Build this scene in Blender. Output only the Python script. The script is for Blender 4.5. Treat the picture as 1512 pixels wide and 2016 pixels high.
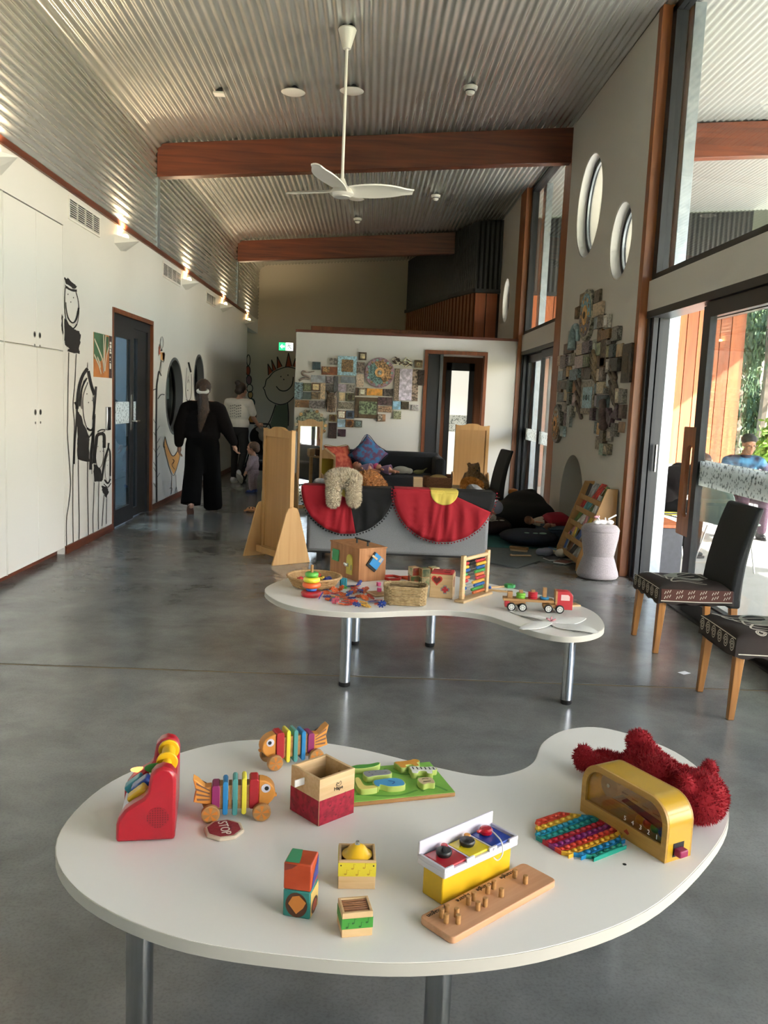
import bpy, bmesh, math, random
from mathutils import Vector, Matrix, Euler
from mathutils.geometry import tessellate_polygon
from math import sin, cos, pi, radians as R
random.seed(7)
for _o in list(bpy.data.objects): bpy.data.objects.remove(_o)
sc = bpy.context.scene
COL = sc.collection

# ------------------------------------------------------------------ camera
CAM_R = Vector((.998977, -.016915, .041934))     # camera right, up, forward in room axes
CAM_U = Vector((-.039425, .128323, .990948))
CAM_F = Vector((.022143, .991588, -.127525))
EYE = Vector((0, 0, 1.5))
cam = bpy.data.cameras.new('camera'); camo = bpy.data.objects.new('camera', cam); COL.objects.link(camo)
cam.sensor_fit = 'VERTICAL'; cam.sensor_height = 24; cam.lens = 1700 / 2016 * 24
cam.clip_start = .05; cam.clip_end = 500
m3 = Matrix((CAM_R, CAM_U, -CAM_F)).transposed()
camo.matrix_world = Matrix.Translation(EYE) @ m3.to_4x4()
sc.camera = camo

# ------------------------------------------------------------------ sky, sun, exposure
SUN_DIR = Vector((-1, .62, -.845)).normalized()          # direction the light travels
w = bpy.data.worlds.new('world'); sc.world = w; w.use_nodes = True
nt = w.node_tree; nt.nodes.clear()
sky = nt.nodes.new('ShaderNodeTexSky'); sky.sky_type = 'NISHITA'; sky.sun_disc = False; sky.dust_density = 1.6; sky.ozone_density = 1.3
sky.sun_elevation = math.asin(-SUN_DIR.z); sky.sun_rotation = math.atan2(-SUN_DIR.x, -SUN_DIR.y)
bg = nt.nodes.new('ShaderNodeBackground'); bg.inputs['Strength'].default_value = .30
wo = nt.nodes.new('ShaderNodeOutputWorld')
nt.links.new(sky.outputs[0], bg.inputs[0]); nt.links.new(bg.outputs[0], wo.inputs[0])
sl = bpy.data.lights.new('sun', 'SUN'); sl.energy = 10; sl.angle = R(.6); sl.color = (1, .96, .9)
so = bpy.data.objects.new('sun', sl); COL.objects.link(so); so.rotation_euler = SUN_DIR.to_track_quat('-Z', 'Y').to_euler()
sc.view_settings.view_transform = 'Standard'; sc.view_settings.look = 'None'
sc.view_settings.exposure = 2.32; sc.view_settings.gamma = 1; sc.view_settings.use_curve_mapping = False
sc.cycles.use_denoising = True; sc.cycles.use_adaptive_sampling = True; sc.cycles.adaptive_threshold = .08; sc.cycles.adaptive_min_samples = 24
sc.cycles.max_bounces = 7; sc.cycles.diffuse_bounces = 3; sc.cycles.glossy_bounces = 3; sc.cycles.transparent_max_bounces = 16
sc.cycles.sample_clamp_indirect = 4; sc.cycles.caustics_reflective = False; sc.cycles.caustics_refractive = False

def portal(loc, rot, sx, sy):
    l = bpy.data.lights.new('window_portal', 'AREA'); l.shape = 'RECTANGLE'; l.size = sx; l.size_y = sy
    l.cycles.is_portal = True
    o = bpy.data.objects.new('window_portal', l); COL.objects.link(o); o.location = loc; o.rotation_euler = rot

# ------------------------------------------------------------------ pixel of the 1512x2016 frame -> point on a real plane of the room
def ray(px, py): return CAM_R * (px - 756) + CAM_U * (1008 - py) + CAM_F * 1700
def PZ(px, py, z=0): d = ray(px, py); return EYE + d * ((z - 1.5) / d.z)
def PX(px, py, x): d = ray(px, py); return EYE + d * (x / d.x)
def PY(px, py, y): d = ray(px, py); return EYE + d * (y / d.y)

# ------------------------------------------------------------------ materials
def lin(c):
    if isinstance(c, str):
        c = c.lstrip('#'); c = tuple(int(c[i:i + 2], 16) / 255 for i in (0, 2, 4))
    return tuple((x / 12.92 if x <= .04045 else ((x + .055) / 1.055) ** 2.4) for x in c[:3]) + (1,)
MATS = {}
def mat(name, col, rough=.55, metal=0., spec=.5, emit=None, es=0., noise=None, bump=None, coat=0., alpha=1., sheen=0., trans=0.):
    """procedural material; noise=(scale, other colour, contrast), bump=(scale, strength)"""
    if name in MATS: return MATS[name]
    m = bpy.data.materials.new(name); m.use_nodes = True; MATS[name] = m
    t = m.node_tree; b = t.nodes['Principled BSDF']
    b.inputs['Base Color'].default_value = lin(col); b.inputs['Roughness'].default_value = rough
    b.inputs['Metallic'].default_value = metal; b.inputs['Specular IOR Level'].default_value = spec
    b.inputs['Coat Weight'].default_value = coat; b.inputs['Coat Roughness'].default_value = .15
    b.inputs['Alpha'].default_value = alpha; b.inputs['Sheen Weight'].default_value = sheen
    b.inputs['Transmission Weight'].default_value = trans
    m.diffuse_color = lin(col)
    if emit: b.inputs['Emission Color'].default_value = lin(emit); b.inputs['Emission Strength'].default_value = es
    tc = t.nodes.new('ShaderNodeTexCoord')
    if noise:
        n = t.nodes.new('ShaderNodeTexNoise'); n.inputs['Scale'].default_value = noise[0]; n.inputs['Detail'].default_value = 5
        r = t.nodes.new('ShaderNodeValToRGB'); k = noise[2] if len(noise) > 2 else .2
        r.color_ramp.elements[0].position = .5 - k; r.color_ramp.elements[1].position = .5 + k
        r.color_ramp.elements[0].color = lin(noise[1]); r.color_ramp.elements[1].color = lin(col)
        t.links.new(tc.outputs['Object'], n.inputs['Vector']); t.links.new(n.outputs['Fac'], r.inputs[0]); t.links.new(r.outputs[0], b.inputs['Base Color'])
    if bump:
        n2 = t.nodes.new('ShaderNodeTexNoise'); n2.inputs['Scale'].default_value = bump[0]; n2.inputs['Detail'].default_value = 3
        bp = t.nodes.new('ShaderNodeBump'); bp.inputs['Strength'].default_value = bump[1]; bp.inputs['Distance'].default_value = .01
        t.links.new(tc.outputs['Object'], n2.inputs['Vector']); t.links.new(n2.outputs['Fac'], bp.inputs['Height']); t.links.new(bp.outputs[0], b.inputs['Normal'])
    return m
def wood(name, c1, c2, axis='Z', scale=6., rough=.45, coat=0.):
    if name in MATS: return MATS[name]
    m = mat(name, c1, rough, coat=coat); t = m.node_tree; b = t.nodes['Principled BSDF']
    tc = t.nodes.new('ShaderNodeTexCoord'); mp = t.nodes.new('ShaderNodeMapping')
    s = [scale * 6] * 3; s['XYZ'.index(axis)] = scale * .35; mp.inputs['Scale'].default_value = s
    n = t.nodes.new('ShaderNodeTexNoise'); n.inputs['Scale'].default_value = 1; n.inputs['Detail'].default_value = 6; n.inputs['Distortion'].default_value = .6
    r = t.nodes.new('ShaderNodeValToRGB'); r.color_ramp.elements[0].position = .3; r.color_ramp.elements[1].position = .7
    r.color_ramp.elements[0].color = lin(c2); r.color_ramp.elements[1].color = lin(c1)
    t.links.new(tc.outputs['Object'], mp.inputs[0]); t.links.new(mp.outputs[0], n.inputs['Vector']); t.links.new(n.outputs['Fac'], r.inputs[0]); t.links.new(r.outputs[0], b.inputs['Base Color'])
    return m
def glass(name, tint='#ffffff', refl=1.):
    if name in MATS: return MATS[name]
    m = bpy.data.materials.new(name); m.use_nodes = True; MATS[name] = m; t = m.node_tree; t.nodes.clear()
    tr = t.nodes.new('ShaderNodeBsdfTransparent'); tr.inputs[0].default_value = lin(tint)
    gl = t.nodes.new('ShaderNodeBsdfGlossy'); gl.inputs['Roughness'].default_value = .0
    fr = t.nodes.new('ShaderNodeLayerWeight'); fr.inputs[0].default_value = .5
    pw = t.nodes.new('ShaderNodeMath'); pw.operation = 'POWER'; pw.inputs[1].default_value = 4
    mu = t.nodes.new('ShaderNodeMath'); mu.operation = 'MULTIPLY_ADD'; mu.inputs[1].default_value = .6; mu.inputs[2].default_value = .03 * refl; mu.use_clamp = True
    mx = t.nodes.new('ShaderNodeMixShader'); o = t.nodes.new('ShaderNodeOutputMaterial')
    t.links.new(fr.outputs['Facing'], pw.inputs[0]); t.links.new(pw.outputs[0], mu.inputs[0]); t.links.new(mu.outputs[0], mx.inputs[0]); t.links.new(tr.outputs[0], mx.inputs[1]); t.links.new(gl.outputs[0], mx.inputs[2]); t.links.new(mx.outputs[0], o.inputs[0])
    return m

# ------------------------------------------------------------------ mesh building
class B:
    """collects shapes; done() links them as ONE mesh object"""
    def __init__(s): s.bm = bmesh.new()
    def _x(s, vs, M):
        if M is not None: bmesh.ops.transform(s.bm, matrix=M, verts=vs)
        return s
    def box(s, c, d, M=None, rz=0):
        T = Matrix.Translation(c) @ Matrix.Rotation(rz, 4, 'Z') @ Matrix.Diagonal((d[0], d[1], d[2], 1))
        if M is not None: T = M @ T
        bmesh.ops.create_cube(s.bm, size=1, matrix=T); return s
    def bb(s, x0, x1, y0, y1, z0, z1, M=None): return s.box(((x0 + x1) / 2, (y0 + y1) / 2, (z0 + z1) / 2), (abs(x1 - x0), abs(y1 - y0), abs(z1 - z0)), M)
    def cyl(s, p0, p1, r0, r1=None, seg=16, cap=True):
        p0 = Vector(p0); p1 = Vector(p1); d = p1 - p0; r1 = r0 if r1 is None else r1
        T = Matrix.Translation((p0 + p1) / 2) @ d.to_track_quat('Z', 'Y').to_matrix().to_4x4()
        bmesh.ops.create_cone(s.bm, cap_ends=cap, segments=seg, radius1=r0, radius2=r1, depth=d.length, matrix=T); return s
    def sph(s, c, r, M=None, seg=16, ring=10):
        r = (r, r, r) if isinstance(r, (int, float)) else r
        T = Matrix.Translation(c) @ (M.to_4x4() if M is not None else Matrix()) @ Matrix.Diagonal((r[0], r[1], r[2], 1))
        V = s.bm.verts; rows = [[V.new(T @ Vector((sin(pi * i / ring) * cos(2 * pi * k / seg), sin(pi * i / ring) * sin(2 * pi * k / seg), -cos(pi * i / ring)))) for k in range(seg)] for i in range(1, ring)]
        lo, hi = V.new(T @ Vector((0, 0, -1))), V.new(T @ Vector((0, 0, 1))); F = s.bm.faces
        for k in range(seg):
            j = (k + 1) % seg; F.new((lo, rows[0][j], rows[0][k])); F.new((hi, rows[-1][k], rows[-1][j]))
            for a, c in zip(rows, rows[1:]): F.new((a[k], a[j], c[j], c[k]))
        return s
    def cap(s, p0, p1, r0, r1=None, seg=12):
        r1 = r0 if r1 is None else r1
        s.cyl(p0, p1, r0, r1, seg); s.sph(p0, r0, seg=seg, ring=8); s.sph(p1, r1, seg=seg, ring=8); return s
    def tube(s, pts, r, seg=8, closed=False):
        pts = [Vector(p) for p in pts]; n = len(pts); rings = []; prev = None
        for i, p in enumerate(pts):
            if closed: t = pts[(i + 1) % n] - pts[i - 1]
            else: t = pts[min(i + 1, n - 1)] - pts[max(i - 1, 0)]
            t.normalize()
            u = prev if prev is not None else (Vector((0, 0, 1)) if abs(t.z) < .9 else Vector((1, 0, 0)))
            u = (u - t * u.dot(t)).normalized(); prev = u; v = t.cross(u)
            rr = r[i] if isinstance(r, (list, tuple)) else r
            rings.append([s.bm.verts.new(p + (u * cos(2 * pi * k / seg) + v * sin(2 * pi * k / seg)) * rr) for k in range(seg)])
        for i in range(n if closed else n - 1):
            a, b = rings[i], rings[(i + 1) % n]
            for k in range(seg): s.bm.faces.new((a[k], a[(k + 1) % seg], b[(k + 1) % seg], b[k]))
        if not closed:
            s.bm.faces.new(rings[0][::-1]); s.bm.faces.new(rings[-1])
        return s
    def lathe(s, prof, c=(0, 0, 0), seg=24, M=None):
        rings = []; c = Vector(c); vs = []
        for r, z in prof:
            if r < 1e-6: q = [s.bm.verts.new(c + Vector((0, 0, z)))]
            else: q = [s.bm.verts.new(c + Vector((r * cos(2 * pi * k / seg), r * sin(2 * pi * k / seg), z))) for k in range(seg)]
            rings.append(q); vs += q
        for a, b in zip(rings, rings[1:]):
            for k in range(seg):
                if len(a) == 1 and len(b) == 1: continue
                if len(a) == 1: s.bm.faces.new((a[0], b[(k + 1) % seg], b[k]))
                elif len(b) == 1: s.bm.faces.new((a[k], a[(k + 1) % seg], b[0]))
                else: s.bm.faces.new((a[k], a[(k + 1) % seg], b[(k + 1) % seg], b[k]))
        for q, f in ((rings[0], -1), (rings[-1], 1)):
            if len(q) > 1: s.bm.faces.new(q[::f])
        return s._x(vs, M)
    def prism(s, out, z0, z1, M=None, holes=()):
        """extrude a 2-D outline (with holes) between z0 and z1"""
        loops = [list(out)] + [list(h) for h in holes]
        tris = tessellate_polygon([[Vector((p[0], p[1], 0)) for p in l] for l in loops])
        flat = [p for l in loops for p in l]
        lo = [s.bm.verts.new((p[0], p[1], z0)) for p in flat]; hi = [s.bm.verts.new((p[0], p[1], z1)) for p in flat]
        if not holes:
            try: s.bm.faces.new(hi); s.bm.faces.new(lo[::-1])
            except Exception: pass
        else:
            for t in tris:
                try: s.bm.faces.new([hi[i] for i in t]); s.bm.faces.new([lo[i] for i in t[::-1]])
                except Exception: pass
        k = 0
        for l in loops:
            n = len(l)
            for i in range(n):
                a, b = k + i, k + (i + 1) % n
                s.bm.faces.new((lo[a], lo[b], hi[b], hi[a]))
            k += n
        bmesh.ops.recalc_face_normals(s.bm, faces=s.bm.faces)
        return s._x(lo + hi, M)
    def poly(s, pts):
        s.bm.faces.new([s.bm.verts.new(p) for p in pts]); return s
    def done(s, name, m, parent=None, smooth=True, bevel=0, loc=None, rot=None, ang=38, seg=2):
        me = bpy.data.meshes.new(name)
        s.bm.normal_update(); s.bm.to_mesh(me); s.bm.free()
        if m is not None: me.materials.append(m)
        if smooth:
            for p in me.polygons: p.use_smooth = True
            me.set_sharp_from_angle(angle=R(ang))
        o = bpy.data.objects.new(name, me); COL.objects.link(o)
        if parent is not None: o.parent = parent
        if loc is not None: o.location = loc
        if rot is not None: o.rotation_euler = rot if not isinstance(rot, (int, float)) else (0, 0, rot)
        if bevel:
            b = o.modifiers.new('bevel', 'BEVEL'); b.width = bevel; b.segments = seg; b.limit_method = 'ANGLE'; b.angle_limit = R(40)
        return o

def tag(o, label, cat, group=None):
    o['label'] = label; o['category'] = cat
    if group: o['group'] = group
    return o
def thing(name, label, cat, loc=(0, 0, 0), rz=0, group=None):
    o = bpy.data.objects.new(name, None); COL.objects.link(o); o.empty_display_size = .1
    o.location = loc; o.rotation_euler = rz if isinstance(rz, (tuple, list, Euler)) else (0, 0, rz)
    return tag(o, label, cat, group)
def struct(o, label=None):
    o['kind'] = 'structure'
    if label: o['label'] = label
    return o
def stuff(o): o['kind'] = 'stuff'; return o
def sempty(name, loc=(0, 0, 0), label=None, rz=0):
    o = bpy.data.objects.new(name, None); COL.objects.link(o); o.location = loc; o.rotation_euler = (0, 0, rz); return struct(o, label)
def inst(o, parent=None, loc=None, rot=None, scale=None, m=None, name=None):
    """copy of one mesh object that shares its mesh (or a recoloured copy of it)"""
    c = o.copy(); COL.objects.link(c); c.parent = parent
    if name: c.name = name
    if loc is not None: c.location = loc
    if rot is not None: c.rotation_euler = rot if not isinstance(rot, (int, float)) else (0, 0, rot)
    if scale is not None: c.scale = scale if not isinstance(scale, (int, float)) else (scale,) * 3
    if m is not None:
        c.material_slots[0].link = 'OBJECT'; c.material_slots[0].material = m
    return c
def kids(o): return list(o.children)
def copy_tree(o, parent=None, loc=None, rz=None, label=None):
    c = o.copy(); COL.objects.link(c); c.parent = parent
    if loc is not None: c.location = loc
    if rz is not None: c.rotation_euler = rz if isinstance(rz, (tuple, list)) else (0, 0, rz)
    if label: c['label'] = label
    for k in kids(o): copy_tree(k, c)
    return c
WORK = bpy.data.scenes.new('workbench')          # empty side scene, so that one object is evaluated at a time
def bake(o):
    COL.objects.unlink(o); WORK.collection.objects.link(o); par = o.parent; o.parent = None
    with bpy.context.temp_override(scene=WORK, view_layer=WORK.view_layers[0]):
        dg = bpy.context.evaluated_depsgraph_get(); me = bpy.data.meshes.new_from_object(o.evaluated_get(dg), depsgraph=dg)
    WORK.collection.objects.unlink(o); COL.objects.link(o); o.parent = par; return me
def organic(b, name, m, parent=None, voxel=.01, smooth=6, **kw):
    """fuse the overlapping closed shapes in b into one continuous soft surface"""
    o = b.done(name, m, parent, **kw)
    r = o.modifiers.new('fuse', 'REMESH'); r.mode = 'VOXEL'; r.voxel_size = voxel; r.use_smooth_shade = True
    s = o.modifiers.new('soften', 'SMOOTH'); s.factor = .5; s.iterations = smooth
    me = bake(o); me.name = name
    old = o.data; o.modifiers.clear(); o.data = me; bpy.data.meshes.remove(old)
    for p in me.polygons: p.use_smooth = True
    if m is not None and not me.materials: me.materials.append(m)
    return o
def fur(o, n, length, width, m, name='fur', down=.0):
    """short tufts standing on a plush skin: one uncountable part"""
    me = o.data; me.calc_loop_triangles(); tri = me.loop_triangles
    ar = [t.area for t in tri]; b = bmesh.new()
    for t in random.choices(tri, ar, k=n):
        a, c, d = [me.vertices[i].co for i in t.vertices]; u, v = random.random(), random.random()
        if u + v > 1: u, v = 1 - u, 1 - v
        p = a + (c - a) * u + (d - a) * v; nn = t.normal.normalized()
        q = Vector((random.uniform(-1, 1), random.uniform(-1, 1), random.uniform(-1, 1)))
        tn = nn.cross(q).normalized(); tip = p + (nn + q * .6 + Vector((0, 0, -down))).normalized() * length * random.uniform(.6, 1.2)
        b.faces.new((b.verts.new(p - tn * width), b.verts.new(p + tn * width), b.verts.new(tip)))
    x = bpy.data.meshes.new(name); b.to_mesh(x); b.free(); x.materials.append(m)
    f = bpy.data.objects.new(name, x); COL.objects.link(f); f.parent = o; return stuff(f)
def text(body, size, m, parent, loc, rot, name='lettering', depth=.0004, align='CENTER', M=None, shear=0, sx=1):
    c = bpy.data.curves.new(name, 'FONT'); c.body = body; c.size = size; c.extrude = depth; c.align_x = align; c.align_y = 'CENTER'; c.resolution_u = 3; c.shear = shear
    t = bpy.data.objects.new('tmp', c); COL.objects.link(t)
    me = bake(t); me.name = name
    bpy.data.objects.remove(t); bpy.data.curves.remove(c)
    me.materials.clear(); me.materials.append(m)
    o = bpy.data.objects.new(name, me); COL.objects.link(o); o.parent = parent
    o.location = loc; o.rotation_euler = rot; o.scale = (sx, 1, 1); return o
def ribbon(b, pts, wdt, f, closed=False):
    """flat stroke along 2-D points; f maps (u,v) to 3-D"""
    n = len(pts); L = []; Rr = []
    for i in range(n):
        a = pts[i - 1] if (i or closed) else pts[0]; c = pts[(i + 1) % n] if (i < n - 1 or closed) else pts[-1]
        dx, dy = c[0] - a[0], c[1] - a[1]; l = math.hypot(dx, dy) or 1; ww = (wdt[i] if isinstance(wdt, (list, tuple)) else wdt) / 2
        L.append(b.bm.verts.new(f(pts[i][0] - dy / l * ww, pts[i][1] + dx / l * ww))); Rr.append(b.bm.verts.new(f(pts[i][0] + dy / l * ww, pts[i][1] - dx / l * ww)))
    for i in range(n if closed else n - 1):
        j = (i + 1) % n
        try: b.bm.faces.new((L[i], Rr[i], Rr[j], L[j]))
        except Exception: pass
def spline(pts, k=6, closed=False):
    """Catmull-Rom through points of any dimension"""
    n = len(pts); out = []
    for i in range(n if closed else n - 1):
        p0 = pts[i - 1] if (i or closed) else pts[0]; p1 = pts[i]; p2 = pts[(i + 1) % n]; p3 = pts[(i + 2) % n] if (closed or i + 2 < n) else p2
        for j in range(k):
            t = j / k
            out.append(tuple(.5 * (2 * b + (c - a) * t + (2 * a - 5 * b + 4 * c - d) * t * t + (3 * b - a - 3 * c + d) * t ** 3) for a, b, c, d in zip(p0, p1, p2, p3)))
    if not closed: out.append(tuple(pts[-1]))
    return out
def circ(cx, cy, r, n=32, ry=None, a0=0): return [(cx + r * cos(2 * pi * i / n + a0), cy + (ry or r) * sin(2 * pi * i / n + a0)) for i in range(n)]
def rrect(w, h, r, n=5, cx=0, cy=0):
    o = []
    for sx, sy, a in ((1, 1, 0), (-1, 1, 90), (-1, -1, 180), (1, -1, 270)):
        for i in range(n + 1):
            t = R(a + 90 * i / n); o.append((cx + sx * (w / 2 - r) + r * cos(t), cy + sy * (h / 2 - r) + r * sin(t)))
    return o
MX_YZ = Matrix(((0, 0, 1, 0), (1, 0, 0, 0), (0, 1, 0, 0), (0, 0, 0, 1)))      # (u,v,h) -> x=h, y=u, z=v
MX_XZ = Matrix(((1, 0, 0, 0), (0, 0, -1, 0), (0, 1, 0, 0), (0, 0, 0, 1)))     # (u,v,h) -> x=u, y=-h, z=v
# ================================================================== THE ROOM
M_white = mat('white_paint', '#dcdad4', .6, noise=(1.2, '#d6d4ce', .3))
M_warmwall = mat('beige_paint', '#c9bfae', .7)
M_cabw = mat('white_laminate', '#e0ded8', .4)
M_dark = mat('dark_aluminium', '#26282c', .4, .3)
M_darkmat = mat('charcoal_paint', '#23262a', .6)
M_galv = mat('galvanised_steel', '#aeb6bd', .38, .7, noise=(14, '#98a1aa', .2))
M_beam = wood('red_brown_laminated_beam', '#7a3c22', '#4e2213', 'X', 3, .4, .2)
M_trim = wood('merbau_trim_y', '#6e3a26', '#4c2416', 'Y', 4, .45)
M_trimz = wood('merbau_trim_z', '#8a4e2c', '#64361f', 'Z', 4, .45)
M_post = wood('oregon_post', '#a8663a', '#854b28', 'Z', 4, .4, .15)
M_cedar = wood('cedar_boards', '#b9683a', '#8e4a28', 'Z', 3, .5)
M_cedar2 = wood('cedar_boards_dark', '#a3562e', '#7a3d20', 'Z', 3, .5)
M_batten = wood('timber_battens', '#8f5630', '#6b3d20', 'Z', 3, .5)
M_glass = glass('clear_glass', '#f8f9f9', 1.0)
M_glassd = glass('door_glass', '#cfdad9', 1.6)
def zc(x): return 4.722 + .0798 * x                   # the roof sheet's height across the room

# polished concrete with a broad mottle, fine aggregate and a semi-gloss sealer
M_floor = bpy.data.materials.new('polished_concrete'); M_floor.use_nodes = True
t = M_floor.node_tree; b = t.nodes['Principled BSDF']; tc = t.nodes.new('ShaderNodeTexCoord')
def _n(scale, det, dist=0.):
    n = t.nodes.new('ShaderNodeTexNoise'); n.inputs['Scale'].default_value = scale; n.inputs['Detail'].default_value = det; n.inputs['Distortion'].default_value = dist
    t.links.new(tc.outputs['Object'], n.inputs['Vector']); return n
def _ramp(n, a, c, ca, cc):
    r = t.nodes.new('ShaderNodeValToRGB'); r.color_ramp.elements[0].position = a; r.color_ramp.elements[1].position = c
    r.color_ramp.elements[0].color = ca; r.color_ramp.elements[1].color = cc; t.links.new(n.outputs['Fac'], r.inputs[0]); return r
n1 = _n(.7, 6, .3); r1 = _ramp(n1, .25, .75, lin('#747574'), lin('#9e9f9b'))
n2 = _n(2.6, 10, .25); n2.inputs['Roughness'].default_value = .68; r2 = _ramp(n2, .2, .8, lin('#8f8f8d'), lin('#ffffff'))
n3 = _n(110, 2); r3 = _ramp(n3, .36, .52, lin('#c9c9c6'), lin('#ffffff'))
mx = t.nodes.new('ShaderNodeMixRGB'); mx.blend_type = 'MULTIPLY'; mx.inputs[0].default_value = .8
t.links.new(r1.outputs[0], mx.inputs[1]); t.links.new(r2.outputs[0], mx.inputs[2])
mx2 = t.nodes.new('ShaderNodeMixRGB'); mx2.blend_type = 'MULTIPLY'; mx2.inputs[0].default_value = .3
t.links.new(mx.outputs[0], mx2.inputs[1]); t.links.new(r3.outputs[0], mx2.inputs[2]); t.links.new(mx2.outputs[0], b.inputs['Base Color'])
rr = _ramp(n2, .25, .75, (.17,) * 3 + (1,), (.27,) * 3 + (1,)); t.links.new(rr.outputs[0], b.inputs['Roughness'])
bp = t.nodes.new('ShaderNodeBump'); bp.inputs['Strength'].default_value = .25; bp.inputs['Distance'].default_value = .004
t.links.new(n2.outputs['Fac'], bp.inputs['Height']); t.links.new(bp.outputs[0], b.inputs['Normal']); b.inputs['Specular IOR Level'].default_value = .6

fl = sempty('floor')
B().bb(-2.9, 2.62, -6, 4.562, -.2, 0).done('floor_slab', M_floor, fl)
B().bb(-2.9, 2.62, 4.59, 21, -.2, 0).done('floor_slab', M_floor, fl)
B().bb(-2.9, 2.62, 4.562, 4.59, -.2, -.003).done('joint_strip', mat('joint_filler', '#6f5f45', .75), fl)
struct(B().bb(-6.5, -2.9, 6, 21.2, -.2, 0).done('floor', M_floor), 'floor of the rooms behind the left wall')

# ---- corrugated roof lining, curving down the left side
M_zinc = mat('zincalume_sheet', '#cfd1d0', .27, .62, noise=(3, '#c3c5c4', .3))
def corr(profile_pts, ya, yb, name, m, parent, amp=.009, pitch=.076, per=8, thick=0):
    """corrugated sheet: a 2-D path (x,z) rippled along its normal and drawn out along Y"""
    P = [Vector(p) for p in profile_pts]; L = [0]
    for a, c in zip(P, P[1:]): L.append(L[-1] + (c - a).length)
    n = int(L[-1] / pitch * per); b = B(); rows = [[], []]; j = 0
    for i in range(n + 1):
        s = L[-1] * i / n
        while j < len(P) - 2 and L[j + 1] < s: j += 1
        k = (s - L[j]) / max(L[j + 1] - L[j], 1e-6); p = P[j].lerp(P[j + 1], k); d = (P[j + 1] - P[j]).normalized()
        q = p + Vector((-d.y, d.x)) * amp * sin(2 * pi * s / pitch)
        rows[0].append(b.bm.verts.new((q.x, ya, q.y))); rows[1].append(b.bm.verts.new((q.x, yb, q.y)))
    for i in range(n): b.bm.faces.new((rows[0][i], rows[0][i + 1], rows[1][i + 1], rows[1][i]))
    return b.done(name, m, parent, ang=80)
ce = sempty('ceiling', label='corrugated metal ceiling curving down the left side')
rad = .2; prof = [(-2.685, 3.25), (-2.685, zc(-2.685) - rad)]
for i in range(1, 9):
    a = pi - (pi / 2 - .08) * i / 8; prof.append((-2.685 + rad + rad * cos(a), zc(-2.685) - rad + rad * sin(a) + .012 * i / 8))
prof += [(-2.0, zc(-2.0)), (2.48, zc(2.48))]
for ya, yb in ((-4.5, 4.51), (4.51, 10.97), (10.97, 17.4), (17.4, 20.8)): corr(prof, ya, yb, 'ceiling_sheet', M_zinc, ce)
struct(B().bb(-2.9, 10.6, -4.6, 21.2, 0, .05).done('roof', M_darkmat), 'roof above the sheeting')
_r = bpy.data.objects['roof']; _r.data.transform(Matrix(((1, 0, 0, 0), (0, 1, 0, 0), (.0798, 0, 1, 4.78), (0, 0, 0, 1))))
M_soffit = mat('pale_soffit_sheet', '#9ba1a0', .5, .1)
so_ = sempty('ceiling', label='pale corrugated soffit outside the windows')
for ya, yb in ((-4.5, 4.4), (4.4, 10.95), (10.95, 16.4)): corr([(2.6, zc(2.6)), (10.5, zc(10.5))], ya, yb, 'soffit_sheet', M_soffit, so_, per=6)

# ---- laminated beams across the room; each runs on outside over the patio
def beam(y, x0, x1, name, rounded=True):
    o = []
    if rounded:
        for i in range(7):
            a = pi - (pi / 2) * i / 6; o.append((x0 + .12 + .12 * cos(a), zc(x0) - .12 - .03 + .12 * sin(a)))
    else: o.append((x0, zc(x0) - .02))
    o += [(x1, zc(x1) - .02), (x1, zc(x1) - .43), (x0, zc(x0) - .43)]
    ob = B().prism(o, 0, .16, Matrix.Translation((0, y + .16, 0)) @ MX_XZ).done(name, M_beam, bevel=.008); return struct(ob)
beam(4.51, -2.68, 2.36, 'trim_1'); beam(10.95, -2.68, 2.36, 'trim_2'); beam(17.39, -2.68, 1.75, 'trim_3')
for k, y in enumerate((4.51, 10.95)): beam(y, 2.5, 10.4, 'trim_%d' % (4 + k), False)
for y in (10.96, 17.4):
    struct(B().bb(-2.71, -2.668, y, y + .12, 3.25, zc(-2.68) - .4).done('trim_6', M_galv), 'metal flashing strip down the sheeted wall')

# ---- left wall
WL = -2.70
wl_out = [(7.76, 0), (9.2, 0), (9.2, 2.35), (10.89, 2.35), (10.89, 0), (19.1, 0), (19.1, 3.2), (7.76, 3.2)]
C1 = (12.13, 1.44, .53); C2 = (13.83, 1.69, .41)
wl = B().prism(wl_out, -2.86, WL, MX_YZ, holes=[circ(C1[0], C1[1], C1[2], 48), circ(C2[0], C2[1], C2[2], 48)]).done('wall_left', M_white); struct(wl)
struct(B().bb(-2.86, WL, -4.5, 7.76, 2.89, 3.2).done('wall_left', M_white), 'white wall above the built-in cabinets')
struct(B().bb(-2.86, WL, -4.5, 5.27, 0, 2.89).done('wall_left', M_white), 'white wall before the built-in cabinets')
struct(B().bb(-2.73, -2.675, -4.5, 19.1, 3.2, 3.252).done('trim_7', M_trim), 'timber capping along the top of the left wall')
for y0, y1 in ((7.76, 9.2), (10.89, 19.1)): struct(B().bb(WL, WL + .014, y0, y1, 0, .075).done('baseboard_left', M_trim))
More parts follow.
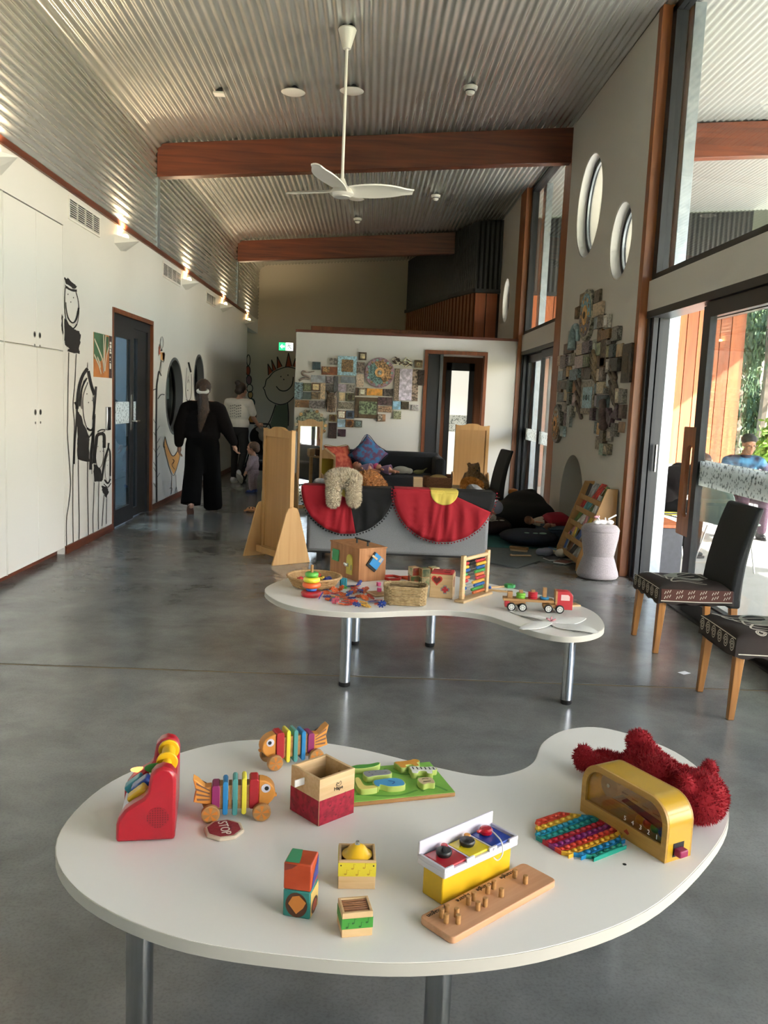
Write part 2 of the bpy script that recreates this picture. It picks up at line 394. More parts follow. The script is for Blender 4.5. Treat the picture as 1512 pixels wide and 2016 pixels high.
# rooms behind it
M_bluegrey = mat('blue_grey_paint', '#7d8a95', .7)
bh = B().bb(-6.5, -6.4, 8, 19.05, 0, 3.2).bb(-6.5, -2.86, 7.9, 8, 0, 3.2).bb(-6.5, -2.86, 8, 21.2, 3.2, 3.25).bb(-6.5, -2.86, 11.3, 11.4, 0, 3.2).bb(-6.5, -2.86, 19.0, 19.1, 0, 3.2).bb(-6.5, -6.4, 19.1, 20.75, 2.4, 3.2)
struct(bh.done('wall_rooms', M_bluegrey), 'walls of the dim rooms behind the left wall')
d6 = sempty('door_6', label='unseen exit, glazed to light the end of the side passage'); B().bb(-6.46, -6.4, 19.1, 19.17, 0, 2.4).bb(-6.46, -6.4, 20.68, 20.75, 0, 2.4).bb(-6.46, -6.4, 19.17, 20.68, 2.32, 2.4).done('door_frame', M_dark, d6); B().bb(-6.434, -6.428, 19.17, 20.68, .02, 2.32).done('pane', M_glass, d6)  # exit follows the sign's arrow; its glass is added to daylight the far wall
portal((-6.52, 19.92, 1.17), (0, R(-90), 0), 2.3, 1.5)
ofl = thing('added_office_light', 'flat ceiling light added to brighten the office behind the left door', 'ceiling light', (-4.4, 9.6, 3.2)); B().bb(-.3, .3, -.6, .6, -.03, 0).done('frame', M_white, ofl); B().bb(-.28, .28, -.58, .58, -.034, -.03).done('diffuser', mat('added_light_diffuser', '#eaf2ff', .5, emit='#e4eeff', es=22), ofl)  # unseen lamp, added so the office behind the glass looks lit
struct(B().bb(-2.86, -2.685, 19.1, 20.75, 2.95, 3.26).done('wall_left', M_white), 'white bulkhead over the side passage')

# door in the left wall
d1 = sempty('door_1')
B().bb(-2.84, WL + .004, 9.2, 9.245, 0, 2.35).bb(-2.84, WL + .012, 10.845, 10.89, 0, 2.35).bb(-2.84, WL + .012, 9.245, 10.845, 2.3, 2.35).done('door_frame', M_trimz, d1)
B().bb(-2.82, -2.704, 9.245, 9.31, 0, 2.3).bb(-2.82, -2.72, 10.74, 10.845, 0, 2.3).bb(-2.82, -2.72, 9.31, 10.74, 2.2, 2.3).done('inner_frame', M_dark, d1)
lf = B().bb(-2.745, -2.705, 9.31, 9.335, .02, 2.2).bb(-2.745, -2.705, 9.9, 10.05, .02, 2.2).bb(-2.745, -2.705, 9.335, 9.9, 2.06, 2.2).bb(-2.745, -2.705, 9.335, 9.9, .02, .2).done('door_leaf', M_dark, d1)
B().bb(-2.722, -2.716, 9.335, 9.9, .2, 2.06).done('pane', M_glassd, lf)
l2 = B().bb(-2.79, -2.745, 10.06, 10.16, .02, 2.2).bb(-2.79, -2.745, 10.36, 10.74, .02, 2.2).bb(-2.79, -2.745, 10.16, 10.36, 2.1, 2.2).bb(-2.79, -2.745, 10.16, 10.36, .02, .12).done('side_light', M_dark, d1)
B().bb(-2.771, -2.765, 10.16, 10.36, .12, 2.1).done('pane', M_glassd, l2)
M_frost = bpy.data.materials.new('frosted_pattern_film'); M_frost.use_nodes = True; t = M_frost.node_tree; t.nodes.clear()
_o = t.nodes.new('ShaderNodeOutputMaterial'); _a = t.nodes.new('ShaderNodeBsdfTranslucent'); _d = t.nodes.new('ShaderNodeBsdfDiffuse'); _m = t.nodes.new('ShaderNodeMixShader'); _m.inputs[0].default_value = .5
_n2 = t.nodes.new('ShaderNodeTexNoise'); _n2.inputs['Scale'].default_value = 38; _c = t.nodes.new('ShaderNodeTexCoord'); _r = t.nodes.new('ShaderNodeValToRGB'); _r.color_ramp.elements[0].position = .38; _r.color_ramp.elements[1].position = .46; _r.color_ramp.elements[0].color = lin('#9aa2a2'); _r.color_ramp.elements[1].color = lin('#eef2f2')
for _x, _y in ((_c.outputs['Object'], _n2.inputs['Vector']), (_n2.outputs['Fac'], _r.inputs[0]), (_r.outputs[0], _a.inputs[0]), (_r.outputs[0], _d.inputs[0]), (_a.outputs[0], _m.inputs[1]), (_d.outputs[0], _m.inputs[2]), (_m.outputs[0], _o.inputs[0])): t.links.new(_x, _y)
B().bb(-2.7155, -2.714, 9.335, 9.9, 1.13, 1.37).done('frosted_band', M_frost, lf)
B().bb(-2.764, -2.762, 10.16, 10.36, 1.15, 1.37).done('frosted_band', M_frost, l2)
M_chrome = mat('brushed_chrome', '#c8cacb', .25, 1.)
hd = B().bb(-2.705, -2.698, 9.95, 10.0, 1.05, 1.45).cyl((-2.7, 9.975, 1.15), (-2.65, 9.975, 1.15), .011).cyl((-2.65, 9.975, 1.15), (-2.65, 10.1, 1.15), .011); hd.done('door_handle', M_chrome, lf)
# keypad
kp = thing('keypad', 'small silver and black keypad beside the left door frame', 'keypad', (WL, 9.02, 1.2))
B().bb(0, .025, -.06, .06, -.12, .12).done('body', M_chrome, kp, bevel=.006)
B().bb(.02, .029, -.01, .045, -.1, .1).done('key_panel', M_darkmat, kp)
# round windows
for k, (cy, cz, r) in enumerate((C1, C2)):
    wn = sempty('window_%d' % (k + 1))
    B().prism(circ(cy, cz, r + .002, 48), -2.84, WL + .006, MX_YZ, [circ(cy, cz, r - .035, 48)]).done('window_frame', mat('grey_ring', '#5c6062', .5), wn)
    B().prism(circ(cy, cz, r - .035, 48), -2.80, -2.79, MX_YZ, [circ(cy, cz, r - .075, 48)]).done('window_rim', M_dark, wn)
    B().prism(circ(cy, cz, r - .035, 48), -2.812, -2.806, MX_YZ).done('pane', M_glassd, wn)
for k, (y, z, h) in enumerate(((11.85, 1.12, .27), (12.0, 1.3, .24), (11.88, 1.42, .14), (12.24, 1.55, .3))):
    o = B().bb(-2.826, -2.825, y - .1, y + .1, z - h / 2, z + h / 2).done('paper_sheet', mat('paper', '#d9dbe0', .8, emit=None)); tag(o, 'white paper sheet stuck inside the large round window, %s' % ('lowest', 'second lowest', 'second highest', 'highest')[k], 'paper', 'papers in the round window')

# ---- built-in cabinets
def cabinet(y0, y1, label):
    t_ = thing('storage_cabinet', label, 'cabinet', (WL, y0, 0)); w_ = (y1 - y0) / 2
    B().bb(-.5, -.03, 0, y1 - y0, .06, 2.885).done('body', M_cabw, t_)
    B().bb(-.5, -.07, 0, y1 - y0, 0, .06).done('kick_board', M_trim, t_)
    B().bb(-.03, 0, y1 - y0 - .012, y1 - y0, .06, 2.885).done('end_strip', M_cabw, t_)
    for i in range(2):
        for za, zb, hz in ((.065, 1.81, 1.29), (1.82, 2.88, 1.91)):
            ya = i * w_ + .003; yb = (i + 1) * w_ - (.003 if i == 0 else .016)
            d_ = B().bb(-.022, 0, ya, yb, za, zb).done('door', M_cabw, t_, bevel=.002)
            hy = (w_ - .055) if i == 0 else (w_ + .055)
            h_ = B().prism(circ(hy, hz, .024, 24), 0, .004, MX_YZ, [circ(hy, hz, .016, 24)]).done('pull_ring', M_chrome, d_)
            B().prism(circ(hy, hz, .017, 24), -.001, .002, MX_YZ).done('finger_hole', mat('black_hole', '#0b0b0c', .8), d_)
            B().prism(circ(hy + .0, hz - .085, .011, 16), 0, .004, MX_YZ).done('lock', M_chrome, d_)
    return t_
cabinet(6.52, 7.76, 'tall white built-in cabinet beside the drawn figures')
cabinet(5.275, 6.515, 'tall white built-in cabinet cut off by the left picture edge')

# ---- back wall and far passage
struct(B().bb(-6.5, 2.6, 20.75, 20.9, 0, 4.95).done('wall_back', M_warmwall))
struct(B().bb(-2.69, .85, 20.735, 20.75, 0, .09).done('baseboard_back', mat('dark_skirting', '#2b2522', .6)))

# ---- white partition with a doorway
PYF = 14.07
pa = B().prism([(-1.205, 0), (.91, 0), (.91, 2.3), (1.83, 2.3), (1.83, 0), (2.35, 0), (2.35, 2.535), (-1.205, 2.535)], 0, .14, Matrix.Translation((0, PYF + .14, 0)) @ MX_XZ).done('wall_partition', M_white); struct(pa)
struct(B().bb(-1.215, 2.36, PYF - .02, PYF + .16, 2.535, 2.575).done('trim_8', wood('merbau_trim_x', '#6e3a26', '#4c2416', 'X', 4, .45)), 'timber capping on the white partition')
d2 = sempty('door_2')
B().bb(.865, .915, PYF - .03, PYF + .17, 0, 2.34).bb(1.825, 1.875, PYF - .03, PYF + .17, 0, 2.34).bb(.915, 1.825, PYF - .03, PYF + .17, 2.285, 2.34).done('door_frame', M_trimz, d2)
B().bb(.93, 1.12, PYF + .06, PYF + .1, 0, 2.28).done('sliding_leaf', M_darkmat, d2)
B().bb(1.12, 1.17, PYF + .04, PYF + .12, 0, 2.28).done('leaf_edge', mat('grey_aluminium', '#55575a', .4, .4), d2)
struct(B().bb(-1.2, 2.35, 17.3, 17.4, 0, 2.9).done('wall_inner', wood('timber_panel', '#7a4a2a', '#583118', 'Z', 2, .5)), 'timber wall of the room behind the partition')
d3 = sempty('door_3')
B().bb(1.5, 1.6, 17.2, 17.3, 0, 2.3).bb(1.95, 2.05, 17.2, 17.3, 0, 2.3).bb(1.5, 2.05, 17.2, 17.3, 2.15, 2.3).done('door_frame', M_dark, d3)
B().bb(1.6, 1.95, 17.25, 17.27, .1, 2.15).done('pane', mat('frosted_glow_glass', '#d9d6c9', .3, emit='#d9d6c9', es=.25), d3)  # pane glows faintly by itself, in place of light from behind
B().bb(1.6, 1.95, 17.243, 17.249, .95, 1.28).done('frosted_band', M_frost, d3)
struct(B().bb(-1.2, 2.35, PYF + .14, 17.3, 2.42, 2.5).done('ceiling', M_white), 'white ceiling of the room behind the partition')
struct(B().bb(-1.2, -1.1, PYF + .14, 17.3, 0, 2.42).done('wall_inner', M_white), 'side wall of the room behind the partition')
dl = thing('downlight', 'round recessed downlight in the ceiling behind the partition door', 'downlight', (1.35, 15.6, 2.42)); B().lathe([(.05, -.004), (.065, -.004), (.065, 0), (.05, 0)]).done('rim', M_white, dl); B().cyl((0, 0, -.003), (0, 0, 0), .05).done('lens', mat('downlight_lens', '#fff3dd', .4, emit='#fff0d8', es=12), dl)
_l = bpy.data.lights.new('downlight_lamp', 'SPOT'); _l.energy = 40; _l.color = (1, .9, .75); _l.spot_size = R(140); _l.spot_blend = .6; _l.shadow_soft_size = .05; _lo = bpy.data.objects.new('downlight_lamp', _l); COL.objects.link(_lo); _lo.parent = dl; _lo.location = (0, 0, -.02)
sw = thing('light_switch', 'white light switch panel inside the partition doorway', 'switch', (1.31, 17.29, 1.18)); B().bb(-.04, .04, -.012, 0, -.12, .12).done('plate', M_white, sw, bevel=.004); B().bb(-.015, .015, -.02, -.012, -.03, .03).done('rocker', M_cabw, sw)

# ---- dark clad box that cuts through the roof behind the partition, timber boards below; it runs on outside
M_clad = mat('black_cladding', '#24272b', .45, .2)
def corr_wall(p0, p1, z0, z1, name, m, parent, amp=.012, pitch=.09, per=6):
    p0 = Vector(p0); p1 = Vector(p1); d = (p1 - p0); L = d.length; d.normalize(); nrm = Vector((d.y, -d.x)); n = int(L / pitch * per); b = B(); prev = None
    for i in range(n + 1):
        s = L * i / n; q = p0 + d * s + nrm * amp * sin(2 * pi * s / pitch)
        za = z1(q.x) if callable(z1) else z1
        cur = (b.bm.verts.new((q.x, q.y, z0)), b.bm.verts.new((q.x, q.y, za)))
        if prev: b.bm.faces.new((prev[0], cur[0], cur[1], prev[1]))
        prev = cur
    return b.done(name, m, parent, ang=80)
bx = sempty('wall_box', label='dark clad volume with timber boards below')
path = [(.79, 20.75), (1.53, 17.5), (1.885, 16.4), (6.95, 16.4)]
for a, c in zip(path, path[1:]): corr_wall(a, c, 3.6, lambda x: zc(x) - .02, 'cladding_sheet', M_clad, bx)
for a, c in zip(path, path[1:]):
    a = Vector(a); c = Vector(c); d = (c - a); L = d.length; d.normalize(); ang = math.atan2(d.y, d.x)
    B().box((L / 2, -.015, 3.6), (L, .07, .07)).done('sill_flashing', M_clad, bx, loc=(a.x, a.y, 0), rot=ang)
    outside = a.x > 1.8
    wd = .21 if outside else .16; n = int(L / wd); proto = None
    zb = 0 if outside else 2.56; B().box((L / 2, .035, (zb + 3.56) / 2), (L, .03, 3.56 - zb)).done('backing', mat('dark_backing', '#2c1a12', .7), bx, loc=(a.x, a.y, 0), rot=ang) if not outside else B().bb(.82, L, .02, .05, 0, 3.56).bb(0, .465, .02, .05, 2.56, 3.56).done('backing', mat('dark_backing', '#2c1a12', .7), bx, loc=(a.x, a.y, 0), rot=ang)
    for i in range(n):
        if outside and 2.2 < a.x + i * wd < 2.7: continue
        loc = (a.x + d.x * (i + .5) * L / n, a.y + d.y * (i + .5) * L / n, 0)
        if outside and loc[0] < 2.4: B().box((0, 0, 3.06), (L / n * .93, .04, 1.0)).done('board', M_cedar2, bx, loc=loc, rot=ang); continue
        if proto is None: proto = B().box((0, 0, (zb + 3.56) / 2), (L / n * (.93 if outside else .6), .04, 3.56 - zb)).done('board', M_cedar if outside else M_batten, bx, loc=loc, rot=ang)
        else: inst(proto, bx, loc, ang, m=(M_cedar2 if (outside and i % 3 == 1) else None))
B().bb(6.9, 7.0, 16.38, 24, 0, 3.56).done('corner_board', M_cedar2, bx)

# ---- right wall: white bays, posts, clerestory windows, sliding doors
WR = 2.35
arch = [(9.8 + .56, 0)] + [(9.8 + .56 * cos(a), .42 + .56 * sin(a)) for a in [pi * i / 20 for i in range(21)]] + [(9.8 - .56, 0)]
wr_out = [(7.8, 0)] + arch[::-1] + [(10.95, 0), (10.95, zc(WR) - .01), (7.8, zc(WR) - .01)]
PH = [(9.91, 3.74, .555), (8.53, 3.12, .365), (15.64, 3.355, .385)]
M_wallr = mat('wall_paint_right', '#d2cec5', .65)
struct(B().prism(wr_out, WR, WR + .27, MX_YZ, [circ(*PH[0], 48), circ(*PH[1], 48)]).done('wall_right', M_wallr))
ni = B().prism([(p[0], p[1]) for p in arch], WR + .27, WR + .3, MX_YZ); struct(ni.done('wall_right', mat('niche_paint', '#b9b3a8', .7)), 'back of the low arched niche in the right wall')
struct(B().prism([(14.55, 0), (20.75, 0), (20.75, zc(WR) - .01), (14.55, zc(WR) - .01)], WR, WR + .27, MX_YZ, [circ(*PH[2], 48)]).done('wall_right', M_wallr), 'far white bay of the right wall')
for k, (cy, cz, r) in enumerate(PH):
    wn = sempty('window_%d' % (k + 3))
    B().prism(circ(cy, cz, r + .0, 48), WR + .005, WR + .1, MX_YZ, [circ(cy, cz, r - .012, 48)]).done('window_reveal', mat('gloss_white', '#f0efec', .3), wn)
    B().prism(circ(cy, cz, r + .002, 48), WR + .1, WR + .15, MX_YZ, [circ(cy, cz, r - .05, 48)]).done('window_frame', M_dark, wn)
    B().prism(circ(cy, cz, r - .05, 48), WR + .105, WR + .125, MX_YZ, [circ(cy, cz, r - .075, 48)]).done('window_rim', M_galv, wn)
    B().prism(circ(cy, cz, r - .05, 48), WR + .13, WR + .136, MX_YZ).done('pane', M_glass, wn)
for k, (y0, y1, x1, zt) in enumerate(((7.72, 7.82, 2.46, zc(2.4)), (10.93, 11.29, 2.5, zc(2.4) - .4), (14.05, 14.57, 2.5, zc(2.4)))):
    struct(B().bb(WR - .004 if k else WR - .006, x1, y0, y1, 0, zt).done('trim_%d' % (9 + k), M_post, bevel=.004), 'timber post %s' % ('at the near end of the tiled bay', 'at the far end of the tiled bay under the beam', 'at the partition corner')[k])
# white bands
for y0, y1 in ((-1.2, 7.72), (11.29, 14.06)): struct(B().bb(2.41, 2.55, y0, y1, 2.375, 2.635).done('wall_right', M_wallr), 'white band between doors and high windows')
def highwin(n, y0, y1, mull):
    wn = sempty('window_%d' % n); zt = zc(2.45) - .03
    B().bb(2.43, 2.53, y0, y1, 2.635, 2.69).bb(2.43, 2.53, y0, y1, zt - .06, zt).bb(2.43, 2.53, y1 - .11, y1, 2.69, zt).bb(2.43, 2.53, y0, y0 + .06, 2.69, zt).done('window_frame', M_dark, wn)
    ys = [y0 + .06] + mull + [y1 - .11]
    for a, c in zip(ys, ys[1:]): B().bb(2.477, 2.483, a, c, 2.69, zt - .06).done('pane', M_glass, wn)
    for m_ in mull: B().bb(2.44, 2.52, m_ - .03, m_ + .03, 2.69, zt - .06).done('mullion', M_dark, wn)
highwin(6, -1.2, 7.72, [.6, 2.4, 4.2]); highwin(7, 11.29, 14.05, [])
for y in (7.81, 13.9): struct(B().bb(2.6, 2.7, y - .13, y + .1, 0, zc(2.6)).done('trim_12', M_galv, bevel=.004), 'galvanised steel column outside the glass')
def doorset(n, y0, y1, leaves, xs):
    dn = sempty('door_%d' % n)
    B().bb(2.41, 2.6, y0, y1, 2.315, 2.375).bb(2.41, 2.6, y0, y1, -.03, .012).bb(2.42, 2.6, y1 - .06, y1, 0, 2.315).done('door_frame', M_dark, dn)
    B().bb(2.44, 2.48, y1 - .12, y1 - .06, .012, 2.315).bb(2.5, 2.53, y1 - .1, y1 - .06, .012, 2.315).done('jamb_channel', mat('slate_aluminium', '#22252a', .45, .3), dn)
    for (a, c), x in zip(leaves, xs):
        st = .085
        l_ = B().bb(x - .025, x + .025, a, a + st, .015, 2.31).bb(x - .025, x + .025, c - st, c, .015, 2.31).bb(x - .025, x + .025, a + st, c - st, 2.2, 2.31).bb(x - .025, x + .025, a + st, c - st, .015, .13).done('door_leaf', M_dark, dn)
        B().bb(x - .003, x + .003, a + st, c - st, .13, 2.2).done('pane', M_glass, l_)
        B().bb(x - .006, x - .004, a + st, c - st, .98, 1.16).done('frosted_band', M_frost, l_)
    return dn
dR = doorset(4, -1.2, 7.72, [(4.95, 6.66), (3.3, 6.4), (1.3, 3.36), (-1.2, 1.36)], [2.54, 2.46, 2.54, 2.46])
struct(B().bb(2.41, 2.6, -4.5, -1.2, 0, zc(2.41) - .01).done('wall_right', M_wallr), 'solid right wall added beside and behind the camera to limit light')  # unseen wall put in to hold back light on the near table and floor
hp = rrect(.33, .86, .02, 3)
B().prism(rrect(.3, .84, .015, 3, 0, 0), -.017, .017, MX_YZ, [rrect(.12, .56, .05, 5, 0, 0)]).done('pull_handle', wood('handle_timber', '#b3744a', '#925a35', 'Z', 5, .4), dR, loc=(2.49, 6.6, .98), bevel=.006)
B().bb(2.535, 2.545, 7.55, 7.6, .98, 1.22).done('lock_plate', M_chrome, dR)
doorset(5, 11.29, 14.06, [(11.35, 12.5), (12.25, 14.0)], [2.46, 2.54])

# ---- unseen wall behind the camera, its window kept small to darken the foreground
struct(B().bb(-2.86, 2.6, -4.6, -4.5, 0, .25).bb(-2.86, 2.6, -4.6, -4.5, 2.5, 4.85).bb(-2.86, .0, -4.6, -4.5, .25, 2.5).bb(2.2, 2.6, -4.6, -4.5, .25, 2.5).done('wall_front', M_white))
wf = sempty('window_8'); B().bb(.75, .81, -4.6, -4.5, .25, 2.5).done('window_frame', M_dark, wf)
for x0, x1 in ((0, .75), (.81, 2.2)): B().bb(x0, x1, -4.553, -4.547, .25, 2.5).done('pane', M_glass, wf)
portal((1.1, -4.62, 1.4), (R(-90), 0, 0), 2.2, 2.25)
portal((2.62, 3.26, 1.17), (0, R(90), 0), 2.3, 8.9); portal((2.62, 3.26, 3.75), (0, R(90), 0), 2.3, 8.9)
portal((2.62, 12.67, 1.17), (0, R(90), 0), 2.3, 2.75); portal((2.62, 12.67, 3.75), (0, R(90), 0), 2.3, 2.75)
# ================================================================== LEFT WALL: drawings, vents, lamps
M_ink = mat('black_vinyl', '#1b1a19', .6)
M_thin = mat('grey_ink', '#3a3a38', .6)
def draw(label, strokes=(), fills=(), f=None, name='wall_drawing', group=None, thin=()):
    """a flat vinyl drawing: strokes=[(pts,width)], fills=[(pts,material,name)] in a zoom frame, f maps to the wall"""
    t_ = thing(name, label, 'drawing', group=group)
    if strokes:
        b = B()
        for pts, wd in strokes:
            if len(pts) > 2: pts = spline(pts, 5)
            wd_ = wd if not isinstance(wd, (list, tuple)) else [wd[0] + (wd[1] - wd[0]) * i / (len(pts) - 1) for i in range(len(pts))]
            ribbon(b, pts, wd_, lambda u, v: f(u, v, .004))
        b.done('ink_lines', M_ink, t_, smooth=False)
    for pts, m, nm in fills:
        b = B(); vs = [Vector((p[0], p[1], 0)) for p in pts]; bv = [b.bm.verts.new(f(p[0], p[1], .0025)) for p in pts]
        for tr in tessellate_polygon([vs]):
            try: b.bm.faces.new([bv[i] for i in tr])
            except Exception: pass
        b.done(nm.replace('dots', 'dot'), m, t_, smooth=False)
    return t_
def wall5(u, v, h=.003): return PX(110 + u / 7.2, 520 + v / 7.2, WL + h)
def wall6(u, v, h=.003): return PX(110 + u / 7.2, 740 + v / 7.2, WL + h)
def wall9(u, v, h=.003): return PX(300 + u / 5.6, 640 + v / 5.6, WL + h)
def back4(u, v, h=.003): return PY(310 + u / 4.877, 660 + v / 4.877, 20.748 - h)
def dot(x, y, r, ry=None): return circ(x, y, r, 10, ry or r * 1.6)
jag = lambda pts, a=7, seed=1: [(p[0] + random.Random(seed * 99 + i).uniform(-a, a), p[1] + random.Random(seed * 77 + i).uniform(-a, a)) for i, p in enumerate(pts)]
def dense(pts, n=4):
    o = []
    for i in range(len(pts)):
        a, c = pts[i], pts[(i + 1) % len(pts)]
        for k in range(n): o.append((a[0] + (c[0] - a[0]) * k / n, a[1] + (c[1] - a[1]) * k / n))
    return o
# tall figure with a hat
draw('tall black line figure with hat and very long legs beside the cabinets', [
    ([(135, 330), (128, 480), (128, 650), (150, 790), (200, 880), (250, 905), (300, 850), (325, 720), (328, 600), (310, 480), (285, 395)], 9),
    ([(142, 540), (150, 650), (180, 770), (238, 832), (290, 780), (326, 620)], [10, 26]), ([(200, 880), (250, 912), (300, 850)], 18),
    ([(185, 1250), (175, 1700), (170, 2200), (165, 2400), (195, 2830), (210, 3130), (180, 3430), (152, 3640), (155, 4080)], 9),
    ([(290, 1270), (270, 1700), (245, 2000), (265, 2290), (245, 2880), (243, 3600), (250, 4020)], 9)],
    [(jag(dense([(120, 175), (150, 212), (172, 180), (200, 240), (270, 285), (295, 318), (290, 345), (240, 340), (150, 285), (130, 245)])), M_ink, 'solid_ink'),
     (jag(dense([(125, 285), (150, 310), (200, 345), (300, 365), (300, 390), (240, 392), (180, 365), (140, 335)]), 4), M_ink, 'solid_ink'),
     (jag(dense([(122, 765), (150, 792), (200, 870), (245, 912), (330, 955), (350, 1000), (345, 1130), (322, 1200), (338, 1225), (335, 1275), (160, 1235), (165, 1210), (195, 1200), (140, 1150), (122, 1080)], 5), 6), M_ink, 'solid_ink'),
     (jag(dense([(82, 700), (104, 760), (106, 1070), (82, 900)], 6), 7, 3), M_ink, 'solid_ink'),
     (dot(172, 428, 7), M_thin, 'dots'), (dot(250, 475, 7), M_thin, 'dots'), (dot(212, 537, 7), M_thin, 'dots')], wall5)
draw('black line girl with long pointed hair below the poster', [
    ([(450, -104), (380, 0), (330, 170), (310, 350), (300, 470)], 44), ([(460, -70), (500, 120), (548, 270)], 42), ([(570, 150), (560, 300), (545, 480), (530, 620)], 30),
    ([(545, 560), (530, 850), (500, 1100), (490, 1330)], 38), ([(270, 370), (300, 470), (290, 700), (270, 900), (262, 1100), (258, 1250)], 26),
    ([(440, 30), (380, 150), (350, 300), (340, 430)], 24), ([(400, 60), (370, 200), (365, 470)], 8), ([(560, 540), (545, 760), (510, 1000), (512, 1390)], 8), ([(448, -190), (450, -100)], 6),
    ([(455, 90), (390, 280), (385, 450), (400, 600), (440, 730), (490, 765), (530, 700), (540, 480), (528, 300)], 10), ([(440, 740), (490, 772), (535, 750)], 28), ([(475, 870), (515, 810), (530, 760)], 18),
    ([(320, 1190), (325, 1600), (332, 2016), (330, 2380)], 10), ([(455, 1220), (450, 1500), (460, 2016), (462, 2310)], 10)],
    [(jag(dense([(305, 480), (360, 580), (400, 700), (475, 860), (472, 900), (475, 1220), (310, 1185), (300, 1050), (312, 900), (300, 700)], 5), 6), M_ink, 'solid_ink'),
     (dot(440, 255, 7), M_thin, 'dots'), (dot(463, 378, 7), M_thin, 'dots'), (dot(515, 350, 6), M_thin, 'dots')], wall6)
draw('black line child with curly fringe, third of the drawn family', [
    ([(545, 1240), (552, 1100), (572, 950), (585, 850), (640, 820), (685, 850), (684, 1020)], 44), ([(590, 795), (640, 765), (702, 765)], 20), ([(588, 810), (650, 800), (700, 780)], 10),
    ([(590, 900), (572, 1000), (565, 1130), (580, 1260), (620, 1305), (660, 1240), (680, 1100), (665, 920)], 8), ([(530, 700), (540, 900), (520, 1250)], 12),
    ([(545, 1510), (535, 1800), (528, 2016), (530, 2240)], 8), ([(612, 1500), (605, 1800), (604, 2016), (606, 2180)], 8)],
    [(jag(dense([(535, 1250), (565, 1262), (620, 1310), (640, 1330), (650, 1500), (540, 1500)], 5), 6), M_ink, 'solid_ink'),
     (dot(597, 1000, 5), M_thin, 'dots'), (dot(630, 1072, 5), M_thin, 'dots'), (dot(668, 1068, 5), M_thin, 'dots')], wall6)
draw('smallest black line child, next to the door frame', [
    ([(752, 950), (745, 1020), (770, 1100), (772, 1420)], 22), ([(745, 1020), (692, 1200), (650, 1480)], 28), ([(740, 1110), (705, 1220), (700, 1400), (735, 1510), (770, 1420), (765, 1200)], 6),
    ([(690, 1470), (735, 1525), (775, 1460)], 22), ([(680, 1530), (735, 1580), (780, 1520)], 12), ([(685, 1690), (670, 1900), (655, 2100), (650, 2130)], 8), ([(722, 1740), (718, 2000), (716, 2100)], 8)],
    [(jag(dense([(645, 1550), (690, 1570), (745, 1600), (745, 1660), (722, 1740), (680, 1680), (655, 1620)], 4), 7), M_ink, 'solid_ink'),
     (dot(720, 1205, 4), M_thin, 'dots'), (dot(742, 1195, 4), M_thin, 'dots'), (dot(730, 1268, 4), M_thin, 'dots')], wall6)
M_or = mat('orange_vinyl', '#e2a765', .6); M_rd = mat('coral_vinyl', '#cf7155', .6); M_wv = mat('white_vinyl', '#e9e6df', .6)
draw('thin figure with a bow standing on a spiky black stem right of the door', [
    ([(60, 590), (48, 680), (45, 900), (42, 1200), (45, 1500), (48, 1985)], 18), ([(60, 590), (72, 510), (98, 560)], 14), ([(92, 400), (78, 520)], 4), ([(100, 400), (92, 520)], 4), ([(60, 815), (95, 768), (135, 768)], 10), ([(40, 705), (12, 715), (-8, 745)], 10),
    ([(98, 130), (88, 200), (98, 265), (118, 230), (120, 160), (106, 125)], 4), ([(96, 270), (104, 285)], 22), ([(68, 340), (78, 215)], 5), ([(90, 385), (125, 405), (136, 330), (128, 300)], 6)]
    + [([(46, y), (46 + s * 34, y - 60)], 5) for y, s in ((1170, 1), (1100, -1), (1310, 1), (1240, -1), (1390, 1), (1470, 1), (1420, -1), (1570, -1), (1690, 1), (1630, -1), (1800, -1))],
    [([(68, 240), (85, 225), (90, 320), (66, 330)], M_rd, 'coral_fill'), ([(92, 300), (130, 300), (136, 370), (120, 395), (90, 380)], M_or, 'orange_fill'), ([(108, 310), (134, 305), (134, 370), (118, 385)], M_rd, 'coral_fill')], wall9)
draw('orange line chicken below the large round window', [
    ([(140, 1230), (170, 1340), (210, 1430), (240, 1440), (270, 1400), (290, 1345)], 9), ([(140, 1232), (128, 1330), (150, 1430), (190, 1580), (230, 1660), (262, 1600), (300, 1460), (303, 1390)], 5), ([(128, 1290), (125, 1345), (140, 1345)], 7),
    ([(215, 1660), (208, 1790)], 4), ([(258, 1650), (265, 1790)], 4), ([(190, 1800), (215, 1800), (205, 1865)], 7), ([(265, 1780), (250, 1850), (270, 1860), (266, 1790)], 5), ([(225, 1480), (240, 1500), (215, 1540), (245, 1590)], 5), ([(275, 1235), (272, 1320)], 4)],
    [([(140, 1240), (170, 1345), (210, 1435), (240, 1448), (272, 1408), (292, 1350), (302, 1390), (298, 1460), (262, 1595), (232, 1645), (195, 1570), (155, 1430), (132, 1330)], M_or, 'orange_fill')], wall9)
draw('pale oval face with a black tuft between the two round windows', [
    ([(398, 410), (410, 460), (425, 520)], 20), ([(380, 470), (372, 600), (370, 760), (395, 835), (425, 790), (436, 680), (430, 540)], 4), ([(372, 820), (395, 838), (410, 820)], 7), ([(395, 560), (390, 640), (400, 600), (412, 640)], 3)],
    [(dot(390, 720, 5), M_thin, 'dots')], wall9)
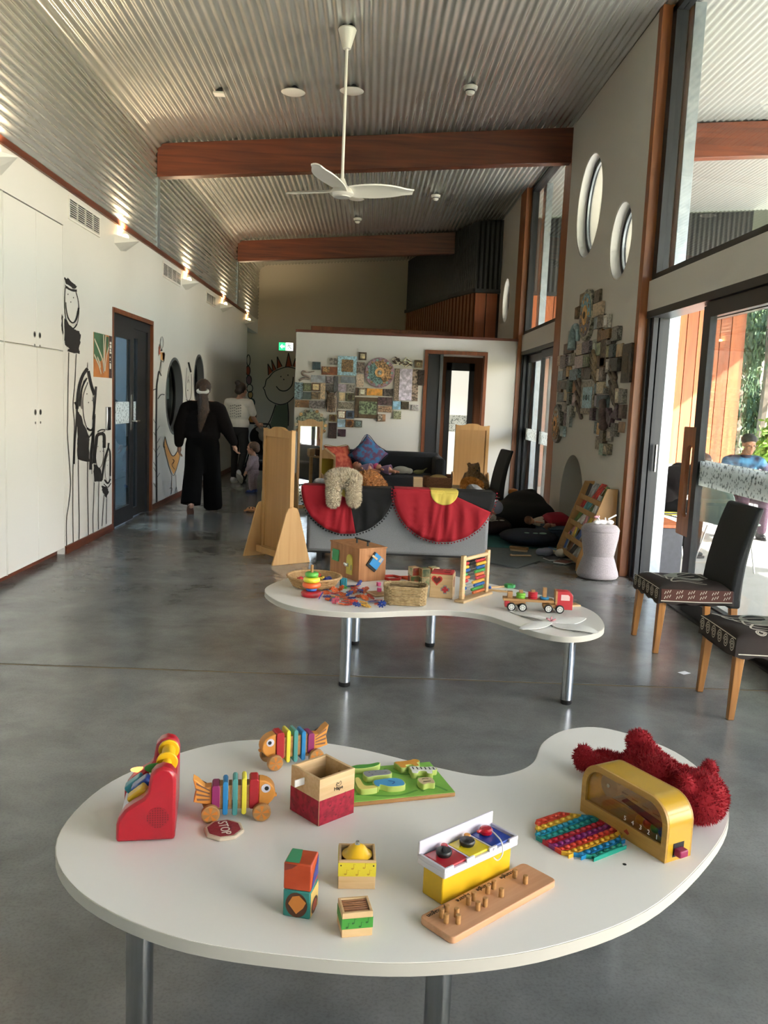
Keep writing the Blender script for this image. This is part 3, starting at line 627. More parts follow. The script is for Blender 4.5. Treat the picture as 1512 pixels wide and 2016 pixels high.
# big smiling face and bead chain on the back wall
M_red2 = mat('brick_red_paint', '#a04a30', .7); M_grn2 = mat('sage_paint', '#6c7560', .7); M_tl = mat('teal_paint', '#4f6a68', .7); M_pur = mat('plum_paint', '#7d5961', .7); M_ylw = mat('mustard_paint', '#c39a5a', .7); M_orp = mat('ochre_paint', '#bf7c34', .7)
sp = [[(1065, 385), (1060, 275), (1105, 350)], [(1108, 345), (1095, 235), (1140, 330)], [(1150, 320), (1150, 205), (1197, 300)], [(1230, 305), (1258, 170), (1290, 300)], [(1300, 300), (1325, 220), (1340, 310)]]
draw('large painted smiling face with red spiky hair on the far wall', [
    ([(1340, 560), (1260, 640), (1190, 665), (1130, 655), (1070, 620), (1040, 570), (1030, 530), (1015, 505), (1032, 488), (1045, 430), (1075, 400), (1120, 350), (1200, 315), (1260, 305), (1340, 325)], 9),
    ([(1140, 490), (1180, 530), (1240, 530), (1290, 480), (1305, 400)], 10), ([(1135, 665), (1080, 820), (1010, 930), (995, 1000), (1040, 1055)], 10), ([(1250, 650), (1258, 760), (1256, 870)], 10)] + [([p[0], p[1]], 9) for p in sp] + [([p[1], p[2]], 9) for p in sp],
    [(p, M_red2, 'red_fill') for p in sp] + [([(1138, 672), (1248, 658), (1256, 850), (1240, 930), (1085, 930), (1080, 860)], M_grn2, 'green_fill')] + [(dot(*q), M_ink, 'dots') for q in ((1185, 397, 6, 7), (1253, 383, 6, 7), (1213, 425, 6, 7))], back4)
beads = [(873, 240, 17, 52, M_warmwall), (870, 340, 20, 46, M_red2), (878, 430, 25, 44, M_pur), (886, 510, 28, 38, M_warmwall), (892, 572, 22, 34, M_ylw), (902, 648, 32, 40, M_tl), (908, 772, 38, 76, M_orp)]
draw('painted chain of coloured beads on the far wall beside the face', [(circ(x, y, rx, 14, ry) + [(x + rx, y)], 8) for x, y, rx, ry, m in beads] + [([(930, 870), (1000, 870), (1040, 890)], 8)],
     [(circ(x, y, rx, 14, ry), m, m.name.replace('_paint', '') + '_fill') for x, y, rx, ry, m in beads], back4)
# poster
po = thing('poster', 'plant painting poster with green leaves and orange base beside the left door', 'poster', (WL, 8.88, 1.83))
B().bb(0, .004, -.3, .29, -.215, .215).done('sheet', mat('orange_print', '#c9854a', .6, noise=(7, '#b06a35', .25)), po)
b = B()
for q in ([(-.3, .215), (.05, .215), (.04, .0), (-.1, -.06), (-.3, -.04)], [(.08, .2), (.18, .2), (.17, .05), (.1, .02)]): b.poly([(.0055, y, z) for y, z in q])
b.done('green_print', mat('leaf_green_print', '#4f7a55', .6, noise=(9, '#39573f', .25)), po, smooth=False)
b = B()
for pts in ([(-.29, .15), (-.12, .03), (-.02, -.06), (0, -.17)], [(-.3, .0), (-.15, -.1), (-.08, -.18)], [(0, .21), (.01, .05), (.0, -.15)], [(.08, .21), (.04, .03), (.03, -.15)], [(.18, .1), (.1, 0), (.05, -.15)], [(-.2, -.02), (-.13, -.07), (-.1, -.12)]): ribbon(b, spline(pts, 5), .024, lambda u, v: (.007, u, v))
b.done('leaf_print', mat('pale_leaf_print', '#cfc4b0', .6), po, smooth=False)
B().bb(.005, .006, .19, .29, -.215, .215).done('side_strip', mat('brown_print', '#43302d', .6), po)
b = B()
for z0, z1, w0 in ((.13, .155, .06), (.09, .122, .06), (.06, .082, .05), (.035, .055, .06), (-.01, .005, .035), (-.05, -.04, .04), (-.07, -.062, .04), (-.12, -.07, .05)): b.poly([(.0072, .205, z0), (.0072, .205 + w0, z0), (.0072, .205 + w0, z1), (.0072, .205, z1)])
b.done('lettering', M_wv, po, smooth=False)
# air vents
for k, (y0, y1, z0, z1) in enumerate(((7.88, 8.76, 2.965, 3.165), (11.36, 12.4, 2.955, 3.15), (14.33, 15.17, 2.96, 3.14))):
    v = thing('air_vent', 'white louvred air vent high on the left wall, %s' % ('nearest, above the cabinets edge', 'middle one of three', 'farthest of three')[k], 'air vent', (WL, y0, z0), group='wall vents')
    L = y1 - y0; Hh = z1 - z0
    B().bb(0, .012, 0, L, 0, .02).bb(0, .012, 0, L, Hh - .02, Hh).bb(0, .012, 0, .02, .02, Hh - .02).bb(0, .012, L - .02, L, .02, Hh - .02).done('frame', M_cabw, v)
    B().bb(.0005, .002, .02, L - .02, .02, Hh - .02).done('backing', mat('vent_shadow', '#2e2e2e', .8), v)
    b = B()
    for i in range(9): b.box((.008, L / 2, .027 + (Hh - .05) * i / 8), (.01, L - .04, .0055))
    stuff(b.done('louvre_blades', M_cabw, v))
    for q in (.25, .5, .75): B().bb(.002, .014, L * q - .005, L * q + .005, .02, Hh - .02).done('divider', M_cabw, v)
# wedge up-lights
M_bulb = mat('warm_bulb', '#ffd9a0', .4, emit='#ffc980', es=14)
def sconce(y, label):
    s = thing('wall_light', label, 'wall light', (WL, y, 3.07), group='wedge lights along the left wall')
    b = B(); v = [b.bm.verts.new(p) for p in ((0, -.25, .02), (.2, 0, 0), (0, .25, .02), (0, -.24, -.07), (0, 0, -.11), (0, .2, -.08))]
    for k in ((0, 3, 1), (3, 4, 1), (1, 4, 5), (1, 5, 2), (0, 1, 2), (0, 2, 5), (0, 5, 4), (0, 4, 3)): b.bm.faces.new([v[i] for i in k])
    bmesh.ops.recalc_face_normals(b.bm, faces=b.bm.faces); b.done('shade', M_white, s, smooth=False)
    B().sph((.06, -.03, .028), (.03, .045, .035)).done('bulb', M_bulb, s)
    l = bpy.data.lights.new('wall_light_lamp', 'SPOT'); l.energy = 20; l.color = (1, .77, .48); l.shadow_soft_size = .04; l.spot_size = R(150); l.spot_blend = .7
    o = bpy.data.objects.new('wall_light_lamp', l); COL.objects.link(o); o.parent = s; o.location = (.08, -.02, .09); o.rotation_euler = (0, R(180), 0)
for y, lb in ((6.3, 'white wedge wall light cut by the left picture edge'), (9.5, 'white wedge wall light above the drawn girl and poster'), (12.75, 'white wedge wall light above the round windows'), (15.9, 'white wedge wall light second from the far end'), (18.95, 'white wedge wall light nearest the far passage')): sconce(y, lb)
# exit sign
ex = thing('exit_sign', 'green running-man exit sign on the far wall', 'exit sign', (-2.01, 20.75, 2.67))
B().bb(-.17, .17, -.05, 0, -.095, .095).done('housing', M_white, ex)
B().bb(-.165, -.005, -.054, -.05, -.09, .09).done('green_panel', mat('exit_green', '#1e9a55', .4, emit='#21a85c', es=.8), ex)
B().bb(-.005, .165, -.054, -.05, -.09, .09).done('white_panel', mat('exit_white', '#e8f2ea', .4, emit='#e8f2ea', es=.8), ex)
Mw = mat('exit_arrow', '#f4fbf6', .4, emit='#f4fbf6', es=.8)
b = B()
for q in ([(-.14, 0), (-.085, .055), (-.085, -.055)], [(-.09, .02), (-.03, .02), (-.03, -.02), (-.09, -.02)]): b.poly([(x, -.0555, z) for x, z in q])
b.done('arrow', Mw, ex, smooth=False)
b = B()
for pts in ([(.06, .035), (.085, -.005), (.06, -.04), (.03, -.07)], [(.085, -.005), (.115, -.03), (.125, -.07)], [(.075, .03), (.04, .015), (.03, -.015)], [(.075, .03), (.11, .025), (.125, -.0)]): ribbon(b, pts, .016, lambda u, v: (u, -.0555, v))
b.poly([(x, -.0556, z) for x, z in circ(.062, .058, .014, 10)]); b.done('running_figure', mat('exit_figure', '#1a7a45', .5), ex, smooth=False)

# ================================================================== CEILING FITTINGS
M_plast = mat('white_plastic', '#eceae6', .35)
def pend(name, label, cat, x, y, build, group=None):
    o = thing(name, label, cat, (x, y, zc(x) - .012), group=group); build(o); return o
def disc(o): B().lathe([(0, -.045), (.105, -.045), (.125, -.035), (.1, -.02), (.04, -.015), (.035, .02), (0, .02)]).done('speaker_disc', M_plast, o); B().lathe([(.03, -.016), (.055, -.01), (.05, .02), (0, .02)]).done('mount', M_dark, o)
def detect(o): B().lathe([(0, -.1), (.03, -.1), (.045, -.085), (.05, -.055), (.07, -.05), (.075, -.02), (.04, 0), (0, 0)]).done('detector_body', M_plast, o); B().lathe([(.051, -.058), (.053, -.064), (.052, -.07)], seg=20).done('slot_ring', M_dark, o); B().cyl((0, 0, 0), (0, 0, .03), .04).done('mount', M_dark, o)
pend('ceiling_speaker', 'white round disc on the ceiling left of the fan rod', 'ceiling speaker', -.905, 9.37, disc, 'ceiling discs'); pend('ceiling_speaker', 'white round disc on the ceiling directly behind the fan rod', 'ceiling speaker', -.305, 9.39, disc, 'ceiling discs'); pend('ceiling_speaker', 'small far white disc seen just under the fan hub', 'ceiling speaker', -.33, 14.2, disc, 'ceiling discs')
pend('smoke_detector', 'round smoke detector on the near ceiling right of the fan', 'smoke detector', .92, 9.42, detect); pend('smoke_detector', 'round smoke detector beyond the first beam', 'smoke detector', .925, 14.2, detect); pend('smoke_detector', 'farthest round smoke detector near the second beam', 'smoke detector', -.33, 15.75, detect)
sq = thing('sensor_plate', 'small square white sensor tile on the ceiling', 'sensor', (-1.66, 9.35, zc(-1.66) - .01)); B().box((0, 0, -.035), (.11, .11, .02)).done('plate', M_plast, sq, bevel=.004); B().cyl((0, 0, -.03), (0, 0, .02), .035).done('mount', M_dark, sq)
fx, fy = -.315, 7.95
fan = thing('ceiling_fan', 'white three-blade ceiling fan on a long rod', 'ceiling fan', (fx, fy, 3.3)); zr = zc(fx) - 3.3
B().lathe([(0, zr - .19), (.035, zr - .185), (.075, zr - .05), (.08, zr - .03), (.07, zr - .015), (0, zr - .015)]).done('canopy', M_plast, fan); B().cyl((0, 0, zr - .02), (0, 0, zr + .01), .05).done('mount', M_dark, fan)
B().cyl((.0, 0, .1), (0, 0, zr - .15), .0135).done('rod', M_plast, fan)
hub = B().lathe([(0, -.025), (.085, -.02), (.11, .0), (.085, .04), (.045, .075), (.022, .13), (0, .13)]).done('hub', M_plast, fan)
B().lathe([(0, -.032), (.075, -.03), (.08, -.02), (0, -.018)]).done('hub_cap', mat('white_cap', '#d9d7d3', .4), hub)
for a in (9, 138, 250):
    b = B(); n = 14; rows = []
    for i in range(n + 1):
        s = i / n; r = .05 + .6 * s; wd = .075 + .05 * sin(pi * min(1, s * 1.15)) - .06 * max(0, s - .75) * 2; zz = .03 + .045 * s; tw = -R(17 - 8 * s); off = .03 * s * s
        row = []
        for j in range(5):
            q = (j / 4 - .5) * 2 * wd; row.append((r, q * cos(tw) + off, zz + q * sin(tw) + .012 * (1 - (j / 2 - 1) ** 2)))
        rows.append(row)
    top = [[b.bm.verts.new((x, y, z + .006)) for x, y, z in rw] for rw in rows]; bot = [[b.bm.verts.new((x, y, z - .006)) for x, y, z in rw] for rw in rows]
    for i in range(n):
        for j in range(4):
            b.bm.faces.new((top[i][j], top[i + 1][j], top[i + 1][j + 1], top[i][j + 1])); b.bm.faces.new((bot[i][j], bot[i][j + 1], bot[i + 1][j + 1], bot[i + 1][j]))
        b.bm.faces.new((top[i][0], bot[i][0], bot[i + 1][0], top[i + 1][0])); b.bm.faces.new((top[i][4], top[i + 1][4], bot[i + 1][4], bot[i][4]))
    for j in range(4): b.bm.faces.new((top[n][j], bot[n][j], bot[n][j + 1], top[n][j + 1]))
    b.done('blade', M_plast, fan, rot=R(a), ang=60)
# ================================================================== TABLES AND CHAIRS
M_top = mat('white_table_laminate', '#efece6', .3, spec=.45)
M_edge = mat('grey_white_edging', '#c3bfb6', .45)
M_steel = mat('chrome_leg', '#b9bbbc', .16, 1.)
M_blk = mat('black_rubber', '#121213', .6)
ZT = .44
def table(outline, legs, label, dot_at=None):
    c = Vector((sum(p[0] for p in outline) / len(outline), sum(p[1] for p in outline) / len(outline)))
    t_ = thing('activity_table', label, 'table', (c.x, c.y, 0), group='kidney-shaped activity tables')
    o = [(p[0] - c.x, p[1] - c.y) for p in spline(outline, 6, True)]
    B().prism(o, ZT - .028, ZT - .0015).done('edge_band', M_edge, t_)
    n = len(o); ins = []
    for i in range(n):
        a, d = Vector(o[i - 1]), Vector(o[(i + 1) % n]); q = (d - a).normalized(); s = .002 * (1 if sum(o[k][0] * o[(k + 1) % n][1] - o[(k + 1) % n][0] * o[k][1] for k in range(n)) > 0 else -1)
        ins.append((o[i][0] - q.y * s, o[i][1] + q.x * s))
    B().prism(ins, ZT - .0016, ZT).done('table_top', M_top, t_)
    for x, y in legs:
        l = B().cyl((0, 0, .022), (0, 0, ZT - .03), .029, seg=24).done('leg', M_steel, t_, loc=(x - c.x, y - c.y, 0))
        B().lathe([(0, 0), (.026, 0), (.03, .006), (.03, .024), (0, .024)]).done('foot', M_blk, l)
        B().cyl((0, 0, ZT - .034), (0, 0, ZT - .028), .05).done('flange', M_steel, l)
    return t_, c
T1 = [(-.699, 1.944), (-.584, 1.736), (-.355, 1.587), (-.081, 1.529), (.162, 1.525), (.42, 1.591), (.679, 1.753), (.951, 2.072), (1.041, 2.31), (1.011, 2.593), (.85, 2.77), (.709, 2.757), (.601, 2.64), (.537, 2.478), (.463, 2.4), (.369, 2.369), (.226, 2.424), (0, 2.54), (-.191, 2.584), (-.391, 2.555), (-.549, 2.427), (-.677, 2.217)]
T2 = [(-.534, 4.759), (-.458, 4.46), (-.285, 4.285), (-.027, 4.24), (.232, 4.311), (.444, 4.354), (.621, 4.295), (.729, 4.158), (.847, 3.985), (.978, 3.923), (1.117, 3.995), (1.21, 4.158), (1.233, 4.441), (1.148, 4.659), (1.011, 4.826), (.754, 5.084), (.406, 5.375), (-.044, 5.337), (-.349, 5.151)]
tb1, c1 = table(T1, [(-.452, 1.75), (.203, 1.75), (.82, 2.5), (-.35, 2.4)], 'near white kidney-shaped table holding the wooden toys')
B().cyl((0, 0, ZT - .002), (0, 0, ZT + .0006), .0045).done('screw_hole', M_blk, tb1, loc=(.645 - c1.x, 1.904 - c1.y, 0))
tb2, c2 = table(T2, [(-.072, 4.41), (-.032, 5.2), (.436, 5.216), (1.069, 4.253)], 'farther white kidney-shaped table with abacus and baskets')

M_up = mat('black_upholstery', '#101317', .75, bump=(60, .1))
M_print = mat('dark_brown_print', '#2e211d', .85, noise=(5, '#1c1513', .25))
M_maroon = mat('maroon_print', '#4f2a22', .85)
M_line = mat('cream_print_line', '#cfc7b8', .85)
M_grey = mat('grey_print_patch', '#a8a79a', .85)
M_oak = wood('honey_oak_leg', '#b07a3e', '#96622e', 'Z', 8, .35, .2)
def chair(loc, rz, label, seed=0, kind=0):
    t_ = thing('dining_chair', label, 'chair', loc, rz, group='dark upholstered dining chairs')
    for sx, sy in ((-1, -1), (-1, 1), (1, -1), (1, 1)):
        b = B(); top = (.225 * sx, .2 * sy, .35); bot = (.245 * sx if sx < 0 else .25, .21 * sy, 0)
        vs = []
        for (x, y, z), h in ((bot, .016), (top, .024)): vs.append([b.bm.verts.new((x + i * h, y + j * h, z)) for i, j in ((-1, -1), (1, -1), (1, 1), (-1, 1))])
        b.bm.faces.new(vs[0][::-1]); b.bm.faces.new(vs[1])
        for k in range(4): b.bm.faces.new((vs[0][k], vs[0][(k + 1) % 4], vs[1][(k + 1) % 4], vs[1][k]))
        b.done('leg', M_oak, t_, bevel=.004)
    B().bb(-.23, .24, -.21, .21, .33, .375).done('seat_rail', M_up, t_, bevel=.01)
    # soft seat cover, domed top and overhanging sides
    b = B(); nx, ny = 14, 14; g = []
    for i in range(nx + 1):
        row = []
        for j in range(ny + 1):
            u = i / nx * 2 - 1; v = j / ny * 2 - 1; e = max(abs(u), abs(v)) ** 6
            row.append(b.bm.verts.new((-.025 + u * .235, v * .24, .445 - .03 * e + .008 * sin(u * 5 + seed) * sin(v * 4))))
        g.append(row)
    for i in range(nx):
        for j in range(ny): b.bm.faces.new((g[i][j], g[i + 1][j], g[i + 1][j + 1], g[i][j + 1]))
    ring = [g[i][0] for i in range(nx + 1)] + [g[nx][j] for j in range(1, ny + 1)] + [g[i][ny] for i in range(nx - 1, -1, -1)] + [g[0][j] for j in range(ny - 1, 0, -1)]
    lo = [b.bm.verts.new((v.co.x * 1.025 + .001, v.co.y * 1.025, .325 + .008 * sin(k * 1.7 + seed))) for k, v in enumerate(ring)]
    for k in range(len(ring)): b.bm.faces.new((ring[k], lo[k], lo[(k + 1) % len(ring)], ring[(k + 1) % len(ring)]))
    b.bm.faces.new(lo); bmesh.ops.recalc_face_normals(b.bm, faces=b.bm.faces)
    seat = b.done('seat_cover', M_print, t_, ang=70)
    # printed motif: patches and lines lying on the cover
    zt = lambda x, y: .4475 - .03 * max(abs((x + .025) / .235), abs(y / .24)) ** 6 + .008 * sin((x + .025) / .235 * 5 + seed) * sin(y / .24 * 4)
    P_ = lambda u, v: (u, v, zt(u, v) + .0012)
    b = B()
    for k in range(5): ribbon(b, spline([(-.22 + .03 * k, .2 - .06 * k), (-.15, .1 - .06 * k), (-.06, .06 - .05 * k), (.06, .1 - .07 * k)], 6), .011, P_)
    if kind: ribbon(b, [(-.12 + .03 * cos(t / 6 * pi) * (1 - t / 40), -.19 + .03 * sin(t / 6 * pi) * (1 - t / 40)) for t in range(28)], .006, P_)
    F_ = lambda u, v: (-.264 + (v - .38) * .06 - .0012, u, v)
    for k in range(6):
        cy = -.2 + .08 * k; ribbon(b, [(cy + .03 * (1 - t / 34) * cos(t / 5 * pi / 1.2), .378 + .036 * (1 - t / 34) * sin(t / 5 * pi / 1.2)) for t in range(30)], .005, F_)
    ribbon(b, [(-.235, .418), (-.1, .42), (.1, .42), (.235, .418)], .005, F_)
    S_ = lambda u, v: (u, -.2465 + (v - .38) * .06 - .0014, v)
    ribbon(b, [(-.25, .345), (0, .342), (.2, .345)], .005, S_)
    if not kind:
        for i in range(6):
            for j in range(2):
                x = -.23 + .075 * i; z = .365 + .03 * j; ribbon(b, [(x + .008 * q, z + (.009 if q % 2 else -.007) + .002 * q) for q in range(6)], .004, S_)
    b.done('print_lines', M_line, seat, smooth=False)
    b = B(); b.poly([P_(x * .9, y) for x, y in spline([(-.13, .1), (.0, .16), (.13, .15), (.17, .03), (.06, -.06), (-.12, -.01)], 4, True)]); b.done('grey_patch', M_grey, seat, smooth=False)
    if not kind:
        b = B(); b.poly([S_(-.25, .347), S_(.2, .347), S_(.2, .418), S_(-.25, .418)]); o = b.done('maroon_panel', M_maroon, seat, smooth=False); o.location.y = .0006
    # tall padded back, gently curved and raked
    b = B(); n = 10; rows = []
    for i in range(n + 1):
        s = i / n; z = .3 + .64 * s; x = .19 + .02 * s + .11 * s * s; th = .075 - .03 * s; w_ = .232 - .006 * s
        rows.append([(x, -w_, z), (x, w_, z), (x + th, w_, z), (x + th, -w_, z)])
    rv = [[b.bm.verts.new(p) for p in r] for r in rows]
    for a, c in zip(rv, rv[1:]):
        for k in range(4): b.bm.faces.new((a[k], a[(k + 1) % 4], c[(k + 1) % 4], c[k]))
    b.bm.faces.new(rv[0][::-1]); b.bm.faces.new(rv[-1]); bmesh.ops.recalc_face_normals(b.bm, faces=b.bm.faces)
    b.done('backrest', M_up, t_, bevel=.018, seg=3, ang=60)
    return t_
chair((2.10, 5.46, 0), R(1), 'dark dining chair with maroon zigzag patterned seat by the sliding door', 0, 0)
chair((2.105, 4.31, 0), R(-1), 'dark dining chair with spiral patterned seat cut by the right edge', 2, 1)
chair((1.47, 11.1, 0), R(8), 'dark dining chair at the back with a brown bear on it', 4, 1)
# scrap of paper on the floor
o = B().box((0, 0, .0012), (.06, .045, .0012)).done('paper_scrap', mat('scrap_paper', '#eef0f0', .8), loc=PZ(1347, 1325, 0), rot=.5); tag(o, 'small white paper scrap on the floor near the chairs', 'paper')

# upholstered hourglass stool with white doll shoes
M_stool = mat('lilac_grey_wool', '#989297', .95, noise=(90, '#868086', .2), bump=(120, .25), sheen=.3)
st = thing('stool', 'lilac-grey hourglass upholstered stool in front of the bookshelf', 'stool', (2.115, 7.62, 0))
B().lathe([(0, .012), (.175, .012), (.186, .03), (.18, .06), (.135, .2), (.133, .21)], seg=40).done('base', M_stool, st, ang=60)
B().lathe([(.13, .205), (.136, .212), (.162, .36), (.168, .425), (.166, .43)], seg=40).done('body', M_stool, st, ang=60)
B().lathe([(.166, .428), (.17, .434), (.166, .452), (.145, .478), (.09, .492), (0, .496)], seg=40).done('cushion', M_stool, st, ang=60)
for k in range(3): B().cyl((0, 0, 0), (0, 0, .014), .014).done('foot', M_blk, st, loc=(.12 * cos(k * 2.1 + .6), .12 * sin(k * 2.1 + .6), 0))
M_ws = mat('white_soft_plastic', '#efecec', .45)
def shoe(loc, rz, lb):
    s = thing('doll_shoe', lb, 'doll shoe', loc, rz, group='white doll shoes on the stool')
    b = B(); b.sph((.03, 0, .022), (.036, .026, .022)).sph((-.02, 0, .02), (.035, .024, .02)); organic(b, 'shoe_body', M_ws, s, .005, 4)
    B().tube([(-.01, -.02, .04), (-.012, 0, .056), (-.01, .02, .04)], .007).done('strap', M_ws, s)
shoe((2.08, 7.55, .494), .2, 'white doll shoe on the left of the stool top'); shoe((2.15, 7.57, .494), -.2, 'white doll shoe with raised strap on the right of the stool top')
o = B().sph((0, 0, .02), (.02, .016, .014)).sph((.02, 0, .026), (.012, .012, .012)).done('pink_bow', mat('pink_felt', '#d9a0ad', .8), loc=(2.055, 7.57, .535)); tag(o, 'small pink bow on the left white doll shoe', 'bow')
o = B().cap((0, 0, .01), (.07, .02, .045), .007).done('white_stick', M_ws, loc=(2.16, 7.55, .535)); tag(o, 'white stick resting across the right doll shoe', 'stick')
# ================================================================== TOYS ON THE NEAR TABLE
M_red = mat('glossy_red_plastic', '#ad0f24', .3, coat=.3); M_redw = mat('red_painted_wood', '#b01b36', .45, noise=(60, '#8f1229', .08))
M_yel = mat('yellow_paint', '#e0b92c', .4); M_yelp = mat('yellow_plastic', '#e6b51f', .3); M_blu = mat('blue_paint', '#1d4fa0', .4); M_sky = mat('sky_blue_paint', '#2a82bd', .4)
M_tea = mat('teal_paint2', '#4c9490', .45); M_org = mat('orange_paint', '#dc9440', .45); M_mag = mat('magenta_paint', '#8e2a63', .45); M_grn = mat('green_paint', '#4f9a3e', .45)
M_lwood = wood('light_beech', '#d9b98c', '#c9a474', 'X', 14, .5); M_mwood = wood('mid_wood', '#b98a56', '#9d7040', 'X', 14, .5); M_pinkw = wood('pinkish_ply', '#cf9d78', '#c08c66', 'X', 10, .5)
M_wp = mat('white_toy_plastic', '#cfcbd6', .35); M_bk = mat('black_plastic', '#17181a', .35); M_lemon = mat('lemon_paint', '#e3d63e', .45); M_rw = mat('dark_red_paint', '#a81e26', .45)
def shape_prism(o, y0, y1, name, m, parent, bevel=0, **kw): return B().prism(o, -y1, -y0, MX_XZ).done(name, m, parent, bevel=bevel, **kw)

# red musical toy with keys and a yellow roller
rg = thing('musical_toy', 'glossy red plastic keyboard toy with yellow roller handle', 'toy', (-.556, 1.927, ZT), R(9.5))
side = spline([(0, .0), (.136, 0), (.137, .15), (.126, .176), (.105, .184), (.084, .174), (.075, .15), (.071, .122), (.055, .102), (.03, .09), (.01, .07), (.001, .045)], 3, True)
side = [(0, .002), (.136, .002)] + [(.137, .15), (.134, .166), (.125, .178), (.107, .184), (.09, .178), (.079, .165), (.075, .145), (.072, .122), (.062, .108), (.04, .095), (.02, .08), (.006, .06), (.001, .045)]
nearp = shape_prism(side, 0, .04, 'side_panel', M_red, rg, .007); farp = shape_prism(side, .18, .22, 'side_panel', M_red, rg, .007)
b = B()
for i in range(9):
    for j in range(9):
        x, z = (i - 4) * .0058, (j - 4) * .0058
        if x * x + z * z < .0006: b.cyl((.096 + x, -.0012, .06 + z), (.096 + x, .0002, .06 + z), .0019, seg=6)
stuff(b.done('speaker_holes', mat('dark_red_grille', '#7a0c1a', .5), nearp))
B().prism(circ(.096, .06, .026, 28), -.0002, .0008, MX_XZ).done('speaker_disc', mat('red_grille', '#a11024', .5), nearp)
B().bb(.02, .136, .038, .182, .002, .06).done('body', M_red, rg, bevel=.006)
B().bb(.118, .136, .038, .182, .05, .13).done('back_panel', M_red, rg, bevel=.006)
b = B(); b.prism([(.004, .04), (.07, .1), (.07, .06), (.02, .03)], -.18, -.04, MX_XZ); b.done('key_bed', M_wp, rg, bevel=.003)
for k, (m, y, x, z) in enumerate(((M_yelp, .06, .045, .094), (mat('royal_blue_plastic', '#17479e', .25, coat=.4), .1, .05, .1), (mat('teal_plastic', '#1f8696', .3), .145, .03, .082))):
    B().box((0, 0, 0), (.05, .036, .022)).done('key', m, rg, loc=(x, y, z), rot=(0, R(-38), 0), bevel=.006, seg=3)
bar = B().cyl((.112, .045, .165), (.112, .175, .165), .0115).done('roller', M_yelp, rg)
for y in (.075, .15): B().cyl((.112, y - .004, .165), (.112, y + .004, .165), .026, seg=28).done('roller_disc', M_yelp, bar, bevel=.002)
B().cyl((.112, .079, .165), (.112, .146, .165), .0165, seg=20).done('roller_core', M_yelp, bar)
B().sph((.085, .065, .155), (.026, .008, .012)).done('green_leaf', mat('leaf_plastic', '#2f7a2a', .4), rg)
B().sph((.035, .2, .093), (.022, .012, .006)).done('orange_button', mat('orange_button', '#e0733f', .3, emit='#ff9a55', es=.6), rg)

def fish(loc, rz, label):
    f = thing('fish_toy', label, 'pull toy', loc, rz, group='rainbow fish pull toys')
    D = .022
    shape_prism([(-.108, .108), (-.096, .1), (-.078, .082), (-.062, .084), (-.062, .038), (-.08, .04), (-.106, .046), (-.1, .075)], -D * .7, D * .7, 'tail', M_org, f, .002)
    tl = kids(f)[0]
    for s in (-1, 1):
        b = B()
        for k in range(4): b.poly([(-.066, s * (D * .7 + .0006), .05 + k * .008), (-.101 + .002 * abs(k - 2), s * (D * .7 + .0006), .05 + k * .014), (-.102 + .002 * abs(k - 2), s * (D * .7 + .0006), .056 + k * .014), (-.066, s * (D * .7 + .0006), .053 + k * .008)][::s])
        stuff(b.done('tail_stripes', mat('stripe_blue_grey', '#6d7a6d' if 'far' in label else '#7d5a4a', .5), tl, smooth=False))
    for x0, x1, z0, z1, m in ((-.061, -.041, .03, .09, M_mag), (-.034, -.021, .012, .1, M_sky), (-.01, .003, .01, .106, M_tea), (.013, .025, .012, .108, M_lemon), (.032, .055, .026, .104, M_rw)):
        shape_prism([(x0, z0 + .004), (x0 + .003, z0), (x1 - .003, z0), (x1, z0 + .004), (x1, z1 - .005), (x1 - .003, z1), (x0 + .003, z1), (x0, z1 - .005)], -D, D, 'body_plate', m, f, .0015)
    for x in (-.038, -.0155, .008, .0285): B().box((x, 0, .058), (.0085, .034, .06)).done('spacer', M_mwood, f)
    hd = [(.055, .032), (.055, .1)] + [(.055 + .042 * sin(a), .064 + .036 * cos(a)) for a in [pi * k / 12 for k in range(1, 12)]]
    h = shape_prism(hd, -D * .8, D * .8, 'head', mat('orange_wood_head', '#dd9745', .45, noise=(20, '#d08a3a', .2)), f, .003)
    B().cyl((.098, -.004, .052), (.098, .004, .052), .004).done('lip', M_org, h)
    for s in (-1, 1):
        B().cyl((.073, s * D * .8, .078), (.073, s * (D * .8 + .001), .078), .0115, seg=24).done('eye', M_wp, h); B().cyl((.075, s * D * .8, .078), (.075, s * (D * .8 + .0018), .078), .0055).done('pupil', M_bk, h)
    B().box((-.003, 0, .03), (.13, .02, .014)).done('chassis', M_mwood, f)
    for x in (-.063, .063):
        B().cyl((x, -.035, .023), (x, .035, .023), .004).done('axle', M_mwood, f)
        for s in (-1, 1):
            wv = B().cyl((x, s * .027, .023), (x, s * .04, .023), .023, seg=28).done('wheel', M_mwood, f, bevel=.002)
            b = B()
            for k in range(5): a = k * 1.2566; b.poly([(x, s * .0406, .023), (x + .019 * cos(a), s * .0406, .023 + .019 * sin(a)), (x + .019 * cos(a + .55), s * .0406, .023 + .019 * sin(a + .55))][::-s])
            b.done('wheel_paint', mat('wheel_orange', '#d17f2c', .5), wv, smooth=False)
    return f
fish((-.297, 2.085, ZT), R(8.6), 'rainbow wooden fish pull toy facing right beside the red keyboard toy')
fish((-.185, 2.415, ZT), R(205), 'rainbow wooden fish pull toy facing left behind the open box, far one')

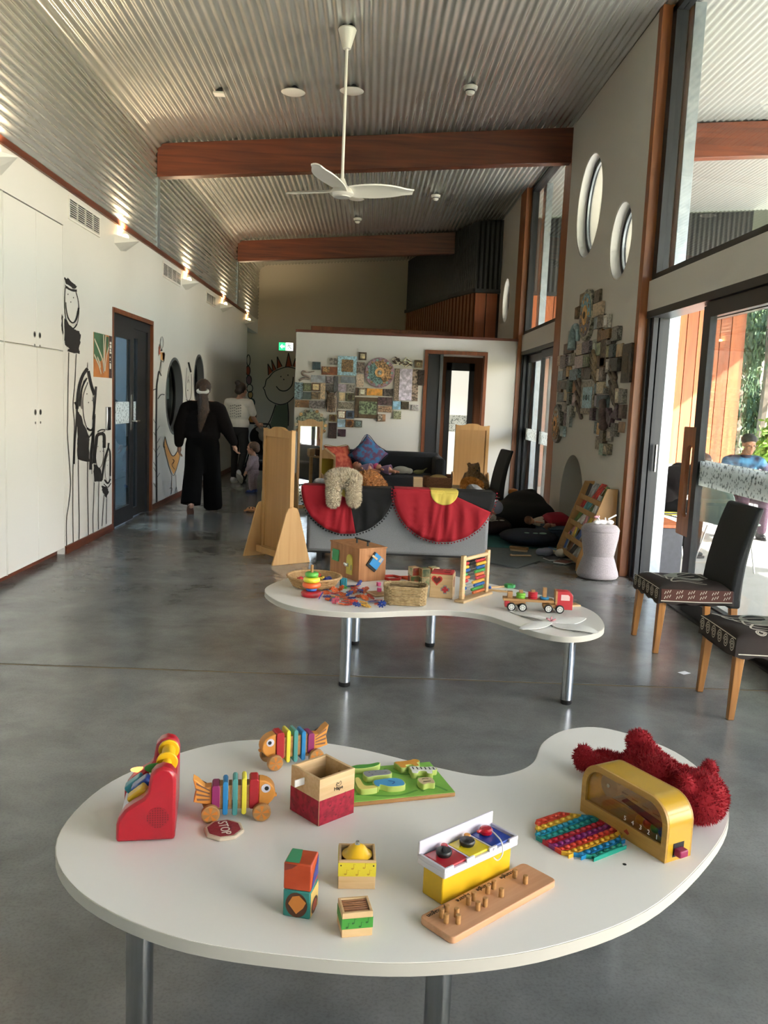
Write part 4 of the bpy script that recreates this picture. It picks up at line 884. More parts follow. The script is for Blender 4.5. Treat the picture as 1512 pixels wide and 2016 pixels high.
# open red and beech box
bx_ = thing('wooden_box', 'open cube box with beech rim and red lower half', 'box', (-.085, 2.039, ZT), R(42.3))
S = .116; hh = .122; tk = .008
def hollow(x0, x1, y0, y1, z0, z1, t_): return B().prism([(x0, y0), (x1, y0), (x1, y1), (x0, y1)], z0, z1, None, [[(x0 + t_, y0 + t_), (x1 - t_, y0 + t_), (x1 - t_, y1 - t_), (x0 + t_, y1 - t_)]])
hollow(0, S, 0, S, 0, hh, tk).done('box_walls', M_lwood, bx_, bevel=.001); B().bb(tk, S - tk, tk, S - tk, 0, .006).done('box_bottom', M_lwood, bx_)
for q in ((0.0, -.0006), (1, 1)):
    pass
lw = B().bb(.001, S, -.0008, 0, .001, .066).done('red_paper', M_redw, bx_); B().bb(-.0008, 0, .001, S, .001, .066).done('red_paper', M_redw, bx_)
def notes(parent, pts, f, m, s=1.):
    b = B()
    for x, z in pts:
        b.poly([f(x + .003 * s * cos(a), z + .0022 * s * sin(a)) for a in [2 * pi * k / 8 for k in range(8)]]); ribbon(b, [(x + .003 * s, z), (x + .003 * s, z + .011 * s), (x + .007 * s, z + .009 * s)], .0012 * s, f)
    stuff(b.done('note_print', m, parent, smooth=False))
M_nr = mat('dark_red_print', '#7d0f25', .5)
notes(bx_, [(.02, .02), (.035, .045), (.055, .015), (.07, .04), (.09, .02), (.1, .048), (.045, .03), (.08, .055)], lambda u, v: (u, -.0012, v), M_nr, 1.2)
notes(bx_, [(.02, .03), (.04, .05), (.06, .02), (.085, .045), (.1, .02)], lambda u, v: (-.0012, u, v), M_nr, 1.2)
text('Hape', .014, M_bk, bx_, (.062, -.0006, .084), (R(90), 0, 0), 'brand_lettering'); b = B(); ribbon(b, spline([(.053, .092), (.056, .1), (.062, .096), (.068, .101), (.07, .094), (.062, .089), (.055, .094), (.062, .098)], 4), .0013, lambda u, v: (u, -.0006, v)); b.done('brand_mark', M_bk, bx_, smooth=False)
B().cyl((S - tk - .0006, .05, .095), (S - tk + .001, .05, .095), .006).done('peg_hole', mat('hole_shadow', '#a37e52', .6), bx_)
tbx = B().box((-.012, .062, .098), (.036, .003, .018)).done('paper_tab', mat('white_card', '#e9e8e4', .7), bx_)

# STOP disc
sd = thing('stop_disc', 'small octagonal clay STOP sign with cream rim', 'stop sign', (-.313, 1.998, ZT), R(-70))
B().prism(circ(0, 0, .05, 8, a0=pi / 8), 0, .0095).done('rim', mat('cream_clay', '#cbb9a2', .8, bump=(80, .4)), sd, bevel=.004)
B().prism(circ(0, 0, .041, 8, a0=pi / 8), .0085, .0108).done('red_face', mat('brick_red_clay', '#8a2430', .75, bump=(90, .4)), sd, bevel=.001)
text('STOP', .033, mat('cream_ink', '#e2d6c6', .7), sd, (0, 0, .0112), (0, 0, 0), sx=.85)

# animal puzzle
pz = thing('puzzle_board', 'green wooden animal puzzle board behind the open box', 'puzzle board', (.105, 2.285, ZT), R(16))
B().box((0, 0, .006), (.30, .205, .012)).done('board', M_mwood, pz, bevel=.004)
M_pg = mat('grass_green_print', '#79b548', .45, noise=(14, '#8fc55a', .2)); gp = B().box((0, 0, .0128), (.296, .201, .0016)).done('green_print', M_pg, pz)
b = B()
for pts in ([(-.12, -.06), (-.02, -.09), (.05, -.07)], [(.06, -.08), (.1, -.05), (.13, -.09)], [(.0, .08), (.05, .03), (.1, .06)], [(.11, .0), (.13, .05)]): ribbon(b, spline(pts, 5), .008, lambda u, v: (u, v, .0142))
b.done('leaf_print', mat('dark_green_print', '#5d9a3d', .5), gp, smooth=False)
M_pl = mat('puzzle_edge_green', '#b5c46a', .5)
def animal(name, label, pts, x, y, m, s=1., marks=None, mm=None, legs=True, rz=0):
    a = thing(name, label, 'puzzle piece', pz.matrix_basis @ Vector((x, y, .0137)), R(16) + rz, group='animal puzzle pieces')
    o = spline([(p[0] * s, p[1] * s) for p in pts], 4, True)
    B().prism(o, 0, .016).done('piece', M_pl, a, bevel=.0012); B().prism([(p[0] * .93, p[1] * .93) for p in o], .0158, .0166).done('painted_face', m, a)
    if marks:
        b = B()
        for q in marks: ribbon(b, spline([(p[0] * s, p[1] * s) for p in q], 3) if len(q) > 2 else [(p[0] * s, p[1] * s) for p in q], .0035, lambda u, v: (u, v, .0172))
        b.done('markings', mm or M_bk, a, smooth=False)
quad = [(-.04, .012), (-.036, .022), (-.01, .02), (.015, .02), (.03, .024), (.042, .014), (.038, .0), (.028, -.004), (.026, -.024), (.012, -.024), (.008, -.01), (-.014, -.01), (-.018, -.024), (-.034, -.024), (-.036, -.002)]
animal('elephant_piece', 'blue elephant puzzle piece', [(-.045, -.004), (-.04, .02), (-.015, .026), (.02, .027), (.04, .014), (.043, -.012), (.03, -.026), (-.005, -.024), (-.02, -.012), (-.03, -.006), (-.036, -.018)], -.022, -.042, mat('elephant_blue', '#4f9fcf', .4), 1.0, [[(.0, .01), (.015, .0), (.005, -.012)]], M_blu)
animal('hippo_piece', 'grey hippo puzzle piece with dark spots', [(-.04, .015), (-.02, .022), (.02, .02), (.04, .018), (.044, -.004), (.03, -.016), (-.01, -.016), (-.035, -.02), (-.042, -.004)], -.037, .022, mat('hippo_grey', '#8f8f92', .4), .95, [[(-.025, .008), (-.02, .008)], [(-.005, .01), (.0, .01)], [(-.02, -.008), (-.015, -.008)], [(.022, .0), (.03, .0)]], mat('spot_grey', '#5d5d62', .5))
animal('crocodile_piece', 'green crocodile puzzle piece at the far left of the board', [(-.05, .0), (-.02, .014), (.02, .013), (.05, .02), (.045, .004), (.02, -.008), (-.02, -.01)], -.06, .072, M_grn, 1.)
animal('lion_piece', 'orange lion puzzle piece at the back of the board', quad, .07, .068, mat('lion_orange', '#e0a040', .4), .95, [[(-.02, .005), (.02, .005)]], M_org, rz=.1)
animal('zebra_piece', 'black and white zebra puzzle piece', quad, .097, .018, mat('zebra_white', '#ecebe2', .4), .98, [[(-.03 + .012 * k, .016), (-.027 + .012 * k, .0)] for k in range(6)], M_bk, rz=-.25)
animal('monkey_piece', 'brown and cream monkey puzzle piece near the front corner', [(-.02, .02), (0, .024), (.02, .02), (.024, .0), (.018, -.02), (0, -.016), (-.016, -.022), (-.024, -.002)], .082, -.052, mat('monkey_cream', '#d3bd94', .4), .95, [[(-.01, .01), (0, .014), (.01, .01)], [(-.012, -.006), (.012, -.006)]], mat('monkey_brown', '#4e3626', .5))
animal('giraffe_piece', 'yellow giraffe puzzle piece at the front left of the board', [(-.006, .05), (.006, .05), (.008, .0), (.034, -.006), (.036, -.02), (.004, -.024), (-.012, -.014), (-.012, .02)], -.1, -.045, mat('giraffe_yellow', '#dfcf73', .4), 1.)

# two stacked picture blocks
def face_print(parent, f, polys):
    for k, (pts, m) in enumerate(polys): B().poly([f(u, v) for u, v in pts]).done('picture_print', m, parent, smooth=False)
M_bo = mat('block_orange', '#bf4a22', .45, noise=(25, '#a93d1c', .2)); M_bt = mat('block_teal', '#2d7a72', .45); M_bb = mat('block_blue', '#27367f', .45); M_bbr = mat('block_brown', '#4b2a17', .5); M_bg = mat('block_green', '#3d8f63', .45)
for k, lb in enumerate(('lower picture block with brown and orange circle, under another', 'upper picture block, orange front and green top')):
    s = .0585; t_ = thing('picture_block', lb, 'block', (-.137, 1.662, ZT + k * .0588), R(-13 + 2 * k), group='stacked picture blocks')
    B().bb(0, s, 0, s, 0, s).done('cube', M_bt if k == 0 else M_bo, t_, bevel=.003)
    F = lambda u, v: (u * s, -.0006, v * s); G = lambda u, v: (s + .0006, u * s, v * s); Tp = lambda u, v: (u * s, v * s, s + .0006)
    if k == 0:
        face_print(t_, F, [([(.5 + .38 * cos(a) * 1.05, .48 + .46 * sin(a)) for a in [2 * pi * i / 24 for i in range(24)]], M_bbr)]); F = lambda u, v: (u * s, -.001, v * s)
        face_print(t_, F, [([(.2, .5), (.35, .78), (.6, .85), (.85, .62), (.75, .4), (.5, .15)], mat('block_ochre', '#c87a32', .5))])
        face_print(t_, G, [([(.04, .04), (.96, .04), (.96, .96), (.04, .96)], mat('block_cream', '#d9b564', .5))]); G = lambda u, v: (s + .001, u * s, v * s); face_print(t_, G, [([(.5 + .38 * cos(a), .3 + .28 * sin(a)) for a in [2 * pi * i / 20 for i in range(20)]], M_bbr)]); G = lambda u, v: (s + .0014, u * s, v * s); face_print(t_, G, [([(.5 + .25 * cos(a), .3 + .19 * sin(a)) for a in [2 * pi * i / 16 for i in range(16)]], M_bo)])
    else:
        face_print(t_, Tp, [([(.04, .04), (.55, .04), (.5, .5), (.42, .96), (.04, .96)], M_bg)]); face_print(t_, F, [([(.04, .96), (.5, .96), (.3, .8), (.04, .7)], mat('block_dark_red', '#7c3226', .5))])
        face_print(t_, G, [([(.04, .04), (.96, .2), (.96, .96), (.6, .7), (.3, .5)], M_bb)])

# yellow bell box
def small_box(name, label, loc, rz, w_, d_, h_, band, z0, z1):
    t_ = thing(name, label, 'musical box', loc, rz)
    hollow(0, w_, 0, d_, 0, h_, .0055).done('box_walls', M_lwood, t_, bevel=.001); B().bb(.0055, w_ - .0055, .0055, d_ - .0055, 0, .02).done('box_bottom', M_mwood, t_)
    B().bb(-.0006, w_ + .0006, -.0006, d_ + .0006, z0, z1).done('colour_band', band, t_) if False else hollow(-.0007, w_ + .0007, -.0007, d_ + .0007, z0, z1, .0012).done('colour_band', band, t_)
    return t_
bb_ = small_box('bell_box', 'small beech box with yellow band and yellow metal bell dome', (-.0265, 1.765, ZT), R(2), .081, .075, .066, mat('yellow_band', '#d8c531', .5), .03, .061)
B().lathe([(0, .085), (.008, .0845), (.02, .076), (.026, .066), (.034, .062), (.0335, .0605), (.024, .064), (0, .078)]).done('bell', M_yelp, bb_, loc=(.0405, .0375, 0)); B().lathe([(0, .092), (.004, .091), (.0045, .086), (.006, .085), (0, .084)]).done('screw', M_chrome, bb_, loc=(.0405, .0375, 0)); B().cyl((.0405, .0375, .02), (.0405, .0375, .066), .004).done('bell_post', M_steel, bb_)
notes(bb_, [(.015, .035), (.03, .048), (.04, .034), (.055, .05), (.065, .035)], lambda u, v: (u, -.0012, v), mat('ochre_print', '#b9952a', .5)); 
for x in (.005, .076): B().cyl((x, -.0012, .055), (x, .001, .055), .0017, seg=10).done('rivet', M_bk, bb_)
rb = small_box('rasp_box', 'small beech box with green band and slatted wooden top', (-.013, 1.592, ZT), R(11), .062, .056, .052, mat('green_band', '#3f8f35', .5), .018, .04)
for k in range(6): B().bb(.006, .056, .0085 + k * .0072, .0125 + k * .0072, .042, .05).done('slat', wood('slat_brown', '#b07d5a', '#96653f', 'X', 14, .5), rb, bevel=.001)
notes(rb, [(.01, .022), (.022, .03), (.036, .022), (.05, .03)], lambda u, v: (u, -.0012, v), mat('dark_green_note', '#1f5a25', .5), .9)

# three-latch box
lb_ = thing('latch_box', 'yellow box with white tray lid and three coloured latch doors', 'latch box', (.196, 1.714, ZT), R(40.3))
LW, LD = .222, .072
B().bb(0, LW, 0, LD - .012, 0, .07).done('yellow_case', mat('yellow_case_plastic', '#d9b01c', .4, noise=(6, '#cfa51a', .3)), lb_, bevel=.003)
tr = B().bb(-.008, LW + .008, -.012, LD, .066, .082).done('tray', M_wp, lb_, bevel=.003)
B().bb(-.008, LW + .008, LD - .006, LD, .08, .118).done('upstand', M_wp, lb_, bevel=.002)
for x0, x1 in ((-.008, -.002), (LW + .002, LW + .008)): B().bb(x0, x1, -.012, LD, .08, .09).done('tray_end', M_wp, lb_, bevel=.0015)
for x in (.072, .145): B().bb(x - .002, x + .002, -.012, LD - .006, .08, .088).done('divider', M_wp, lb_)
for x0, x1 in ((-.002, .02), (.06, .085), (.133, .158), (.2, LW + .002)): B().bb(x0, x1, -.012, -.007, .08, .09).done('front_lip', M_wp, lb_, bevel=.001)
for k, m in enumerate((mat('latch_red', '#b3202f', .25, coat=.4), mat('latch_yellow', '#e0c521', .25, coat=.4), mat('latch_blue', '#1c3f9c', .25, coat=.4))):
    x0 = .002 + k * .0735; d_ = B().bb(x0, x0 + .067, -.006, LD - .01, .082, .088).done('latch_door', m, lb_, bevel=.002)
    if k < 2:
        B().lathe([(0, .1), (.016, .1), (.0175, .098), (.0175, .093), (.015, .088), (0, .088)], (x0 + .033, .034, 0)).done('dial', M_bk, d_); B().box((x0 + .033, .034, .1005), (.004, .016, .002), rz=R(-35)).done('slot', mat('slot_dark', '#050506', .5), d_)
        B().cyl((x0 + .05, .05, .088), (x0 + .05, .05, .1), .0075).done('latch_knob', M_red if k == 0 else M_org, d_, bevel=.001)
    else:
        B().lathe([(0, .104), (.012, .103), (.016, .098), (.014, .09), (0, .088)], (x0 + .03, .042, 0)).done('key_disc', M_red, d_); B().box((x0 + .013, .045, .099), (.016, .007, .007)).done('key_grip', M_red, d_, bevel=.002)
        B().tube(spline([(x0 + .034, .03, .1), (x0 + .03, .012, .098), (x0 + .022, -.012, .094), (x0 + .014, -.024, .075), (x0 + .004, -.02, .06), (x0 - .004, -.014, .066)], 5), .0016, 6).done('cord', mat('white_cord', '#e2dfda', .7), d_)

# shape-peg board
pb = thing('peg_board', 'long pinkish wooden peg board printed with shape names', 'peg board', (.206, 1.578, ZT), R(41.2))
B().prism(rrect(.34, .095, .012, 4, .17, .0475), 0, .015).done('board', M_pinkw, pb, bevel=.002)
pg = B().cyl((0, 0, .014), (0, 0, .034), .0056, seg=14).done('peg', M_mwood, pb, loc=(.028, .045, 0), bevel=.001)
for x, y in ((.045, .028), (.06, .046), (.052, .066), (.034, .064), (.112, .034), (.135, .034), (.112, .06), (.132, .064), (.19, .036), (.176, .062), (.2, .066), (.272, .036), (.272, .066)): inst(pg, pb, (x, y, 0))
M_pw = mat('black_print', '#1d1513', .6)
for x, wd in ((.042, 'pentagon'), (.122, 'square'), (.188, 'triangle'), (.272, 'rectangle')): text(wd, .0155, M_pw, pb, (x, .083, .0153), (0, 0, pi))

# bubble popper
pp = thing('bubble_popper', 'rainbow octagonal silicone bubble popper', 'bubble popper', (.564, 2.03, ZT), R(34))
cols = ['#d8452f', '#e3b73a', '#1f8fb0', '#178a83', '#b3162c', '#8a2570', '#d23a2a', '#e0a92e', '#1b7fb5', '#1a8f7c']
oc = [Vector(p) for p in circ(0, 0, .112, 8, a0=pi / 8)]
def clip_y(y0, y1):
    P = [tuple(p) for p in oc]
    for lim, s in ((y0, 1), (y1, -1)):
        Q = []
        for a, c in zip(P, P[1:] + P[:1]):
            ia, ic = s * (a[1] - lim) >= 0, s * (c[1] - lim) >= 0
            if ia: Q.append(a)
            if ia != ic: k = (lim - a[1]) / (c[1] - a[1]); Q.append((a[0] + (c[0] - a[0]) * k, lim))
        P = Q
    return P
hgt = .1035 * 2 / 10
for i, cc in enumerate(cols):
    y1 = .1035 - i * hgt; y0 = y1 - hgt; m = mat('popper_' + cc[1:], cc, .35); b = B(); b.prism(clip_y(y0, y1), 0, .006)
    xs = [p[0] for p in clip_y(y0 + .005, y1 - .005)]; xa, xb = min(xs) + .012, max(xs) - .012; n = max(2, int((xb - xa) / .0195) + 1)
    for k in range(n): b.sph((xa + (xb - xa) * k / (n - 1), (y0 + y1) / 2, .006), (.0078, .0078, .0062), seg=10, ring=6)
    b.bb(min(xs), max(xs), y0 - .0008, y0 + .0008, 0, .0095); b.done('bubble_row', m, pp, ang=50)
    def _hx(y, s): y = max(-.1034, min(.1034, y)); return (min(.1035, .1035 + .0429 - abs(y)) if abs(y) > .0429 else .1035) * s
    for sd in (-1, 1): B().prism([(sd * _hx(y0, 1), y0), (sd * _hx((y0 + y1) / 2, 1), (y0 + y1) / 2), (sd * _hx(y1, 1), y1), (sd * (_hx(y1, 1) - .005), y1), (sd * (_hx((y0 + y1) / 2, 1) - .005), (y0 + y1) / 2), (sd * (_hx(y0, 1) - .005), y0)], 0, .0105).done('rim', m, pp)
    if i in (0, 9): B().bb(-.0429, .0429, *((.0985, .1035) if i == 0 else (-.1035, -.0985)), 0, .0105).done('rim', m, pp)

# marble-run tumbler
tu = thing('ball_tumbler', 'golden wooden arch ball tumbler with clear window', 'ball tumbler', (.61, 2.174, ZT), R(-61.7))
TW, TD, TH = .293, .077, .146
M_gold = mat('golden_lacquer', '#c39a1d', .28, coat=.4, noise=(5, '#b38a1a', .3)); M_ply = wood('gold_ply', '#b98f45', '#9c7434', 'X', 10, .4)
def archo(x0, x1, z0, z1, r): return [(x0, z0), (x1, z0)] + [(x1 - r + r * cos(a), z1 - r + r * sin(a)) for a in [pi / 2 * k / 10 for k in range(11)]] + [(x0 + r - r * sin(a), z1 - r + r * cos(a)) for a in [pi / 2 * k / 10 for k in range(11)]]
ao = archo(0, TW, 0, TH, .06); ai = archo(.007, TW - .007, .007, TH - .007, .055)
B().prism(ao, -TD, 0, MX_XZ, [ai]).done('arch_shell', M_gold, tu, bevel=.0015)
B().prism(ao, 0, .007, MX_XZ, [archo(.016, TW - .016, .038, TH - .016, .048)]).done('front_frame', M_ply, tu, bevel=.0015)
B().prism(ao, -TD - .005, -TD, MX_XZ, [archo(.016, TW - .016, .03, TH - .016, .048)]).done('back_frame', M_ply, tu, bevel=.0015)
B().prism(archo(.014, TW - .014, .036, TH - .014, .05), -.002, 0, MX_XZ).done('window', glass('acrylic', '#e9e4dc', 1.5), tu)
B().prism(archo(.014, TW - .014, .03, TH - .014, .05), -TD, -TD + .002, MX_XZ).done('window', glass('acrylic', '#e9e4dc', 1.5), tu)
B().cyl((.075, .015, .098), (.075, .05, .098), .03, seg=28).done('wheel', M_lwood, tu, bevel=.002); B().cyl((.075, .012, .098), (.075, .053, .098), .005).done('axle', M_chrome, tu); B().box((.1, .032, .125), (.02, .03, .03), rz=0).done('wheel_notch', M_lwood, tu, bevel=.004)
B().box((.19, .034, .092), (.14, .034, .012), Matrix()).done('ramp', M_lwood, tu, rot=(0, R(5), 0), loc=(-.01, 0, .016), bevel=.002)
for k in range(4): B().box((.13 + .035 * k, .017 - .0006, .1), (.02, .001, .003)).done('ramp_slot', M_mwood, tu, loc=(0, 0, -.003 * k))
B().box((.19, .036, .066), (.15, .03, .004)).done('lower_ramp', mat('dark_red_ramp', '#6d2028', .5), tu, rot=(0, R(8), 0), loc=(-.005, 0, .026))
for k, (m, x) in enumerate(((M_yelp, .175), (mat('orange_red_ball', '#c8482f', .3), .2), (mat('green_ball', '#3c8a35', .3), .225), (M_blu, .25))): B().sph((x, .03, .049), .0125).done('ball', m, tu)
for k in range(5): text(str(5 - k), .017, mat('white_numeral', '#f2f0ea', .5, emit='#f2f0ea', es=.0), tu, (.155 + .026 * k, -.0026, .049), (R(90), 0, 0), 'numeral')
B().bb(.016, TW - .016, .004, TD - .004, .008, .034).done('base_block', M_ply, tu)
b = B(); b.poly([(x, -.0076, z) for x, z in ((.158, .018), (.168, .028), (.178, .02), (.172, .014))]); b.done('base_mark', mat('red_mark', '#9a2f22', .5), tu, smooth=False)
B().bb(TW - .002, TW + .02, .022, .05, .014, .032).done('lever', mat('magenta_lever', '#8f1c4b', .4), tu, bevel=.003); B().bb(TW - .003, TW + .0008, .018, .054, .01, .044).done('lever_slot', M_bk, tu)

# plain red shaggy plush toy lying behind the tumbler
M_plush = mat('red_plush', '#8f0b1b', .95); M_plush2 = mat('red_plush_tufts', '#9c0e20', .95)
pl = thing('plush_toy', 'shaggy red plush toy lying on its back behind the ball tumbler', 'plush toy', (.82, 2.25, ZT))
b = B(); b.sph((.085, -.115, .068), (.072, .078, .068)).sph((.02, .02, .06), (.07, .08, .06)).sph((-.01, .09, .052), (.06, .065, .05))
b.cap((.04, .07, .08), (.01, .14, .1), .028, .03).sph((.005, .15, .108), (.038, .034, .034)); b.cap((-.02, .1, .045), (-.09, .19, .035), .03, .028).cap((-.05, .06, .04), (-.135, .155, .04), .028, .028).sph((-.15, .165, .045), (.03, .026, .042)); b.cap((.08, .06, .045), (.13, .11, .03), .026, .026).sph((.13, -.06, .12), (.02, .026, .026)).sph((.03, -.15, .12), (.02, .026, .026))
bd = organic(b, 'plush_body', M_plush, pl, .008, 6); fur(bd, 11000, .0095, .0014, M_plush2)
# ================================================================== TOYS ON THE FARTHER TABLE
def az(u, v, z=ZT): return PZ(540 + u / 4.725, 1040 + v / 4.725, z)
def bz(u, v, z=ZT): return PZ(800 + u / 3.688, 1070 + v / 3.688, z)
M_cane = mat('pale_cane', '#c7a172', .7, noise=(60, '#a9814f', .2)); M_wick = mat('seagrass', '#b39a72', .8, noise=(70, '#8d754f', .2))
# shallow round tray
ty = thing('cane_tray', 'round shallow cane tray with coloured blocks inside', 'basket', (-.272, 4.815, ZT))
B().lathe([(0, .004), (.118, .004), (.15, .058), (.144, .058), (.112, .01), (0, .01)], seg=40).done('weave_shell', M_cane, ty, ang=60)
b = B()
for k in range(6):
    r = .119 + .031 * k / 5; b.tube([((r + .002 * (-1) ** i) * cos(2 * pi * i / 60), (r + .002 * (-1) ** i) * sin(2 * pi * i / 60), .008 + .05 * k / 5) for i in range(60)], .0035, 5, True)
stuff(b.done('cane_strands', M_cane, ty)); B().tube([(.152 * cos(2 * pi * i / 48), .152 * sin(2 * pi * i / 48), .06) for i in range(48)], .007, 8, True).done('rim', M_cane, ty)
C5 = {'red': '#c8352f', 'yellow': '#e2bf3c', 'green': '#4fa347', 'blue': '#27408f', 'orange': '#e0703a', 'black': '#22201f', 'white': '#e8e6e0'}
for k, (nm, u, v) in enumerate((('yellow', 195, 478), ('red', 240, 470), ('white', 270, 448), ('orange', 430, 420), ('black', 470, 430), ('yellow', 455, 468), ('green', 495, 455), ('blue', 530, 470), ('black', 310, 440), ('blue', 500, 485))):
    p = az(u, v, ZT + .05); _d = Vector((p.x + .272, p.y - 4.815, 0)); _d = _d * min(1, .085 / max(_d.length, .001)); p = Vector((-.272 + _d.x, 4.815 + _d.y, 0)); t_ = thing('tray_block', '%s play block %s the cane tray' % (nm, ('at the left of', 'near the left of', 'left of centre in', 'at the back of', 'at the back right of', 'at the right in', 'behind the blue ones in', 'at the far right of', 'beside the stacker peg in', 'at the front right of')[k]), 'block', (p.x, p.y, ZT + .011 + .016 * (k % 2)), k * .7, group='blocks in the cane tray')
    m = mat('block_' + nm, C5[nm], .4)
    if k % 3 == 0: B().cyl((0, 0, 0), (0, 0, .03), .018, seg=6).done('body', m, t_, bevel=.002)
    elif k % 3 == 1: B().box((0, 0, .016), (.034, .03, .03)).done('body', m, t_, bevel=.004)
    else: B().cap((-.014, 0, .016), (.014, 0, .02), .013).done('body', m, t_)
    B().cyl((0, 0, .028), (0, 0, .036), .008, seg=10).done('stud', m, t_)
# ring stacker
rs = thing('ring_stacker', 'ring stacker with red, blue, orange, yellow and green rings on a peg', 'ring stacker', (-.271, 4.565, ZT))
for nm, r, z0, h in (('red', .056, 0, .03), ('blue', .03, .03, .018), ('orange', .05, .048, .03), ('yellow', .046, .078, .028), ('green', .037, .106, .028)):
    B().lathe([(.009, z0 + .002), (r - h * .45, z0)] + [(r - h * .45 + h * .45 * sin(a), z0 + h / 2 - h / 2 * cos(a)) for a in [pi * i / 8 for i in range(1, 8)]] + [(r - h * .45, z0 + h), (.009, z0 + h - .002)], seg=32).done('ring', mat('ring_' + nm, {'red': '#b8202c', 'blue': '#2f5fae', 'orange': '#e2622b', 'yellow': '#e2dc3f', 'green': '#58ad3c'}[nm], .35, coat=.3), rs)
B().cyl((0, 0, .1), (0, 0, .172), .0075).done('peg', M_mwood, rs, bevel=.002)
# lock activity box
lk = thing('lock_box', 'plywood activity box with small latched doors and black handle', 'activity box', (-.022, 4.965, ZT), R(33))
LR, LL, LH = .19, .33, .2; M_plyo = wood('orange_ply', '#b98050', '#9a6236', 'Z', 6, .5)
B().bb(0, LR, 0, LL, 0, LH - .009).done('case', M_plyo, lk, bevel=.002); B().bb(-.004, LR + .004, -.004, LL + .004, LH - .009, LH).done('lid', M_plyo, lk, bevel=.002)
gd = B().bb(-.009, 0, .225, .295, .085, .155).done('door', mat('door_green', '#3f9a5c', .5), lk, bevel=.002); B().cyl((-.011, .29, .1), (-.011, .29, .14), .003).done('hinge', M_chrome, gd)
yd = B().prism([(.07, .03)] + [(.1 + .03 * cos(a), .12 + .03 * sin(a)) for a in [pi - pi * k / 10 for k in range(11)]] + [(.13, .03)], -.007, 0, MX_YZ).done('door', mat('door_yellow', '#cdbf52', .5), lk); B().cyl((-.009, .073, .06), (-.009, .073, .09), .003).done('hinge', M_chrome, yd)
b = B(); b.cyl((-.012, .145, .085), (-.012, .105, .085), .004).sph((-.014, .12, .085), .011).sph((-.012, .14, .088), .008).box((-.009, .128, .085), (.004, .05, .02)); b.done('bolt_latch', M_chrome, yd)
T45 = Matrix.Translation((.105, 0, .115)) @ Matrix.Rotation(R(38), 4, 'Y')
bp_ = B().box((0, -.005, 0), (.075, .01, .095), T45).done('door', mat('door_black', '#16181b', .5), lk); B().box((.004, -.012, .008), (.068, .005, .08), T45).done('blue_panel', mat('panel_blue', '#2787c4', .45), bp_); B().box((-.02, -.016, -.024), (.012, .006, .045), T45 @ Matrix.Rotation(R(88), 4, 'Y')).done('wood_bar', M_lwood, bp_); B().box((.022, -.016, .03), (.02, .004, .03), T45).done('hasp', M_chrome, bp_)
hb = B().box((LR / 2, .12, LH + .03), (.012, .16, .01)); hb.box((LR / 2, .06, LH + .014), (.01, .01, .03)).box((LR / 2, .18, LH + .014), (.01, .01, .03)); hb.done('handle', M_bk, lk, bevel=.002)
# loose connector discs
b = B(); sl = []
for k in range(48):
    a = 2 * pi * k / 48; r = .0235 if (k % 6) not in (0, 1) else .0145
    sl.append((r * cos(a), r * sin(a)))
cd = B().prism(sl, 0, .0028, None, [circ(0, 0, .0045, 10)]).done('disc', None); cd_me = cd.data; bpy.data.objects.remove(cd)
CC = {'o': ('orange', '#ee6a2c'), 'b': ('blue', '#2c49a8'), 'r': ('red', '#e0452f'), 'y': ('yellow', '#f0b72c'), 'p': ('pink', '#e8617a')}
PL = 'b435,665 b490,640 o520,570 b470,575 o560,600 r590,615 b545,675 o510,670 p570,700 o630,715 o600,650 o660,650 b700,640 b720,655 r690,715 r740,700 b765,740 b705,600 b710,545 o760,550 b790,550 b770,590 b810,600 r845,580 o850,612 o790,640 o830,650 o870,640 o840,670 y830,700 y860,735 y845,720 r895,660 b910,690 r965,680 o970,710 b1000,735 o640,630 y555,645 o680,670 o620,590 r745,565 o480,610 p520,610 o730,620 r660,690 o790,600'.split()
for k, s in enumerate(PL):
    c = s[0]; u, v = map(float, s[1:].split(',')); nm, hx = CC[c]; rn = random.Random(k); lift = .0 if k % 3 else .006
    o = bpy.data.objects.new('connector_disc', cd_me.copy() if c not in MATS.get('_cd', {}) else MATS['_cd'][c]); COL.objects.link(o)
    if '_cd' not in MATS: MATS['_cd'] = {}
    if c not in MATS['_cd']: o.data.materials.clear(); o.data.materials.append(mat('clear_' + nm + '_plastic', hx, .3, trans=.25)); MATS['_cd'][c] = o.data
    tl = rn.uniform(.05, .35) if k % 4 else rn.uniform(.5, 1.2); p = az(u, v, ZT); o.location = (p.x, p.y, ZT + .001 + .024 * sin(tl) + lift * 0); o.rotation_euler = (tl, 0, rn.uniform(0, 6)); tag(o, 'translucent %s connector disc in the scattered pile' % nm, 'connector disc', '%s connector discs' % nm)
del MATS['_cd']
# small loose pieces
def small(name, label, cat, p, build, rz=0): t_ = thing(name, label, cat, (p.x, p.y, ZT), rz); build(t_); return t_
small('teal_block', 'ribbed teal block beside the cane tray', 'block', az(642, 535), lambda t_: ([B().cyl((.012 * (k - 1), 0, 0), (.012 * (k - 1), 0, .045), .009).done('rib', mat('teal_block_paint', '#3c93a0', .4), t_) for k in range(3)], B().box((0, 0, .02), (.03, .014, .038)).done('core', mat('teal_block_paint', '#3c93a0', .4), t_)))
small('gear_piece', 'flat green gear piece in front of the teal block', 'gear', az(645, 557), lambda t_: (B().prism([((.022 if k % 2 else .016) * cos(2 * pi * k / 20), (.022 if k % 2 else .016) * sin(2 * pi * k / 20)) for k in range(20)], 0, .01).done('teeth', mat('gear_green', '#5fae4e', .4), t_), B().cyl((0, 0, .01), (0, 0, .014), .008).done('boss', mat('gear_green', '#5fae4e', .4), t_)))
